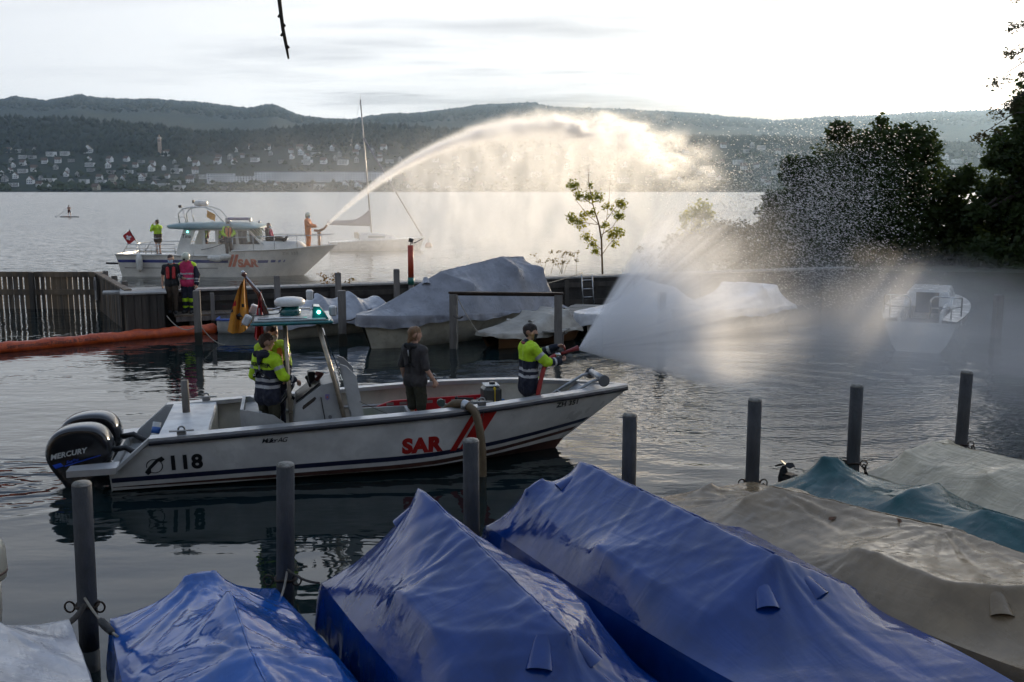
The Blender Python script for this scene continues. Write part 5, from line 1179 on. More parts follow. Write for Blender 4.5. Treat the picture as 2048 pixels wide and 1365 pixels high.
# cabin
def slab(name, poly, y, th, mt):
    m = MB(); m.prism([(x, y, z) for x, z in poly], (0, th, 0)); return m.build(name, mt, tina)
for sg in (-1, 1):
    y = sg * 1.15; th = -.06 * sg
    slab('cabin_side', [(2.95, 1.0), (7.2, 1.0), (7.4, 1.62), (3.12, 1.62)], y, th, CABW)
    aft = slab('cabin_quarter', [(3.12, 1.62), (3.72, 1.62), (4.02, 2.36), (3.42, 2.36)], y, th, CABW)
    if sg < 0: quarter = aft
    slab('window_pillar', [(4.36, 1.62), (4.48, 1.62), (4.48, 2.36), (4.36, 2.36)], y, th, CABW)
    slab('window_pillar', [(5.0, 1.62), (5.12, 1.62), (5.12, 2.36), (5.0, 2.36)], y, th, CABW)
    slab('window_pillar', [(6.05, 1.62), (6.2, 1.62), (6.12, 2.36), (5.98, 2.36)], y, th, CABW)
    slab('window_pillar', [(7.28, 1.62), (7.4, 1.62), (6.72, 2.36), (6.6, 2.36)], y, th, CABW)
    slab('window_header', [(3.40, 2.30), (6.7, 2.30), (6.6, 2.40), (3.42, 2.40)], y, th, CABW)
    if sg > 0: slab('far_window', [(6.2, 1.62), (7.28, 1.62), (6.6, 2.30), (6.12, 2.30)], y, -.02, mat('dull_glass', (.25, .27, .28), .1))
slab('side_window', [(6.2, 1.64), (7.27, 1.64), (6.62, 2.30), (6.13, 2.30)], -1.13, .012, GLS)
for yy in (-.38, .38): MB().tube([(7.4, yy, 1.62), (6.65, yy, 2.36)], .025, 6).build('screen_bar', CABW, tina)
m = MB(); m.prism([(7.4, -1.1, 1.62), (7.4, 1.1, 1.62), (6.66, 1.1, 2.34), (6.66, -1.1, 2.34)], (.015, 0, .01)); m.build('windscreen', GLS, tina)
MB().box((5.5, .5, 1.68), (.9, .8, 1.3)).build('cabin_seat', mat('cabin_brown', (.22, .17, .12), .7), tina)
m = MB(); rows = []
for x, z0, z1, w in ((2.62, 2.50, 2.56, 1.30), (2.75, 2.40, 2.60, 1.34), (3.4, 2.36, 2.64, 1.36), (5.0, 2.36, 2.68, 1.36), (6.4, 2.36, 2.66, 1.34), (7.0, 2.38, 2.54, 1.28), (7.25, 2.42, 2.46, 1.1)):
    rows.append([(x, -w, z0), (x, -w * .99, (z0 + z1) / 2 + .02), (x, -w * .8, z1), (x, 0, z1 + .05), (x, w * .8, z1), (x, w * .99, (z0 + z1) / 2 + .02), (x, w, z0), (x, 0, z0)])
m.grid(rows, closed=True, smooth=True); m.f.append(tuple(range(8))); m.mi.append(0); m.sm.append(False); m.f.append(tuple(range(48, 56))); m.mi.append(0); m.sm.append(False)
fix_normals(m.build('cabin_roof', mat('teal_grey_roof', (.16, .26, .27), .35, vs=1.5), tina))
decal('name_lettering', text_mesh('Tina', .27, .003, .15), (3.30, -3, 1.93), (1, 0, 0), (0, 0, 1), quarter, tina, BLKD, off=.01)['kind'] = 'stuff'
MB().ball((3.62, -1.17, 2.24), .05, 8).build('side_light', emit('teal_light', (.2, .9, .8), 4.), tina)
# radar arch
for sg in (-.55, .55):
    MB().tube([(3.0, sg, 2.62), (2.95, sg, 3.1), (3.15, sg, 3.35), (3.6, sg, 3.45), (4.3, sg, 3.45), (4.75, sg, 3.28), (5.3, sg, 2.66)], .03, 8).build('radar_arch', STEEL, tina)
    MB().tube([(3.35, sg, 2.62), (3.2, sg, 3.36)], .022, 6).build('arch_strut', STEEL, tina)
MB().tube([(3.2, -.55, 3.36), (3.2, .55, 3.36)], .025, 6).build('arch_bar', STEEL, tina); MB().tube([(2.96, -.55, 2.95), (3.28, -.55, 2.95)], .018, 6).build('arch_bar', STEEL, tina); MB().tube([(3.9, -.55, 3.46), (3.9, .55, 3.46)], .03, 6).build('arch_bar', STEEL, tina)
m = MB(); m.lathe([(.30, 0), (.34, .04), (.34, .2), (.30, .26), (.02, .28)], (3.95, 0, 3.50), 20); m.build('radar', mat('radome', (.66, .64, .6), .35), tina)
MB().box((3.55, .0, 3.72), (.09, .09, .16)).build('mast_light', BLKD, tina); MB().box((3.05, -.5, 3.48), (.16, .14, .14), bev=.03).build('horn', BLKD, tina)
m = MB(); m.grid([[(4.65 + .1 * math.sin(i), -.5 + .05 * math.sin(i * 2 + j), 3.25 - j * .07 - i * .03) if False else (4.42 + i * .07, -.55 + .05 * math.sin(i * 2.1 + j), 3.30 - j * .06 - i * .035) for j in range(7)] for i in range(7)], smooth=True); m.build('orange_pennant', mat('pennant', (.75, .35, .05), .7), tina)
m = MB().box((5.95, -.3, 2.86), (1.1, .22, .14), bev=.04); m.build('light_bar', mat('lightbar_blue', (.05, .05, .18), .2), tina)
for x in (5.35, 6.55): MB().box((x, -.3, 2.82), (.12, .24, .22), bev=.03).build('bar_end', GALV, tina)
MB().lathe([(.06, 0), (.09, .05), (.06, .14)], (7.0, -.25, 2.64), 10).build('searchlight', GALV, tina)
MB().tube([(2.9, -.4, 2.7), (1.9, -.4, 3.2)], .008, 5).build('whip_aerial', STEEL, tina)
# rails
def rail(name, pts, r=.025): return MB().tube(pts, r, 6).build(name, STEEL, tina)
rail('stern_rail', [(.35, -1.4, 1.15), (.65, -1.42, 1.62), (3.05, -1.45, 1.62), (3.05, -1.45, 1.15)]); rail('stern_rail', [(.55, -1.41, 1.42), (3.05, -1.45, 1.42)], .016); rail('stern_rail', [(.35, 1.4, 1.15), (.65, 1.42, 1.62), (3.0, 1.45, 1.62)])
rail('stern_rail', [(.60, -1.4, 1.6), (.60, 1.4, 1.6)])
for x in (1.1, 1.55, 2.1): rail('rail_post', [(x, -1.43, 1.12), (x, -1.43, 1.62)], .018)
for x in (1.35, 1.95): rail('rail_hoop', [(x - .12, -1.40, 1.15), (x - .14, -1.40, 1.5), (x, -1.40, 1.56), (x + .12, -1.40, 1.45), (x + .08, -1.40, 1.2)], .016)
fw = [(x, -tb_(x) + .08, lerp(1.98, 2.08, (x - 6) / 5)) for x in np.linspace(6.0, 10.3, 16)] + [(10.75, 0, 2.1)]
rail('bow_rail', fw); rail('bow_rail', [(a, -b, c) for a, b, c in fw])
for x in (6.0, 7.0, 8.0, 9.05, 10.0):
    for sg in (-1, 1): rail('rail_post', [(x, sg * (tb_(x) - .08), tz_(x) - .1), (x, sg * (tb_(x) - .08), lerp(1.98, 2.08, (x - 6) / 5))], .02)
m = MB(); rows = [[(x, -w, 1.30), (x, -w * .95, z), (x, 0, z + .08), (x, w * .95, z), (x, w, 1.30)] for x, w, z in ((6.9, 1.15, 1.72), (8.0, 1.0, 1.74), (8.9, .72, 1.66), (9.3, .5, 1.40))]; m.grid(rows, smooth=True); m.f.append((15, 16, 17, 18, 19)); m.mi.append(0); m.sm.append(False); m.build('foredeck_trunk', CABW, tina)
MB().box((7.9, 0, 1.84), (.8, .8, .05), bev=.015).build('deck_hatch', mat('pale_blue_hatch', (.45, .55, .62), .3), tina)
# monitor
m = MB(); m.cyl((10.0, -.1, 1.4), (10.0, -.1, 2.15), .06, n=10); m.lathe([(.1, 0), (.11, .06), (.07, .1)], (10.0, -.1, 2.1), 12); m.tube([(9.75, -.1, 2.28), (10.0, -.1, 2.25), (10.25, -.1, 2.36), (10.42, -.1, 2.55)], [.06, .075, .065, .05], 10); m.build('water_monitor', mat('brass_monitor', (.35, .16, .06), .4, metal=.5), tina)
# fenders on the side
FEN = mat('fender_white', (.66, .64, .58), .45, vs=3., dirt=.2)
def fender(label, x, z, ax, r, l):
    p = TW_ @ Vector((x, -tb_(x) - r * .98, z)); f = thing('fender', label, 'fender', p, TA)
    MB().lathe([(.02, -l / 2 - .08), (r * .6, -l / 2 - .02), (r, -l / 2 + .1), (r, l / 2 - .1), (r * .6, l / 2 + .02), (.02, l / 2 + .08)], (0, 0, 0), 14, axis=Vector(ax)).build('body', FEN, f); return f
fender('long white fender hanging upright at the stern of the cabin boat', 1.3, .72, (0, 0, 1), .16, .75)
fender('white fender lying level along the cabin boat side', 5.15, .95, (1, 0, -.12), .15, .62); fender('second white fender lashed beside the orange slashes', 5.68, 1.02, (1, 0, .1), .17, .42)
bf_ = thing('ball_fender', 'white ball fender with blue cap hung from the cabin boat', 'fender', TW_ @ Vector((4.05, -2.0, .38)), TA)
MB().ball((0, 0, 0), .24, 14).build('ball', FEN, bf_); MB().lathe([(.10, 0), (.06, .08), (.02, .1)], (0, 0, .21), 12).build('cap', STRB, bf_); MB().tube([(0, 0, .3), (.0, .5, 1.0)], .012, 5).build('lanyard', ROPE, bf_)
rope('hose_line', 'dark line running from the bow rail down to the side deck of the cabin boat', TW_ @ Vector((6.0, -1.5, 1.9)), TW_ @ Vector((4.3, -1.25, 1.35)), .08, .02)
fl = thing('swiss_flag', 'red flag with white cross on a leaning staff at the cabin boat stern', 'flag', TW_ @ Vector((.95, -.9, 1.62)), TA)
MB().tube([(.05, 0, -.1), (-.42, 0, .72)], .016, 6).build('staff', BLKD, fl)
m = MB(); A0 = Vector((-.42, 0, .70)); rows = []
for i in range(9):
    t = i / 8; rows.append([A0 + Vector((.27 * t, 0, -.50 * t)) + Vector((-.36, 0, -.28)) * (u * .95) + Vector((.02 * math.sin(u * 5), .06 * math.sin(u * 7 + t * 2), -.06 * u * (1 - t))) for u in np.linspace(0, 1, 9)])
m.grid(rows, smooth=True); cl_ = m.build('cloth', RDF, fl)
cr = [(.05, .15), (-.05, .15), (-.05, .05), (-.15, .05), (-.15, -.05), (-.05, -.05), (-.05, -.15), (.05, -.15), (.05, -.05), (.15, -.05), (.15, .05), (.05, .05)]
decal('white_cross', ([(x * .9, y * .9) for x, y in cr], [(0, 1, 2, 11), (2, 3, 4, 5, 8, 9, 10, 11), (5, 6, 7, 8)]), (-.46, -.5, .30), (.85, 0, .5), (-.5, 0, .85), cl_, fl, WHITEV, off=.015)
MB().cyl(TW_ @ Vector((.1, -.9, .62)), TW_ @ Vector((-.75, -.9, .64)), .05).build('stern_pole', BLKD).parent = None
for o in COL.objects:
    if o.name.startswith('stern_pole'): tag(o, 'dark pole sticking out aft from the cabin boat transom', 'pole')
# ================================================================== moored sailing boat
sp = on_z(668, 505, 0); sl = thing('sailing_boat', 'small white sailing boat with furled sails lying beyond the cabin boat', 'sailboat', Vector((sp.x - .6, sp.y + 1.5, 0)), R(16))
SL = 6.9; sbf = outline(SL, 1.05, stern=.7, mid=.45); SW = mat('sailboat_white', (.72, .70, .66), .3)
hull_mesh(SL, sbf, lambda x: .68 + .035 * x, .25, inset=0., under=.62).build('hull', SW, sl)
m = MB(); m.grid([[(x, -sbf(x), .64 + .035 * x), (x, 0, .70 + .035 * x), (x, sbf(x), .64 + .035 * x)] for x in np.linspace(0, SL - .05, 20)], smooth=True); m.build('deck', SW, sl)
m = MB(); m.grid([[(x, -w, .75), (x, -w * .9, z), (x, 0, z + .06), (x, w * .9, z), (x, w, .75)] for x, w, z in ((2.1, .68, 1.15), (2.6, .7, 1.22), (3.8, .62, 1.16), (4.7, .4, .92))], smooth=True); m.f.append((0, 1, 2, 3, 4)); m.mi.append(0); m.sm.append(False); m.build('coachroof', SW, sl)
MB().grid([[(x, -w - .012, z0), (x, -w * .95 - .012, z1)] for x, w, z0, z1 in ((2.7, .69, .92, 1.06), (3.9, .60, .92, 1.05))], smooth=False).build('cabin_window', GLASS, sl)
m = MB(); m.box((1.95, 0, 1.1), (.25, .8, .45), bev=.05); m.build('spray_hood', mat('tan_hood', (.5, .42, .3), .7), sl)
ALM = mat('mast_alloy', (.42, .40, .38), .4, metal=.5)
mt0, mt1 = Vector((3.05, 0, 1.1)), Vector((2.45, 0, 10.6))
MB().tube([mt0, mt1], [.065, .045], 8).build('mast', ALM, sl); MB().cyl(mt1, mt1 + Vector((0, 0, .4)), .01, n=5).build('wind_vane', ALM, sl)
MB().tube([(SL - .15, 0, .95), mt0.lerp(mt1, .72)], .06, 8).build('furled_jib', mat('jib_cover', (.20, .20, .24), .6), sl)
MB().tube([(.1, 0, .8), mt1], .008, 5).build('backstay', STEEL, sl)
m = MB(); rows = []
for i in range(13):
    t = i / 12; x = lerp(-.1, 2.95, t); zb = lerp(1.85, 1.72, t); zt2 = zb + .28 + .25 * t + .75 * max(0, t - .62) ** 1.5 * 4.0; w = lerp(.10, .19, t)
    rows.append([(x, -w * .6, zb), (x, -w, zb + .15), (x, -w * .4, zt2 - .05), (x, 0, zt2), (x, w * .4, zt2 - .05), (x, w, zb + .15), (x, w * .6, zb)])
m.grid(rows, closed=True, smooth=True); m.f.append(tuple(range(7))); m.mi.append(0); m.sm.append(False); m.build('sail_cover', mat('mauve_cover', (.20, .17, .22), .7), sl)
for sg in (-1, 1): MB().tube([(.1, sg * .68, .7), (.05, sg * .68, 1.25), (.05, sg * .1, 1.3)], .018, 6).build('stern_rail', STEEL, sl); MB().tube([(6.2, sg * .3, .85), (6.3, sg * .28, 1.35), (6.85, sg * .03, 1.4)], .016, 6).build('bow_rail', STEEL, sl)
by = on_z(857, 494, 0); b_ = thing('mooring_buoy', 'small pinkish mooring buoy floating beyond the red marker', 'buoy', by)
MB().ball((0, 0, .06), .28, 10).build('float', mat('buoy_pink', (.65, .38, .28), .5), b_); MB().cyl((0, 0, .3), (0, 0, .62), .03).build('ring_stem', IRON, b_)
# ================================================================== stand-up paddle board
su = on_z(139, 435, 0); sp_ = thing('paddle_board', 'dark paddle board far out on the open lake', 'board', su, R(-8))
m = MB(); m.grid([[(x, -w, .10), (x, 0, .14), (x, w, .10), (x, w * .8, .0), (x, -w * .8, .0)] for x, w in [(x_, .40 * math.sqrt(max(.01, 1 - (x_ / 1.65) ** 2))) for x_ in np.linspace(-1.64, 1.64, 15)]], closed=True, smooth=True); m.build('deck', mat('sup_dark', (.05, .05, .055), .5), sp_)
MB().prism([(-1.0, -.22, .135), (.1, -.3, .145), (.1, .1, .145), (-1.0, .1, .135)], (0, 0, .01)).build('red_pad', mat('sup_red', (.4, .04, .05), .6), sp_)
pd_ = thing('paddle', 'thin paddle with dark blade held out beside the paddle board', 'paddle', su, R(-8))
MB().tube([(-.35, -.1, 1.25), (-1.9, -.4, .06)], .025, 6).build('shaft', mat('sup_shaft', (.3, .3, .3), .5), pd_); MB().box((-2.0, -.42, .06), (.42, .2, .05), rot=Matrix.Rotation(.6, 3, 'Y'), bev=.02).build('blade', BLKD, pd_)
# ================================================================== people
def caps(m, a, b, ra, rb_, n=14):
    a, b = Vector(a), Vector(b); d = b - a; L = d.length
    if L < 1e-5: d = Vector((0, 0, 1)); L = 1e-5
    pr = [(max(1e-4, ra * math.sin(t)), -ra * math.cos(t)) for t in np.linspace(0, math.pi / 2, 5)] + [(max(1e-4, rb_ * math.cos(t)), L + rb_ * math.sin(t)) for t in np.linspace(0, math.pi / 2, 5)]
    m.lathe(pr, a, n, axis=d.normalized())
def blend(name, bones, voxel, cols, mats, parent, smooth=3, rough=0., seed=0):
    """one continuous skin grown over a set of tapered limbs; each face takes the colour of the limb it belongs to"""
    m = MB()
    for b in bones: caps(m, b[1], b[2], b[3], b[4])
    me = m.mesh('tmp', []) if False else bpy.data.meshes.new('tmp')
    me.from_pydata(m.v, [], m.f); me.update()
    ob = bpy.data.objects.new('tmp', me); COL.objects.link(ob)
    md = ob.modifiers.new('r', 'REMESH'); md.mode = 'VOXEL'; md.voxel_size = voxel; md.use_smooth_shade = True
    if smooth: sm = ob.modifiers.new('s', 'SMOOTH'); sm.factor = .5; sm.iterations = smooth
    dg = bpy.context.evaluated_depsgraph_get(); out = bpy.data.meshes.new_from_object(ob.evaluated_get(dg)); bpy.data.objects.remove(ob); bpy.data.meshes.remove(me)
    out.name = name
    for q in mats: out.materials.append(q)
    nv = len(out.vertices); co = np.empty(nv * 3); out.vertices.foreach_get('co', co); co = co.reshape(-1, 3)
    if rough:
        nr = np.empty(nv * 3); out.vertices.foreach_get('normal', nr); nr = nr.reshape(-1, 3)
        dd = np.array([mnoise.fractal(Vector((c[0] * 9 + seed, c[1] * 9, c[2] * 6)), 1., 2., 3) for c in co]); co = co + nr * (dd * rough)[:, None]; out.vertices.foreach_set('co', co.ravel())
    if cols is not None:
        nf = len(out.polygons); ce = np.empty(nf * 3); out.polygons.foreach_get('center', ce); ce = ce.reshape(-1, 3)
        best = np.full(nf, 1e9); bi = np.zeros(nf, int); bt = np.zeros(nf)
        for k, b in enumerate(bones):
            a = np.array(b[1]); d = np.array(b[2]) - a; l2 = max(1e-9, d @ d); t = np.clip(((ce - a) @ d) / l2, 0, 1)
            ds = np.linalg.norm(ce - (a + t[:, None] * d), axis=1) - (b[3] + (b[4] - b[3]) * t)
            w = ds < best; best[w] = ds[w]; bi[w] = k; bt[w] = t[w]
        out.polygons.foreach_set('material_index', [cols(bones[bi[i]][0], bt[i], ce[i]) for i in range(nf)])
    out.polygons.foreach_set('use_smooth', [True] * len(out.polygons)); out.update()
    return link(name, out, parent)
SKIN = mat('skin', (.52, .30, .21), .5, vs=12., spec=.35); HAIRD = mat('dark_hair', (.022, .014, .010), .55, vs=40., bump=.8, bs=90.); HAIRB = mat('brown_hair', (.06, .032, .018), .55, vs=40., bump=.8, bs=90.); HAIRG = mat('fair_hair', (.20, .105, .045), .5, vs=40., bump=.8, bs=90., stretch=(1, 1, .3))
HIVIS = mat('hi_vis_cloth', (.44, .68, .012), .7, vs=9., bump=.35, bs=35.); NAVYC = mat('navy_cloth', (.010, .013, .028), .85, vs=9., bump=.35, bs=35.); SILV = mat('reflective_tape', (.40, .40, .41), .45, vs=9.)
BLACKC = mat('black_cloth', (.012, .012, .013), .9, vs=9., bump=.35, bs=35.); OLIVE = mat('olive_cloth', (.036, .034, .018), .9, vs=9., bump=.35, bs=35.); GREYC = mat('grey_cloth', (.045, .040, .040), .9, vs=9., bump=.35, bs=35.); LGREY = mat('light_grey_cloth', (.30, .29, .27), .9, vs=9., bump=.35, bs=35.); BROWNC = mat('brown_cloth', (.055, .036, .022), .9, vs=9., bump=.35, bs=35.)
ORGC = mat('orange_cloth', (.62, .16, .02), .7, vs=9., bump=.35, bs=35.); REDV = mat('red_vest', (.42, .018, .02), .6, vs=9., bump=.3, bs=35.); PINKV = mat('pink_vest', (.50, .022, .10), .7, vs=9., bump=.3, bs=35.); MASKB = mat('mask_blue', (.35, .50, .62), .8); MASKK = mat('mask_black', (.015, .015, .016), .8); HELM = mat('helmet_shell', (.55, .56, .44), .28, vs=4.); SHOE = mat('shoe', (.03, .03, .03), .7); EYE = mat('eye_dark', (.02, .015, .012), .2)
J0 = dict(pel=(0, 0, .96), neck=(-.01, 0, 1.47), head=(.015, 0, 1.625), shL=(-.01, .185, 1.40), elL=(-.03, .235, 1.12), wrL=(.04, .225, .87), hipL=(0, .09, .93), knL=(.02, .10, .50), anL=(-.01, .10, .09), shR=(-.01, -.185, 1.40), elR=(-.03, -.235, 1.12), wrR=(.04, -.225, .87), hipR=(0, -.09, .93), knR=(.02, -.10, .50), anR=(-.01, -.10, .09))
def hand(w, fore, palm, curl, k=1.0, side=1):
    """palm, four fingers of unequal length and a thumb; palm = the way the palm faces"""
    f = fore.normalized(); p = (palm - f * palm.dot(f)).normalized(); s = f.cross(p) * side; out = []
    c0 = w + f * .02; c1 = w + f * .085
    for q in (-.027, -.009, .009, .027): out.append(('hand', c0 + s * q * .8, c1 + s * q, .014 * k, .012 * k))
    for q, ln in ((-.030, .062), (-.010, .074), (.010, .080), (.030, .070)):
        a = c1 + s * q; d = f; pos = a
        for j, fr in enumerate((.45, .32, .25)):
            ang = curl * (.7 if j == 0 else 1.); ax = s; d = (Matrix.Rotation(ang * (-1 if True else 1), 3, ax * side) @ d) if False else (d * math.cos(ang) + p * math.sin(ang)).normalized()
            # keep turning towards the palm
            p2 = (p * math.cos(ang) - f * math.sin(ang)); nx_ = pos + d * ln * fr; out.append(('hand', pos, nx_, .0095 * k, .0085 * k)); pos = nx_; f_, p_ = d, None
            if j < 2:
                base = curl * (.7 + j + 1); d = f * math.cos(base * .62) + p * math.sin(base * .62)
    t0 = w + f * .03 + s * .030; t1 = t0 + (f * .5 + s * .6 + p * .35).normalized() * .042; t2 = t1 + (f * .85 + s * (.1 - .3 * curl) + p * .5 * curl).normalized() * .034
    out += [('hand', t0, t1, .013 * k, .0105 * k), ('hand', t1, t2, .0105 * k, .009 * k)]
    return out
def person(label, loc, rz, H=1.75, pose={}, head_yaw=0., head_pitch=0., voxel=.016, body=None, wear=(), extras=None, hair=None, mask=None, helmet=None, curl=.5, palms=None, group=None, sleeve_r=0.):
    o = thing('person', label, 'person', loc, rz, group); o.scale = (H / 1.75,) * 3
    J = {k: Vector(v) for k, v in {**J0, **pose}.items()}
    B = []
    lat = (J['shL'] - J['shR']).normalized(); up = (J['neck'] - J['pel']).normalized(); fwd = lat.cross(up)
    for sg in (1, -1):
        B.append(('torso', J['pel'] + lat * sg * .07 + up * .02, J['pel'] + up * .22 + lat * sg * .072, .105, .098)); B.append(('torso', J['pel'] + up * .22 + lat * sg * .072, J['neck'] - up * .10 + lat * sg * .092, .098, .105))
    for S in 'LR':
        B.append(('shoulder', J['neck'] - up * .05, J['sh' + S], .07, .062)); B.append(('uparm' + S, J['sh' + S], J['el' + S], .054, .043)); B.append(('forearm' + S, J['el' + S], J['wr' + S], .042, .029))
        B.append(('thigh' + S, J['hip' + S], J['kn' + S], .088, .060)); B.append(('calf' + S, J['kn' + S], J['an' + S], .058, .040))
        ft = J.get('toe' + S, J['an' + S] + Vector((.15, .015 if S == 'L' else -.015, -.055))); B.append(('foot', J['an' + S] - Vector((.03, 0, .035)), ft, .042, .032))
    Rh = Matrix.Rotation(head_yaw, 3, 'Z') @ Matrix.Rotation(head_pitch, 3, 'Y'); hc = J['head']
    def hp(x, y, z): return hc + Rh @ Vector((x, y, z))
    HB = [('neck', J['neck'] - up * .03, hp(-.01, 0, -.06), .056, .052), ('head', hp(-.025, 0, .03), hp(.0, 0, .035), .092, .088), ('head', hp(.03, 0, -.045), hp(.045, 0, -.075), .060, .042), ('head', hp(.01, 0, 0), hp(.035, 0, .0), .078, .070), ('head', hp(.09, 0, .015), hp(.112, 0, -.02), .012, .017), ('head', hp(.078, -.03, .03), hp(.078, .03, .03), .022, .022), ('head', hp(.086, -.014, -.052), hp(.086, .014, -.052), .013, .013)]
    for sg in (-1, 1): HB.append(('head', hp(-.005, sg * .083, .02), hp(-.012, sg * .09, -.02), .016, .012))
    FB = []
    for S, sg in (('L', 1), ('R', -1)):
        pm = (palms or {}).get(S, -lat * sg); FB += hand(J['wr' + S], J['wr' + S] - J['el' + S], Vector(pm), curl, 1. if voxel < .012 else 1.35, sg)
    blend('body', B + HB + FB, voxel * .62 if voxel < .012 else voxel * .8, None, [SKIN], o, 2)
    for sg in (-1, 1): MB().ball(hp(.083, sg * .032, .012), .0115, 6).build('eye', EYE, o)
    nm = {}
    for w in wear:
        bs = []
        for b in B:
            for key, fr in w['bones'].items():
                if b[0] == key or (key in ('uparm', 'forearm', 'thigh', 'calf') and b[0].startswith(key)):
                    e = w.get('ext', .02); f0, f1 = (0., fr) if not isinstance(fr, tuple) else fr
                    p0, p1 = Vector(b[1]).lerp(Vector(b[2]), f0), Vector(b[1]).lerp(Vector(b[2]), f1); r0, r1 = lerp(b[3], b[4], f0), lerp(b[3], b[4], f1)
                    bs.append((b[0], p0, p1, r0 + e, r1 + e * w.get('loose', 1.0)))
        for x in w.get('more', lambda J, hp: [])(J, hp): bs.append(x)
        nm[w['name']] = blend(w['name'], bs, w.get('voxel', voxel), w.get('cols'), w['mats'], o, 2, w.get('rough', .012), len(nm) * 3.3)
    if hair:
        hm, style = hair; hb = [('h', hp(-.035, 0, .055), hp(.005, 0, .065), .094, .085), ('h', hp(-.06, 0, .0), hp(-.055, 0, -.03), .068, .055), ('h', hp(.045, -.03, .105), hp(.045, .03, .105), .026, .026), ('h', hp(-.02, .075, .03), hp(-.03, .072, -.0), .026, .02), ('h', hp(-.02, -.075, .03), hp(-.03, -.072, -.0), .026, .02)]
        if style == 'tied': hb += [('h', hp(-.02, .08, .02), hp(-.03, .075, -.06), .03, .025), ('h', hp(-.02, -.08, .02), hp(-.03, -.075, -.06), .03, .025), ('h', hp(-.10, 0, -.03), hp(-.125, 0, -.10), .042, .028), ('h', hp(-.07, 0, .0), hp(-.08, 0, -.05), .065, .05)]
        if style == 'curly': hb += [('h', hp(.02 * math.cos(a), .05 * math.sin(a * 1.3), .10 + .02 * math.sin(a * 3)), hp(.03 * math.cos(a), .05 * math.sin(a), .115), .045, .035) for a in range(6)]
        blend('hair', hb, voxel * .8, None, [hm], o, 1, .016, 4.)
    if mask:
        rows = []
        for i in range(7):
            a = lerp(-1.25, 1.25, i / 6); rows.append([hp(.015 + (.088 + .022 * math.cos(a * 1.3) * (1 - abs(t - .45))) * math.cos(a) * (1 - .22 * t), .083 * math.sin(a) * (1 - .12 * t), lerp(-.005, -.105, t)) for t in np.linspace(0, 1, 6)])
        MB().grid(rows, smooth=True).build('face_mask', mask, o)
    if helmet:
        hb = [('h', hp(-.03, 0, .06), hp(.01, 0, .065), .125, .12), ('h', hp(-.085, 0, .0), hp(-.09, 0, -.04), .07, .06)]
        he = blend('helmet', hb, voxel * .8, None, [helmet], o, 3)
        MB().tube([hp(.13 * math.cos(a), .125 * math.sin(a), .03) for a in np.linspace(-1.3, 1.3, 11)], .012, 6).build('helmet_brim', helmet, he)
        MB().tube([hp(.125 * math.cos(a) - .01, 0, .06 + .13 * math.sin(a)) for a in np.linspace(.2, 2.6, 11)], .009, 6).build('helmet_crest', helmet, he)
        MB().box(hp(.125, 0, .055), (.03, .06, .05)).build('helmet_badge', BLKD, he)
    if extras: extras(o, J, hp, nm, lat, up, fwd)
    return o
def tape(z, *bands): return any(a <= z <= b for a, b in bands)
def sar_cols(J, zc=1.22, tz=((1.02, 1.06), (.92, .96))):
    def f(bone, t, c):
        if bone.startswith('uparm'): return 2 if .42 < t < .60 else 0
        if bone.startswith('forearm'): return 1 if t > .30 and not .52 < t < .66 else (2 if .52 < t < .66 else 0)
        if bone == 'shoulder': return 0
        if bone == 'collar': return 1
        return 2 if tape(c[2], *tz) else (0 if c[2] > zc else 1)
    return f
ARMS = {'torso': 1., 'shoulder': 1., 'uparm': 1., 'forearm': .93}
def collar(J, hp): return [('collar', J['neck'] + Vector((-.05, -.05, .0)), J['neck'] + Vector((-.05, .05, .0)), .055, .055), ('collar', J['neck'] + Vector((-.02, .07, -.01)), J['neck'] + Vector((.05, .06, -.04)), .04, .035), ('collar', J['neck'] + Vector((-.02, -.07, -.01)), J['neck'] + Vector((.05, -.06, -.04)), .04, .035)]
def hem(z0, z1=None, r=.146):
    def f(J, hp):
        p = J['pel']; return [('torso', p + Vector((0, s * .065, -.02)), p + Vector((0, s * .075, z0)), r, r + .006) for s in (-1, 1)]
    return f
def both(*fs): return lambda J, hp: [b for f in fs for b in f(J, hp)]
def jacket(mats=None, cols=None, long_=-.16, ext=.034, name='jacket'):
    return dict(name=name, bones=ARMS, ext=ext, loose=1.0, mats=mats or [HIVIS, NAVYC, SILV], cols=cols or sar_cols(J0), more=both(collar, hem(long_)), rough=.016)
def trousers(m, ln=.95, ext=.026, name='trousers', cols=None, mats=None, th=1.): return dict(name=name, bones={'thigh': th, **({'calf': ln} if ln > 0 else {})}, ext=ext, mats=mats or [m], cols=cols, more=lambda J, hp: [('torso', J['pel'] + Vector((0, s * .06, -.03)), J['pel'] + Vector((0, s * .06, .05)), .118, .112) for s in (-1, 1)], rough=.012)
SHOES = dict(name='shoes', bones={'foot': 1.}, ext=.014, mats=[SHOE])
def vest(o, J, lat, up, fwd, mt, ln=.34, w=.078, r=.045, name='life_vest', back=True):
    n = J['neck']; bs = []
    for sg in (-1, 1):
        a = n + lat * sg * .075 - up * .02 - fwd * .06; b = n + lat * sg * w * 1.05 + fwd * .10 - up * .10; c = n + lat * sg * w + fwd * .145 - up * ln
        bs += [('v', a, b, r * .85, r), ('v', b, c, r, r * .95)]
    bs.append(('v', n - fwd * .085 + lat * .07, n - fwd * .085 - lat * .07, r, r))
    return blend(name, bs, .014, None, [mt], o, 2, .006)
def strap(o, pts, r=.018, m=None, name='strap'): return MB().tube(pts, r, 6, flat=.45).build(name, m or BLACKC, o)
def PW(x, y, z=FL): return MW @ Vector((x, y, z))
FV = .0125
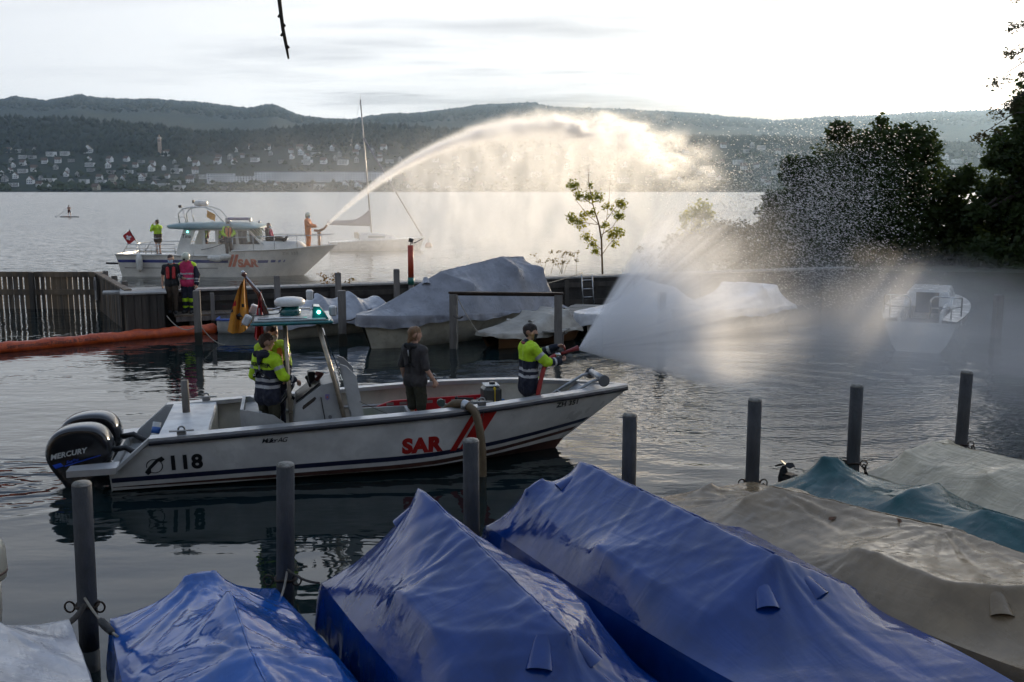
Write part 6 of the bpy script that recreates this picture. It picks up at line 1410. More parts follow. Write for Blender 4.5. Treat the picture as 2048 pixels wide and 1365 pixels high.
# --- driver, seen from behind
def drv(o, J, hp, nm, lat, up, fwd):
    decal('back_lettering', text_mesh('SEERETTER', .082, .003, 0, 1.02), (-.6, .225, 1.285), (0, -1, 0), (0, 0, 1), nm['jacket'], o, BLACKC, off=.006)['kind'] = 'stuff'
    bk = J['neck'] - fwd * .165
    y0 = [J['neck'] - up * .02 - fwd * .12 + lat * .0, J['neck'] - up * .12 - fwd * .155, J['neck'] - up * .26 - fwd * .15]
    strap(o, y0, .02, SILV)
    for sg in (-1, 1): strap(o, [J['neck'] - up * .24 - fwd * .152, J['neck'] - up * .30 - fwd * .15 + lat * sg * .09, J['neck'] - up * .36 - fwd * .10 + lat * sg * .17], .03); MB().tube([J['neck'] - up * (.30 + .02 * math.sin(a)) - fwd * .172 + lat * (sg * .09 + .025 * math.cos(a)) for a in np.linspace(0, 4.5, 10)], .006, 6).build('buckle', STEEL, o)
    blend('collar_bladder', [('v', J['neck'] + lat * .1 - fwd * .10, J['neck'] - lat * .1 - fwd * .10, .055, .055), ('v', J['neck'] + lat * .1 - fwd * .10, J['neck'] + lat * .11 + fwd * .08 - up * .08, .05, .045), ('v', J['neck'] - lat * .1 - fwd * .10, J['neck'] - lat * .11 + fwd * .08 - up * .08, .05, .045), ('v', J['neck'] - fwd * .13 - up * .03, J['neck'] - fwd * .155 - up * .13, .05, .035)], .014, None, [NAVYC], o, 2, .006)
person('person at the wheel, back turned, yellow and navy rescue jacket with lettering', PW(2.22, -.30), R(58), 1.78, pose=dict(elR=(.02, -.30, 1.14), wrR=(.26, -.30, 1.05), elL=(-.02, .26, 1.12), wrL=(.14, .20, .98)), head_yaw=-.25, head_pitch=.12, voxel=FV, wear=[jacket(cols=sar_cols(J0, 1.24, ((1.06, 1.105), (.96, 1.005)))), trousers(OLIVE), SHOES], hair=(HAIRB, 'short'), extras=drv, palms={'R': (0, 0, -1)}, curl=.9)
# --- second crew member behind the driver
person('person facing the driver, orange collar over yellow jacket, white mask', PW(2.30, .62), R(-62), 1.80, pose=dict(wrL=(.12, .18, .95), wrR=(.12, -.18, .98)), head_yaw=.35, head_pitch=.15, voxel=FV, mask=mat('mask_white', (.6, .6, .6), .8), wear=[jacket(cols=sar_cols(J0, 1.2)), trousers(NAVYC), SHOES], hair=(HAIRB, 'short'), extras=lambda o, J, hp, nm, lat, up, fwd: vest(o, J, lat, up, fwd, ORGC, r=.05))
# --- woman in shorts
def wom(o, J, hp, nm, lat, up, fwd):
    vest(o, J, lat, up, fwd, REDV, .36, .085, .036)
    blend('collar_bladder', [('v', J['neck'] + lat * .09 - fwd * .09, J['neck'] - lat * .09 - fwd * .09, .048, .048), ('v', J['neck'] - fwd * .10, J['neck'] - fwd * .13 - up * .08, .045, .03)], .014, None, [BLACKC], o, 2, .006)
    strap(o, [J['neck'] - up * .05 - fwd * .13, J['neck'] - up * .28 - fwd * .135], .022); strap(o, [J['neck'] - up * .06 - fwd * .152, J['neck'] - up * .16 - fwd * .146], .014, SILV)
    for sg in (-1, 1): strap(o, [J['neck'] - up * .28 - fwd * .135, J['neck'] - up * .33 - fwd * .12 + lat * sg * .09, J['neck'] - up * .37 - fwd * .02 + lat * sg * .165], .024)
person('person with fair tied-back hair, dark shirt and olive shorts standing midway in the boat', PW(4.55, .12), R(52), 1.76, pose=dict(elR=(-.04, -.28, 1.12), wrR=(.10, -.32, .90), elL=(-.05, .25, 1.12), wrL=(.0, .24, .88), knL=(.03, .10, .50), anL=(-.03, .11, .09), anR=(.04, -.12, .09)), head_yaw=-.30, head_pitch=.05, voxel=FV, wear=[dict(name='shirt', bones={'torso': 1., 'shoulder': 1., 'uparm': .92}, ext=.020, loose=1.3, mats=[GREYC], more=hem(-.06), rough=.012), dict(name='shorts', bones={'thigh': 1., 'calf': .10}, ext=.030, mats=[OLIVE], more=lambda J, hp: [('torso', J['pel'] + Vector((0, s * .06, -.03)), J['pel'] + Vector((0, s * .06, .06)), .118, .112) for s in (-1, 1)], rough=.014), SHOES], hair=(HAIRG, 'tied'), extras=wom, curl=1.1)
# --- man with the fire hose
NZ = {}
def noz(o, J, hp, nm, lat, up, fwd):
    h0 = Vector((.40, -.05, 1.24)); h1 = Vector((.80, -.09, 1.36)); d = (h1 - h0).normalized()
    hz = thing('fire_nozzle', 'red fire hose nozzle with steel coupling held in both hands', 'nozzle', o.location, o.rotation_euler.z); hz.scale = o.scale
    REDN = mat('nozzle_red', (.22, .016, .016), .4, vs=9.)
    MB().tube([h0 + d * .02, h0 + d * .12], [.034, .036], 12).build('coupling', STEEL, hz); MB().tube([h0 + d * .05, h0 + d * .06], [.042, .042], 12).build('coupling_ring', STEEL, hz)
    MB().tube([h0 + d * .12, h0 + d * .28, h0 + d * .34, h0 + d * .42], [.026, .030, .034, .046], 12).build('barrel', REDN, hz)
    MB().tube([h0 + d * .20, h0 + d * .20 + Vector((-.02, 0, .07)), h0 + d * .17 + Vector((-.02, 0, .13))], .014, 6).build('valve_lever', REDN, hz); MB().tube([h0 + d * .17, h0 + d * .15 - Vector((0, 0, .11))], .02, 8).build('pistol_grip', BLACKC, hz)
    hs = thing('fire_hose', 'red fire hose hanging from the nozzle along the jacket to the boat floor', 'hose', o.location, o.rotation_euler.z); hs.scale = o.scale
    ps = [h0 + d * .02, Vector((.30, -.10, 1.20)), Vector((.19, -.20, 1.10)), Vector((.12, -.24, .90)), Vector((.06, -.25, .62)), Vector((.03, -.25, .32)), Vector((-.05, -.20, .05)), Vector((-.35, -.1, .03))]
    for _ in range(3):
        q = [ps[0]]
        for a, b in zip(ps, ps[1:]): q += [a.lerp(b, .25), a.lerp(b, .75)]
        ps = q + [ps[-1]]
    MB().tube(ps, .036, 12).build('hose_tube', mat('hose_red', (.34, .022, .016), .55, vs=12., bump=.3, bs=80.), hs)
    vest(o, J, lat, up, fwd, mat('vest_dark_red', (.22, .012, .014), .6), .30, .08, .030); NZ['p'] = Vector(o.location) + Matrix.Rotation(o.rotation_euler.z, 3, 'Z') @ (h0 + d * .43); NZ['d'] = Matrix.Rotation(o.rotation_euler.z, 3, 'Z') @ d
    strap(o, [J['pel'] + Vector((.155, -.06, -.06)), J['pel'] + Vector((.16, .05, -.045))], .013, HIVIS, 'pocket_trim')
person('person spraying with a fire hose, yellow and navy jacket, black mask, curly dark hair', PW(6.36, -.25), RA + R(4), 1.80, pose=dict(shR=(.02, -.185, 1.40), elR=(.20, -.27, 1.18), wrR=(.46, -.17, 1.18), shL=(.02, .185, 1.40), elL=(.26, .24, 1.24), wrL=(.50, .06, 1.37), neck=(.0, 0, 1.47), head=(.035, 0, 1.625)), head_yaw=-.05, head_pitch=.10, voxel=FV, wear=[jacket(long_=-.22, cols=sar_cols(J0, 1.20, ((1.03, 1.075), (.93, .975)))), trousers(LGREY), SHOES], hair=(HAIRD, 'curly'), mask=MASKK, extras=noz, palms={'R': (.3, .5, .8), 'L': (.2, -.6, -.7)}, curl=1.15)
# --- two on the walkway
def wallp(px, off=.55):
    d = ray(px, 610)
    for k in range(3000):
        q = WA + wdir * (k * .005) - wn * off
        if q.x / q.y >= d.x / d.y: return Vector((q.x, q.y, .545))
person('person on the walkway in black shirt, red life vest and blue mask', wallp(337, .45), R(-80), 1.78, pose=dict(elR=(-.06, -.27, 1.12), wrR=(.02, -.27, .87), elL=(-.02, .27, 1.12), wrL=(.08, .26, .88), knL=(.10, .09, .51), anL=(.12, .09, .10), knR=(.02, -.10, .50), anR=(-.08, -.10, .09)), head_yaw=-.1, voxel=.015, wear=[dict(name='shirt', bones={'torso': 1., 'shoulder': 1., 'uparm': .62}, ext=.018, loose=1.6, mats=[BLACKC], more=hem(-.05), rough=.01), trousers(BROWNC, ext=.03), SHOES], hair=(HAIRB, 'short'), mask=MASKB, extras=lambda o, J, hp, nm, lat, up, fwd: vest(o, J, lat, up, fwd, REDV, .38, .085, .055))
def pink(bone, t, c):
    if bone == 'shoulder' and abs(c[1]) > .12: return 1
    return 2 if tape(c[2], (1.14, 1.185), (1.0, 1.045)) else 0
def sleeve(bone, t, c):
    if bone.startswith('forearm'): return 2 if .45 < t < .6 or .75 < t < .86 else 1
    return 1
def cuff(bone, t, c):
    if bone.startswith('calf'): return 1 if .12 < t < .42 or .72 < t < .85 else 0
    return 0
person('person on the walkway in white helmet and pink vest, looking down', wallp(378, .55), R(-97), 1.84, pose=dict(elR=(-.02, -.29, 1.14), wrR=(.16, -.10, 1.06), elL=(-.02, .29, 1.13), wrL=(.06, .30, .86), head=(.05, 0, 1.60)), head_pitch=.55, voxel=.015, wear=[jacket(name='jacket', cols=lambda b, t, c: 0 if b == 'shoulder' else (sleeve(b, t, c)), long_=-.08), dict(name='vest', bones={'torso': 1., 'shoulder': .75}, ext=.05, mats=[PINKV, HIVIS, SILV], cols=pink, more=hem(-.06, r=.165), rough=.014), trousers(NAVYC, ext=.04, cols=cuff, mats=[NAVYC, HIVIS]), SHOES], hair=(HAIRB, 'short'), helmet=HELM, curl=.8)
# --- aboard the cabin boat
def TP(x, y, z): return TW_ @ Vector((x, y, z))
def yb(bone, t, c):
    if bone in ('torso',) and c[2] < 1.06: return 2 if tape(c[2], (.84, .88)) else 1
    return 0
FVX = .024
person('person in yellow jacket standing at the cabin boat stern, hand raised to face', TP(1.82, -.5, 1.02), R(150), 1.78, pose=dict(elR=(.12, -.28, 1.28), wrR=(.17, -.12, 1.56), elL=(.16, .25, 1.25), wrL=(.22, .10, 1.50)), voxel=FVX, wear=[jacket(mats=[HIVIS, BROWNC, SILV], cols=yb, long_=-.20), dict(name='belt', bones={'torso': (.0, .5)}, ext=.045, mats=[BLACKC], voxel=.02) if False else trousers(LGREY, 0., name='shorts', th=.4), SHOES], hair=(HAIRB, 'short'))
person('person in helmet, orange vest and mask standing beside the cabin', TP(5.75, -1.33, 1.02), R(-75), 1.76, pose=dict(elR=(.02, -.29, 1.14), wrR=(.18, -.12, 1.02), elL=(.02, .29, 1.14), wrL=(.18, .14, 1.02)), voxel=FVX, wear=[jacket(cols=lambda b, t, c: 0 if not b == 'torso' else 1), trousers(BROWNC), SHOES], helmet=mat('helmet_grey', (.30, .27, .24), .4), mask=MASKB, extras=lambda o, J, hp, nm, lat, up, fwd: vest(o, J, lat, up, fwd, ORGC, .46, .08, .07))
person('person in yellow and orange inside the cabin doorway', TP(5.25, -.45, .86), R(-60), 1.7, voxel=FVX, wear=[jacket(), trousers(NAVYC), SHOES], hair=(HAIRB, 'short'), extras=lambda o, J, hp, nm, lat, up, fwd: vest(o, J, lat, up, fwd, ORGC, .4, .08, .06))
person('person in yellow jacket seen through the rear cabin window', TP(4.05, .1, .86), R(20), 1.7, voxel=FVX, wear=[jacket(), trousers(NAVYC), SHOES], hair=(HAIRB, 'short'), extras=lambda o, J, hp, nm, lat, up, fwd: vest(o, J, lat, up, fwd, REDV, .4, .08, .06))
person('person sitting on the foredeck with legs stretched out, dark jacket and pink vest', TP(7.55, -.55, 1.0), R(-12), 1.76, pose=dict(pel=(0, 0, .86), neck=(-.02, 0, 1.37), head=(.02, 0, 1.52), shL=(-.01, .185, 1.30), shR=(-.01, -.185, 1.30), elL=(.02, .26, 1.05), wrL=(.2, .14, .96), elR=(.02, -.26, 1.05), wrR=(.2, -.14, .96), hipL=(.03, .09, .84), hipR=(.03, -.09, .84), knL=(.46, .10, .92), knR=(.46, -.10, .88), anL=(.86, .10, .84), anR=(.86, -.08, .82), toeL=(.94, .1, .98), toeR=(.95, -.08, .96)), voxel=FVX, wear=[jacket(mats=[BROWNC], cols=lambda *a: 0, long_=.0), trousers(BROWNC), SHOES], hair=(HAIRB, 'short'), mask=MASKB, extras=lambda o, J, hp, nm, lat, up, fwd: vest(o, J, lat, up, fwd, PINKV, .36, .08, .07))
person('person in orange suit and pale helmet aiming the water monitor', TP(9.45, -.15, 1.38), R(-2), 1.74, pose=dict(elR=(.12, -.25, 1.16), wrR=(.36, -.14, 1.10), elL=(.12, .25, 1.16), wrL=(.36, .12, 1.12)), voxel=FVX, wear=[jacket(mats=[ORGC], cols=lambda *a: 0, long_=-.25, ext=.05), trousers(ORGC, ext=.045), SHOES], helmet=HELM, mask=MASKB)
person('bare-backed person in dark swim shorts standing on the paddle board', su + Vector((0, 0, .13)), R(100), 1.78, pose=dict(elL=(.05, .28, 1.15), wrL=(.1, .30, 1.08), elR=(.06, -.28, 1.18), wrR=(.2, -.2, 1.28), anL=(0, .2, .09), anR=(0, -.2, .09), knL=(.05, .15, .5), knR=(.05, -.15, .5)), voxel=.03, wear=[trousers(mat('swim_shorts', (.06, .015, .02), .8), 0., name='shorts', th=.8)], hair=(HAIRD, 'short'))
# ================================================================== trees and plants
def leaf_mat(name, c1, c2, tr=.5, tcol=None):
    m = bpy.data.materials.new(name); m.use_nodes = True; t = m.node_tree; t.nodes.clear(); g = NG(t)
    p = g.pos(); col = g.mix(g.mapr(g.noise(p, .9, 4., .7), .3, .7), c1, c2)
    df = g.new('ShaderNodeBsdfDiffuse'); g.put(df.inputs[0], col); ts = g.new('ShaderNodeBsdfTranslucent'); g.put(ts.inputs[0], g.mix(.0, tcol or c1, c1) if tcol else col)
    gl = g.new('ShaderNodeBsdfGlossy'); gl.inputs['Roughness'].default_value = .45; gl.inputs[0].default_value = (.25, .25, .25, 1)
    mx = g.new('ShaderNodeMixShader'); mx.inputs[0].default_value = tr; t.links.new(df.outputs[0], mx.inputs[1]); t.links.new(ts.outputs[0], mx.inputs[2])
    m2 = g.new('ShaderNodeMixShader'); m2.inputs[0].default_value = .06; t.links.new(mx.outputs[0], m2.inputs[1]); t.links.new(gl.outputs[0], m2.inputs[2])
    out = g.new('ShaderNodeOutputMaterial'); t.links.new(m2.outputs[0], out.inputs[0]); return m
LEAF = leaf_mat('leaf_dark', (.050, .075, .018), (.024, .044, .012), .42); LEAFY = leaf_mat('leaf_yellow', (.46, .42, .06), (.25, .28, .05), .6); LEAFB = leaf_mat('leaf_bush', (.085, .095, .04), (.05, .065, .03), .5); BARK = mat('bark', (.045, .036, .028), .9, vs=4., bump=.9, bs=12., stretch=(1, 1, .25)); BARKY = mat('bark_young', (.20, .13, .06), .8, vs=9., bump=.4); DRYG = leaf_mat('dry_stalk', (.34, .28, .16), (.22, .19, .10), .5); RUST = leaf_mat('rusty_leaf', (.26, .09, .02), (.14, .10, .02), .5); NEED = leaf_mat('needles', (.06, .055, .022), (.03, .036, .014), .35)
def leaves(centres, n, size, rs, up=.3, shell=.55):
    """leaf quads scattered through overlapping clumps; centres = [(point, radius, weight)]"""
    w = np.array([c[2] * c[1] ** 2 for c in centres]); w = w / w.sum(); idx = rs.choice(len(centres), n, p=w)
    C = np.array([tuple(c[0]) for c in centres])[idx]; Rr = np.array([c[1] for c in centres])[idx]
    d = rs.normal(size=(n, 3)); d /= np.linalg.norm(d, axis=1)[:, None]
    P = C + d * (Rr * rs.uniform(0, 1, n) ** shell)[:, None] * np.array([1, 1, .85])
    # gather into twigs so the outline breaks up
    tw = rs.normal(size=(n, 3)) * .06 * size / .2; key = np.floor(P / (.55 * max(.3, size * 3))).astype(int); h = (key[:, 0] * 73856093 ^ key[:, 1] * 19349663 ^ key[:, 2] * 83492791) % 1000 / 1000.
    keep = h > .12; P = P[keep] + tw[keep]; n = len(P)
    a = rs.normal(size=(n, 3)); a[:, 2] *= .6; a /= np.linalg.norm(a, axis=1)[:, None]; b = np.cross(a, rs.normal(size=(n, 3))); b /= np.linalg.norm(b, axis=1)[:, None]
    s = size * rs.uniform(.6, 1.35, n)[:, None]; nn = np.cross(a, b)
    V_ = np.stack([P - a * s * .5, P + b * s * .28 + nn * s * .06, P + a * s * .5, P - b * s * .28 + nn * s * .06], 1).reshape(-1, 3)
    return V_, np.arange(4 * n).reshape(-1, 4)
def leaf_obj(name, centres, n, size, seed, m, parent, **k):
    V_, F_ = leaves(centres, n, size, np.random.RandomState(seed), **k); me = bpy.data.meshes.new(name); me.from_pydata(V_.tolist(), [], F_.tolist()); me.materials.append(m); me.update(); return link(name, me, parent)
def tree(name, label, base, lumps, Y, n, size, seed, m=LEAF, tr=.28, cat='tree', depth=1., bm=BARK, limbs=14, jit=1.4, **k):
    rs = random.Random(seed); base = Vector(base); o = thing(name, label, cat, base); cs = []
    for px, py, r in lumps:
        c = at_d(px, py, Y + rs.uniform(-jit, jit)) - base; rr = r / FPX * Y; cs.append((c, rr, 1.))
        for _ in range(5):                           # smaller lobes on every lump
            d = Vector((rs.gauss(0, 1), rs.gauss(0, depth), rs.gauss(0, 1))).normalized(); cs.append((c + d * rr * rs.uniform(.62, .88), rr * rs.uniform(.28, .5), 1.5))
    top = max(c[0].z for c in cs); mid = sum((c[0] for c in cs), Vector()) / len(cs); tk = MB()
    ax = [Vector((0, 0, -.4)), Vector((mid.x * .1, mid.y * .1, top * .25)), Vector((mid.x * .5, mid.y * .5, top * .55)), Vector((mid.x * .8, mid.y * .8, top * .9))]
    tk.tube(ax, [tr * 1.25, tr, tr * .7, tr * .15], 10); tk.build('trunk', bm, o)
    for i in range(limbs):
        c = cs[rs.randrange(len(cs))]; s = ax[1].lerp(ax[2], rs.random()); e = c[0]; q = s.lerp(e, .5) + Vector((0, 0, .08 * (e - s).length)); MB().tube([s, q, e], [tr * .42, tr * .25, tr * .05], 6).build('limb', bm, o)
    leaf_obj('crown', cs, n, size, seed, m, o, **k)['kind'] = 'stuff'; return o
tree('broadleaf_tree', 'big dark rounded tree on the point behind the misted boats', (16.9, 46.5, .8), [(1725, 420, 140), (1790, 325, 88), (1700, 340, 92), (1830, 292, 52), (1760, 285, 45), (1870, 400, 80), (1630, 420, 72), (1575, 475, 58), (1905, 470, 64), (1750, 530, 130), (1640, 520, 85), (1850, 530, 100), (1540, 520, 50), (1600, 350, 45), (1560, 420, 45)], 46.5, 95000, .27, 3, tr=.42)
tree('broadleaf_tree', 'tall dark tree at the shore to the right of the rounded tree', (24.5, 43.0, .8), [(2075, 300, 95), (2030, 395, 72), (2085, 190, 62), (2120, 430, 150), (1985, 510, 55), (2020, 545, 85), (2010, 300, 40), (2200, 250, 150), (2250, 420, 160), (2130, 110, 60), (1955, 430, 28)], 43.0, 75000, .27, 5, tr=.45)
tree('broadleaf_tree', 'low dark trees edging the shore between the two large trees', (21.5, 50.0, .8), [(1930, 540, 75), (1960, 480, 45), (1880, 560, 60), (2000, 560, 70)], 49.0, 12000, .24, 6, tr=.2)
tree('broadleaf_tree', 'dark shore tree standing beyond the tall one', (37.0, 47.0, .8), [(2420, 250, 170), (2480, 420, 190), (2600, 280, 170), (2380, 480, 150), (2700, 430, 190)], 47.0, 26000, .36, 8, tr=.5)
tree('shrub', 'grey-green bush on the bank at the end of the harbour wall', (7.8, 40.2, .8), [(1425, 500, 70), (1465, 475, 48), (1365, 505, 48), (1340, 530, 30), (1485, 520, 50)], 40.2, 13000, .14, 9, LEAFB, tr=.06, cat='bush', limbs=8, jit=.6)
tree('shrub', 'sparse yellowish shrub rising behind the grey-green bush', (7.2, 41.0, .8), [(1395, 445, 34), (1405, 415, 24), (1380, 470, 30)], 41.0, 1600, .14, 10, LEAFY, tr=.04, cat='bush', limbs=8, jit=.4)
# sapling
sb_ = at_d(1205, 546, 36.9); sa = thing('sapling', 'thin young tree with sparse yellow-green leaves on the harbour wall', 'tree', (sb_.x, sb_.y, 1.0)); S0 = Vector((sb_.x, sb_.y, 1.0))
def sp3(px, py, dy=0.): return at_d(px, py, 36.9 + dy) - S0
MB().tube([sp3(1205, 549), sp3(1203, 480), sp3(1198, 450), sp3(1186, 410), sp3(1178, 370), sp3(1176, 335)], [.036, .034, .028, .02, .012, .005], 8).build('trunk', BARKY, sa)
LM = [[(1203, 480), (1213, 440), (1218, 400), (1221, 350)], [(1198, 450), (1175, 430), (1155, 405), (1145, 375)], [(1203, 470), (1225, 455), (1240, 430)], [(1204, 500), (1185, 485), (1172, 475)], [(1213, 440), (1235, 410), (1248, 405)], [(1204, 510), (1218, 490), (1236, 470)], [(1186, 410), (1165, 395), (1150, 400)], [(1205, 515), (1195, 505), (1186, 502)], [(1198, 450), (1165, 445), (1140, 440)]]
for i, l in enumerate(LM): MB().tube([sp3(x, y, .15 * math.sin(i * 2 + j)) for j, (x, y) in enumerate(l)], [.015, .011, .008, .004][:len(l)], 6).build('limb', BARKY, sa)
cl_ = [(sp3(x, y, dy), r / FPX * 36.9, 1.) for x, y, r, dy in ((1148, 372, 16, .1), (1160, 392, 15, -.1), (1143, 438, 15, .1), (1160, 446, 16, 0), (1178, 395, 13, .1), (1196, 395, 15, -.2), (1184, 425, 12, 0), (1216, 415, 13, .1), (1240, 405, 12, 0), (1247, 412, 10, .1), (1238, 432, 13, 0), (1236, 466, 15, .1), (1222, 470, 14, 0), (1172, 475, 14, .1), (1185, 488, 12, 0), (1210, 450, 10, .1), (1192, 503, 10, 0), (1168, 430, 10, .2), (1228, 488, 9, 0), (1180, 372, 9, 0))]
leaf_obj('leaf_cluster', cl_, 2600, .105, 12, LEAFY, sa, shell=.7)['kind'] = 'stuff'
# dry stalks on the wall and the rusty weed
def stalks(label, px, py, Y, n, h, seed, m, spread=.4):
    rs = random.Random(seed); b = at_d(px, py, Y); o = thing('dry_weed', label, 'weed', b)
    for i in range(n):
        x0 = rs.gauss(0, spread); tip = Vector((x0 + rs.gauss(0, .25), rs.gauss(0, .15), h * rs.uniform(.5, 1.))); MB().tube([(x0, 0, -.05), (lerp(x0, tip.x, .4), tip.y * .4, tip.z * .55), tip], [.008, .006, .003], 5).build('stalk', m, o)
        leaf_obj('leaf_tuft', [(tip, .16, 1.), (Vector((lerp(x0, tip.x, .5), tip.y * .5, tip.z * .6)), .14, 1.)], 26, .09, seed * 50 + i, m, o, shell=.8)['kind'] = 'stuff'
stalks('pale dry grass stalks growing on the wall beside the sapling', 1125, 546, 36.4, 9, .8, 3, DRYG, .5); stalks('reddish weeds sprouting on the wall beside the bush', 1300, 547, 37.6, 7, 1.0, 4, DRYG, .3); stalks('rusty brown weeds growing on the wall beside a timber post', 668, 580, 32.9, 6, .55, 5, RUST, .14)
# spruce at the edge and the tree overhead with its hanging twig
so = Vector((20.75, 38.5, .8)); st = thing('spruce', 'tall spruce with drooping branches by the shore', 'tree', so); MB().tube([(0, 0, -.4), (.1, 0, 8), (0, 0, 17)], [.28, .2, .04], 8).build('trunk', BARK, st)
rs = random.Random(4)
for i in range(46):
    z = 6.2 + i * .23; a = i * 2.4; L = (17.5 - z) * .23 + .4; e = Vector((math.cos(a) * L, math.sin(a) * L, z - .28 * L)); MB().tube([(0, 0, z), Vector((e.x * .55, e.y * .55, z + .04)), e], [.04, .025, .008], 5).build('bough', BARK, st)
    leaf_obj('needle_spray', [(Vector((0, 0, z)).lerp(e, t) - Vector((0, 0, .05)), .20 + .12 * t, 1.) for t in (.35, .55, .75, .9, 1.)], 230, .13, 900 + i, NEED, st, shell=.7)['kind'] = 'stuff'
tw = [at_d(x, y, 5.2) for x, y in ((540, -260), (548, -120), (556, -20), (562, 30), (566, 60), (571, 85), (577, 118))]
ot = thing('overhanging_tree', 'bare twig hanging into the sky from a branch overhead', 'tree', (-4.2, -2.5, 1.7)); oo = Vector((-4.2, -2.5, 1.7))
MB().tube([(0, 0, -.3), (.2, .2, 3), (.6, .8, 6)], [.3, .24, .15], 10).build('trunk', BARK, ot); MB().tube([Vector((.5, .6, 5.0)), Vector((1.4, 4, 6.6)), tw[0] - oo], [.12, .07, .02], 8).build('branch', BARK, ot)
MB().tube([p - oo for p in tw], [.018, .013, .011, .010, .0095, .009, .005], 7).build('twig', BARK, ot)
for t, sd in ((2, 1), (3, -1), (3.6, 1), (4.3, -1), (5.2, 1)):
    i = int(t); p = tw[i].lerp(tw[i + 1], t - i) - oo; MB().tube([p, p + Vector((sd * .016, 0, -.012))], [.011, .005], 6).build('bud', BARK, ot)

# ================================================================== unseen trees and building added behind the camera to cut skylight
for i, (x, y, h, r) in enumerate(((-11, -9, 12, 4.6), (3.5, -12, 13, 5.0), (15, -8, 12, 4.6))):
    b = Vector((x, y, 1.7)); o = thing('quay_tree', ['leafy plane tree on the quay beside the boathouse', 'tall plane tree in front of the boathouse door', 'plane tree at the far end of the quay'][i], 'tree', b)
    MB().tube([(0, 0, -.2), (.1, 0, h * .35), (0, .1, h * .8)], [.35, .28, .08], 9).build('trunk', BARK, o); rs_ = random.Random(i)
    cs = [(Vector((rs_.gauss(0, r * .55), rs_.gauss(0, r * .45), h * .68 + rs_.gauss(0, r * .35))), r * rs_.uniform(.35, .6), 1.) for _ in range(12)]
    leaf_obj('crown', cs, 7000, .6, 70 + i, LEAF, o)['kind'] = 'stuff'
bh = thing('boathouse', 'long dark timber boathouse standing back on the quay', 'building', (2, -24, 1.7))  # invented building out of view, darkens hulls and covers facing the camera
MB().box((0, 0, 3.5), (46, 8, 7)).build('wall', FENCE, bh); MB().prism([(-24, -5, 7), (-24, 5, 7), (-24, 0, 10.5)], (48, 0, 0)).build('roof', ROOF, bh)
for x in (-15, -5, 5, 15): MB().box((x, 4.02, 1.7), (4, .12, 3.4)).build('door', TIMBER, bh)
# ================================================================== water in the air
def vol_mat(name, build, aniso=.55, step=1., col=(.97, .98, 1.)):
    m = bpy.data.materials.new(name); m.use_nodes = True; t = m.node_tree; t.nodes.clear(); g = NG(t)
    v = g.new('ShaderNodeVolumePrincipled'); v.inputs['Color'].default_value = (*col, 1); v.inputs['Anisotropy'].default_value = aniso; d = build(g); g.put(v.inputs['Density'], d)
    o = g.new('ShaderNodeOutputMaterial'); t.links.new(v.outputs[0], o.inputs['Volume'])
    try: m.cycles.volume_step_rate = step
    except Exception: pass
    return m
def stuff(o, label, cat): return tag(o, label, cat, kind='stuff')
# ---- arc from the monitor
JP = TW_ @ Vector((10.44, -.1, 2.57)); JE = Vector((9.5, 40.5, 0)); jv = Vector((JE.x - JP.x, JE.y - JP.y, 0)); JANG = math.atan2(jv.y, jv.x); KJ, SJ = .0323, .763
def jet_d(g):
    a, b, z = g.sep(g.obj()); o = g.obj()
    zp = a * SJ - a * a * KJ; dz = z - zp; rc = .05 + a * .028 + (a - 7.).max(0.) * .028
    slope = SJ - a * (2 * KJ); cs = 1.0 / g.m('SQRT', 1.0 + slope * slope); r2 = b * b + (dz * cs) * (dz * cs)
    core = g.m('EXPONENT', (r2 / (rc * rc)) * -1.4) * (2.1 / rc)
    nz = g.noise(g.scale(o, (.55, 1.6, 1.1)), 1.5, 3., .65); n2 = g.noise(g.scale(o, (1.3, 1.5, .55)), 1.2, 2., .6)
    far = g.mapr(a, 4., 16.); core = core * (1.0 - far * .92 + far * 2.6 * g.mapr(nz, .45, .68)) * g.mapr(a, 21., 14.)
    below = (zp - z); wb = .35 + a * .075
    cur = g.m('EXPONENT', (b * b) / (wb * wb) * -1.0) * g.mapr(below, -.35, .5) * g.m('EXPONENT', below.max(0.) * -.30) * g.mapr(a, 1.5, 7.) * g.mapr(a, 20., 13.) * (.18 + .85 * g.mapr(n2, .3, .75)) * g.mapr(z, -2.4, -1.2)
    up_ = g.m('EXPONENT', (b * b) * -.5) * g.mapr(dz, 2.2, .0) * g.mapr(dz, -.3, .2) * g.mapr(a, .5, 3.) * g.mapr(a, 11., 5.) * g.mapr(n2, .42, .8) * .10
    return (core * 1.0 + cur + up_).max(0.)
m = MB(); rows = []
for a in np.linspace(.0, 24.5, 40):
    zp = SJ * a - KJ * a * a; w = .15 + .11 * a; t_ = zp + .2 + .07 * a + (1.6 if 1 < a < 10 else .6 * min(1, a / 2)); bt = max(-2.45, min(zp - .2, zp - 7.0 * min(1, a / 6)))
    if t_ < bt + .3: t_ = bt + .3
    rows.append([(a, -w, bt), (a, w, bt), (a, w, t_), (a, -w, t_)])
m.grid(rows, closed=True, smooth=False); m.f.append((3, 2, 1, 0)); m.mi.append(0); m.sm.append(False); k = len(m.v); m.f.append((k - 4, k - 3, k - 2, k - 1)); m.mi.append(0); m.sm.append(False)
jet = fix_normals(m.build('water_jet', vol_mat('jet_spray', jet_d, .62, .3))); jet.location = JP; jet.rotation_euler = (0, 0, JANG); stuff(jet, 'bright arc of water thrown from the cabin boat, trailing a falling veil', 'water')
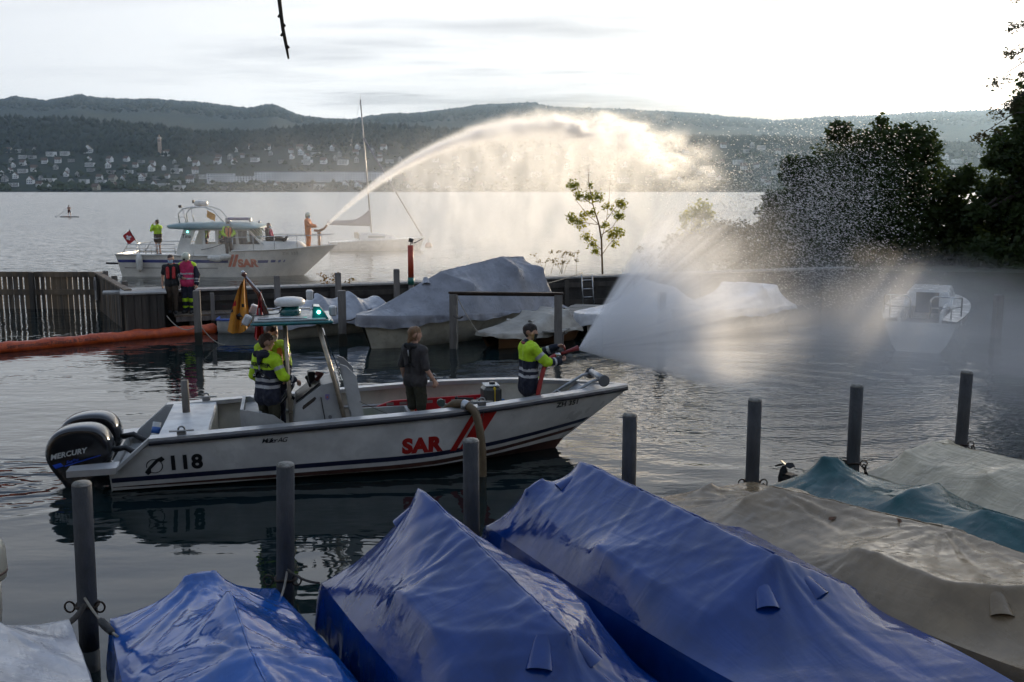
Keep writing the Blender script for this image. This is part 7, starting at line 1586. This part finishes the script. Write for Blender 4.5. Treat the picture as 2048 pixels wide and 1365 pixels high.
# ---- cone from the hand nozzle
AX = Vector((math.cos(R(24)) * math.cos(R(17)), math.sin(R(24)) * math.cos(R(17)), math.sin(R(17)))); HA = R(37)
def cone_d(g):
    o = g.obj(); x, y, z = g.sep(o); r = g.m('SQRT', x * x + y * y + z * z).max(.02); ct = z / r; rho = g.m('SQRT', x * x + y * y); th = g.m('ARCTAN2', rho, z)
    dirv = g.comb(x / r, y / r, z / r); st = g.noise(dirv, 19., 2., .75); th = th + (st - .5) * .13
    edge = g.mapr(th, HA * .98, HA * .86); rim = .55 + .75 * g.mapr(th, HA * .45, HA * .92)
    nz = g.noise(o, .9, 2., .6)
    return edge * rim * (.15 + 1.7 * g.mapr(st, .34, .66)) * g.m('POWER', r, -1.2) * 4.0 * g.mapr(r, 4.3, .7) * (.55 + .9 * g.mapr(nz, .3, .7) * g.mapr(r, .5, 2.))
m = MB(); L = 6.2; m.lathe([(.006, .0)] + [(math.sin(HA) * L * t, math.cos(HA) * L * t) for t in (.02, .2, .5, .8, .92)] + [(math.sin(HA) * L * .8, L * .96), (math.sin(HA) * L * .4, L * 1.02), (.01, L * 1.03)], (0, 0, 0), 28, smooth=False)
cone = fix_normals(m.build('hose_spray', vol_mat('cone_spray', cone_d, .35, .3))); cone.location = NZ['p']; cone.rotation_euler = AX.to_track_quat('Z', 'Y').to_euler(); stuff(cone, 'wide white cone of water fanning out of the hand-held fire nozzle', 'water')
# ---- drifting mist over the right half of the basin
def mist_d(g):
    p = g.obj(); x, y, z = g.sep(p); n1 = g.noise(g.scale(p, (1., 1., 1.5)), .16, 2., .6); n2 = g.noise(g.scale(p, (1, 1, 1.8)), .55, 2., .6)
    top = 1.3 + n1 * 3.2 - .3 * g.m('ABSOLUTE', x - 9.) * .5
    v = g.mapr(z, top, top - 2.6)
    h = g.mapr(x - y * .05, 2.4, 6.5) * g.mapr(x, 30., 14.) * g.mapr(y, 14.0, 22.0) * g.mapr(y, 38., 33.)
    return v * h * (.02 + .20 * g.mapr(n1 * .6 + n2 * .4, .36, .66)) * .55
m = MB().box((0, 0, 0), (1, 1, 1)); m.v = [(lerp(1.5, 31, a + .5), lerp(13.6, 38.2, b + .5), lerp(.015, 5.4, c + .5)) for a, b, c in m.v]
stuff(m.build('drifting_mist', vol_mat('mist', mist_d, .55, .8)), 'grey mist of fine spray drifting over the basin and moored boats', 'mist')
# ---- fine spray drifting back over the bow of the cabin boat
def drift_d(g):
    p = g.obj(); x, y, z = g.sep(p); n = g.noise(p, .35, 2., .6)
    return g.mapr(x, -19., -9.) * g.mapr(x, 6., -2.) * g.mapr(y, 42.5, 46.) * g.mapr(y, 62., 52.) * g.mapr(z, 8.5, 1.) * (.006 + .042 * g.mapr(n, .32, .68))
m = MB().box((0, 0, 0), (1, 1, 1)); m.v = [(lerp(-19.5, 6.5, a + .5), lerp(42.2, 62.5, b + .5), lerp(.02, 8.6, c + .5)) for a, b, c in m.v]
stuff(m.build('spray_drift', vol_mat('spray_drift', drift_d, .6, 1.)), 'thin warm spray hanging in the air around the bow of the cabin boat', 'mist')
# ---- falling drops
rs = np.random.RandomState(8); N_ = 17000; PP = []
for cx_, cy_, sx_, sy_, y0, y1, cnt in ((1630, 440, 80, 85, 34, 40, 14000), (1700, 350, 75, 60, 35, 41, 1600), (1480, 390, 80, 45, 37, 43, 2400), (1250, 320, 130, 45, 41, 45, 2500), (1660, 560, 70, 60, 33, 38, 2500)):
    for px, py, yy in zip(rs.normal(cx_, sx_, cnt), rs.normal(cy_, sy_, cnt), rs.uniform(y0, y1, cnt)):
        q = at_d(px, py, yy)
        if q.z > .1: PP.append(q)
P = np.array([tuple(q) for q in PP]); n = len(P); ca, sa_ = math.cos(JANG), math.sin(JANG); a = np.full(n, 20.)
vel = np.stack([np.full(n, ca * 1.), np.full(n, sa_ * 1.), (SJ - 2 * KJ * a) * .6], 1) + rs.normal(0, .45, (n, 3)); vel /= np.linalg.norm(vel, axis=1)[:, None]
sd = np.cross(vel, rs.normal(size=(n, 3))); sd /= np.linalg.norm(sd, axis=1)[:, None]; s2 = np.cross(vel, sd); ln = (.017 + .040 * rs.uniform(0, 1, n) ** 4)[:, None]; th = ln * .36
V_ = np.stack([P - vel * ln, P + vel * ln, P + sd * th, P - sd * th * .5 + s2 * th * .87, P - sd * th * .5 - s2 * th * .87], 1).reshape(-1, 3)
F_ = (np.arange(n)[:, None, None] * 5 + np.array([[0, 3, 2], [0, 4, 3], [0, 2, 4], [1, 2, 3], [1, 3, 4], [1, 4, 2]])[None]).reshape(-1, 3)
me = bpy.data.meshes.new('water_drops'); me.from_pydata(V_.tolist(), [], F_.tolist()); me.update()
dm = bpy.data.materials.new('water_drop'); dm.use_nodes = True; t = dm.node_tree; t.nodes.clear(); g = NG(t)
ts = g.new('ShaderNodeBsdfTranslucent'); ts.inputs[0].default_value = (.95, .93, .9, 1); gs_ = g.new('ShaderNodeBsdfGlass'); gs_.inputs['IOR'].default_value = 1.33; mx = g.new('ShaderNodeMixShader'); mx.inputs[0].default_value = .25; t.links.new(ts.outputs[0], mx.inputs[1]); t.links.new(gs_.outputs[0], mx.inputs[2]); oo_ = g.new('ShaderNodeOutputMaterial'); t.links.new(mx.outputs[0], oo_.inputs[0])
me.materials.append(dm); stuff(link('water_drops', me), 'glittering drops falling from the end of the water arc', 'water drops')
# ================================================================== haze over the lake
m = MB().box((0, 4960, 447), (15000, 10080, 906)); hz = m.build('haze', None and 0 or bpy.data.materials.new('haze')); hm_ = hz.data.materials[0]; hm_.use_nodes = True; t = hm_.node_tree; t.nodes.clear(); g = NG(t)
v = g.new('ShaderNodeVolumePrincipled'); v.inputs['Color'].default_value = (.50, .72, 1., 1); v.inputs['Density'].default_value = 3.0e-5; v.inputs['Anisotropy'].default_value = .6; o_ = g.new('ShaderNodeOutputMaterial'); t.links.new(v.outputs[0], o_.inputs['Volume'])
stuff(hz, 'pale evening haze lying over the lake and hills', 'haze')
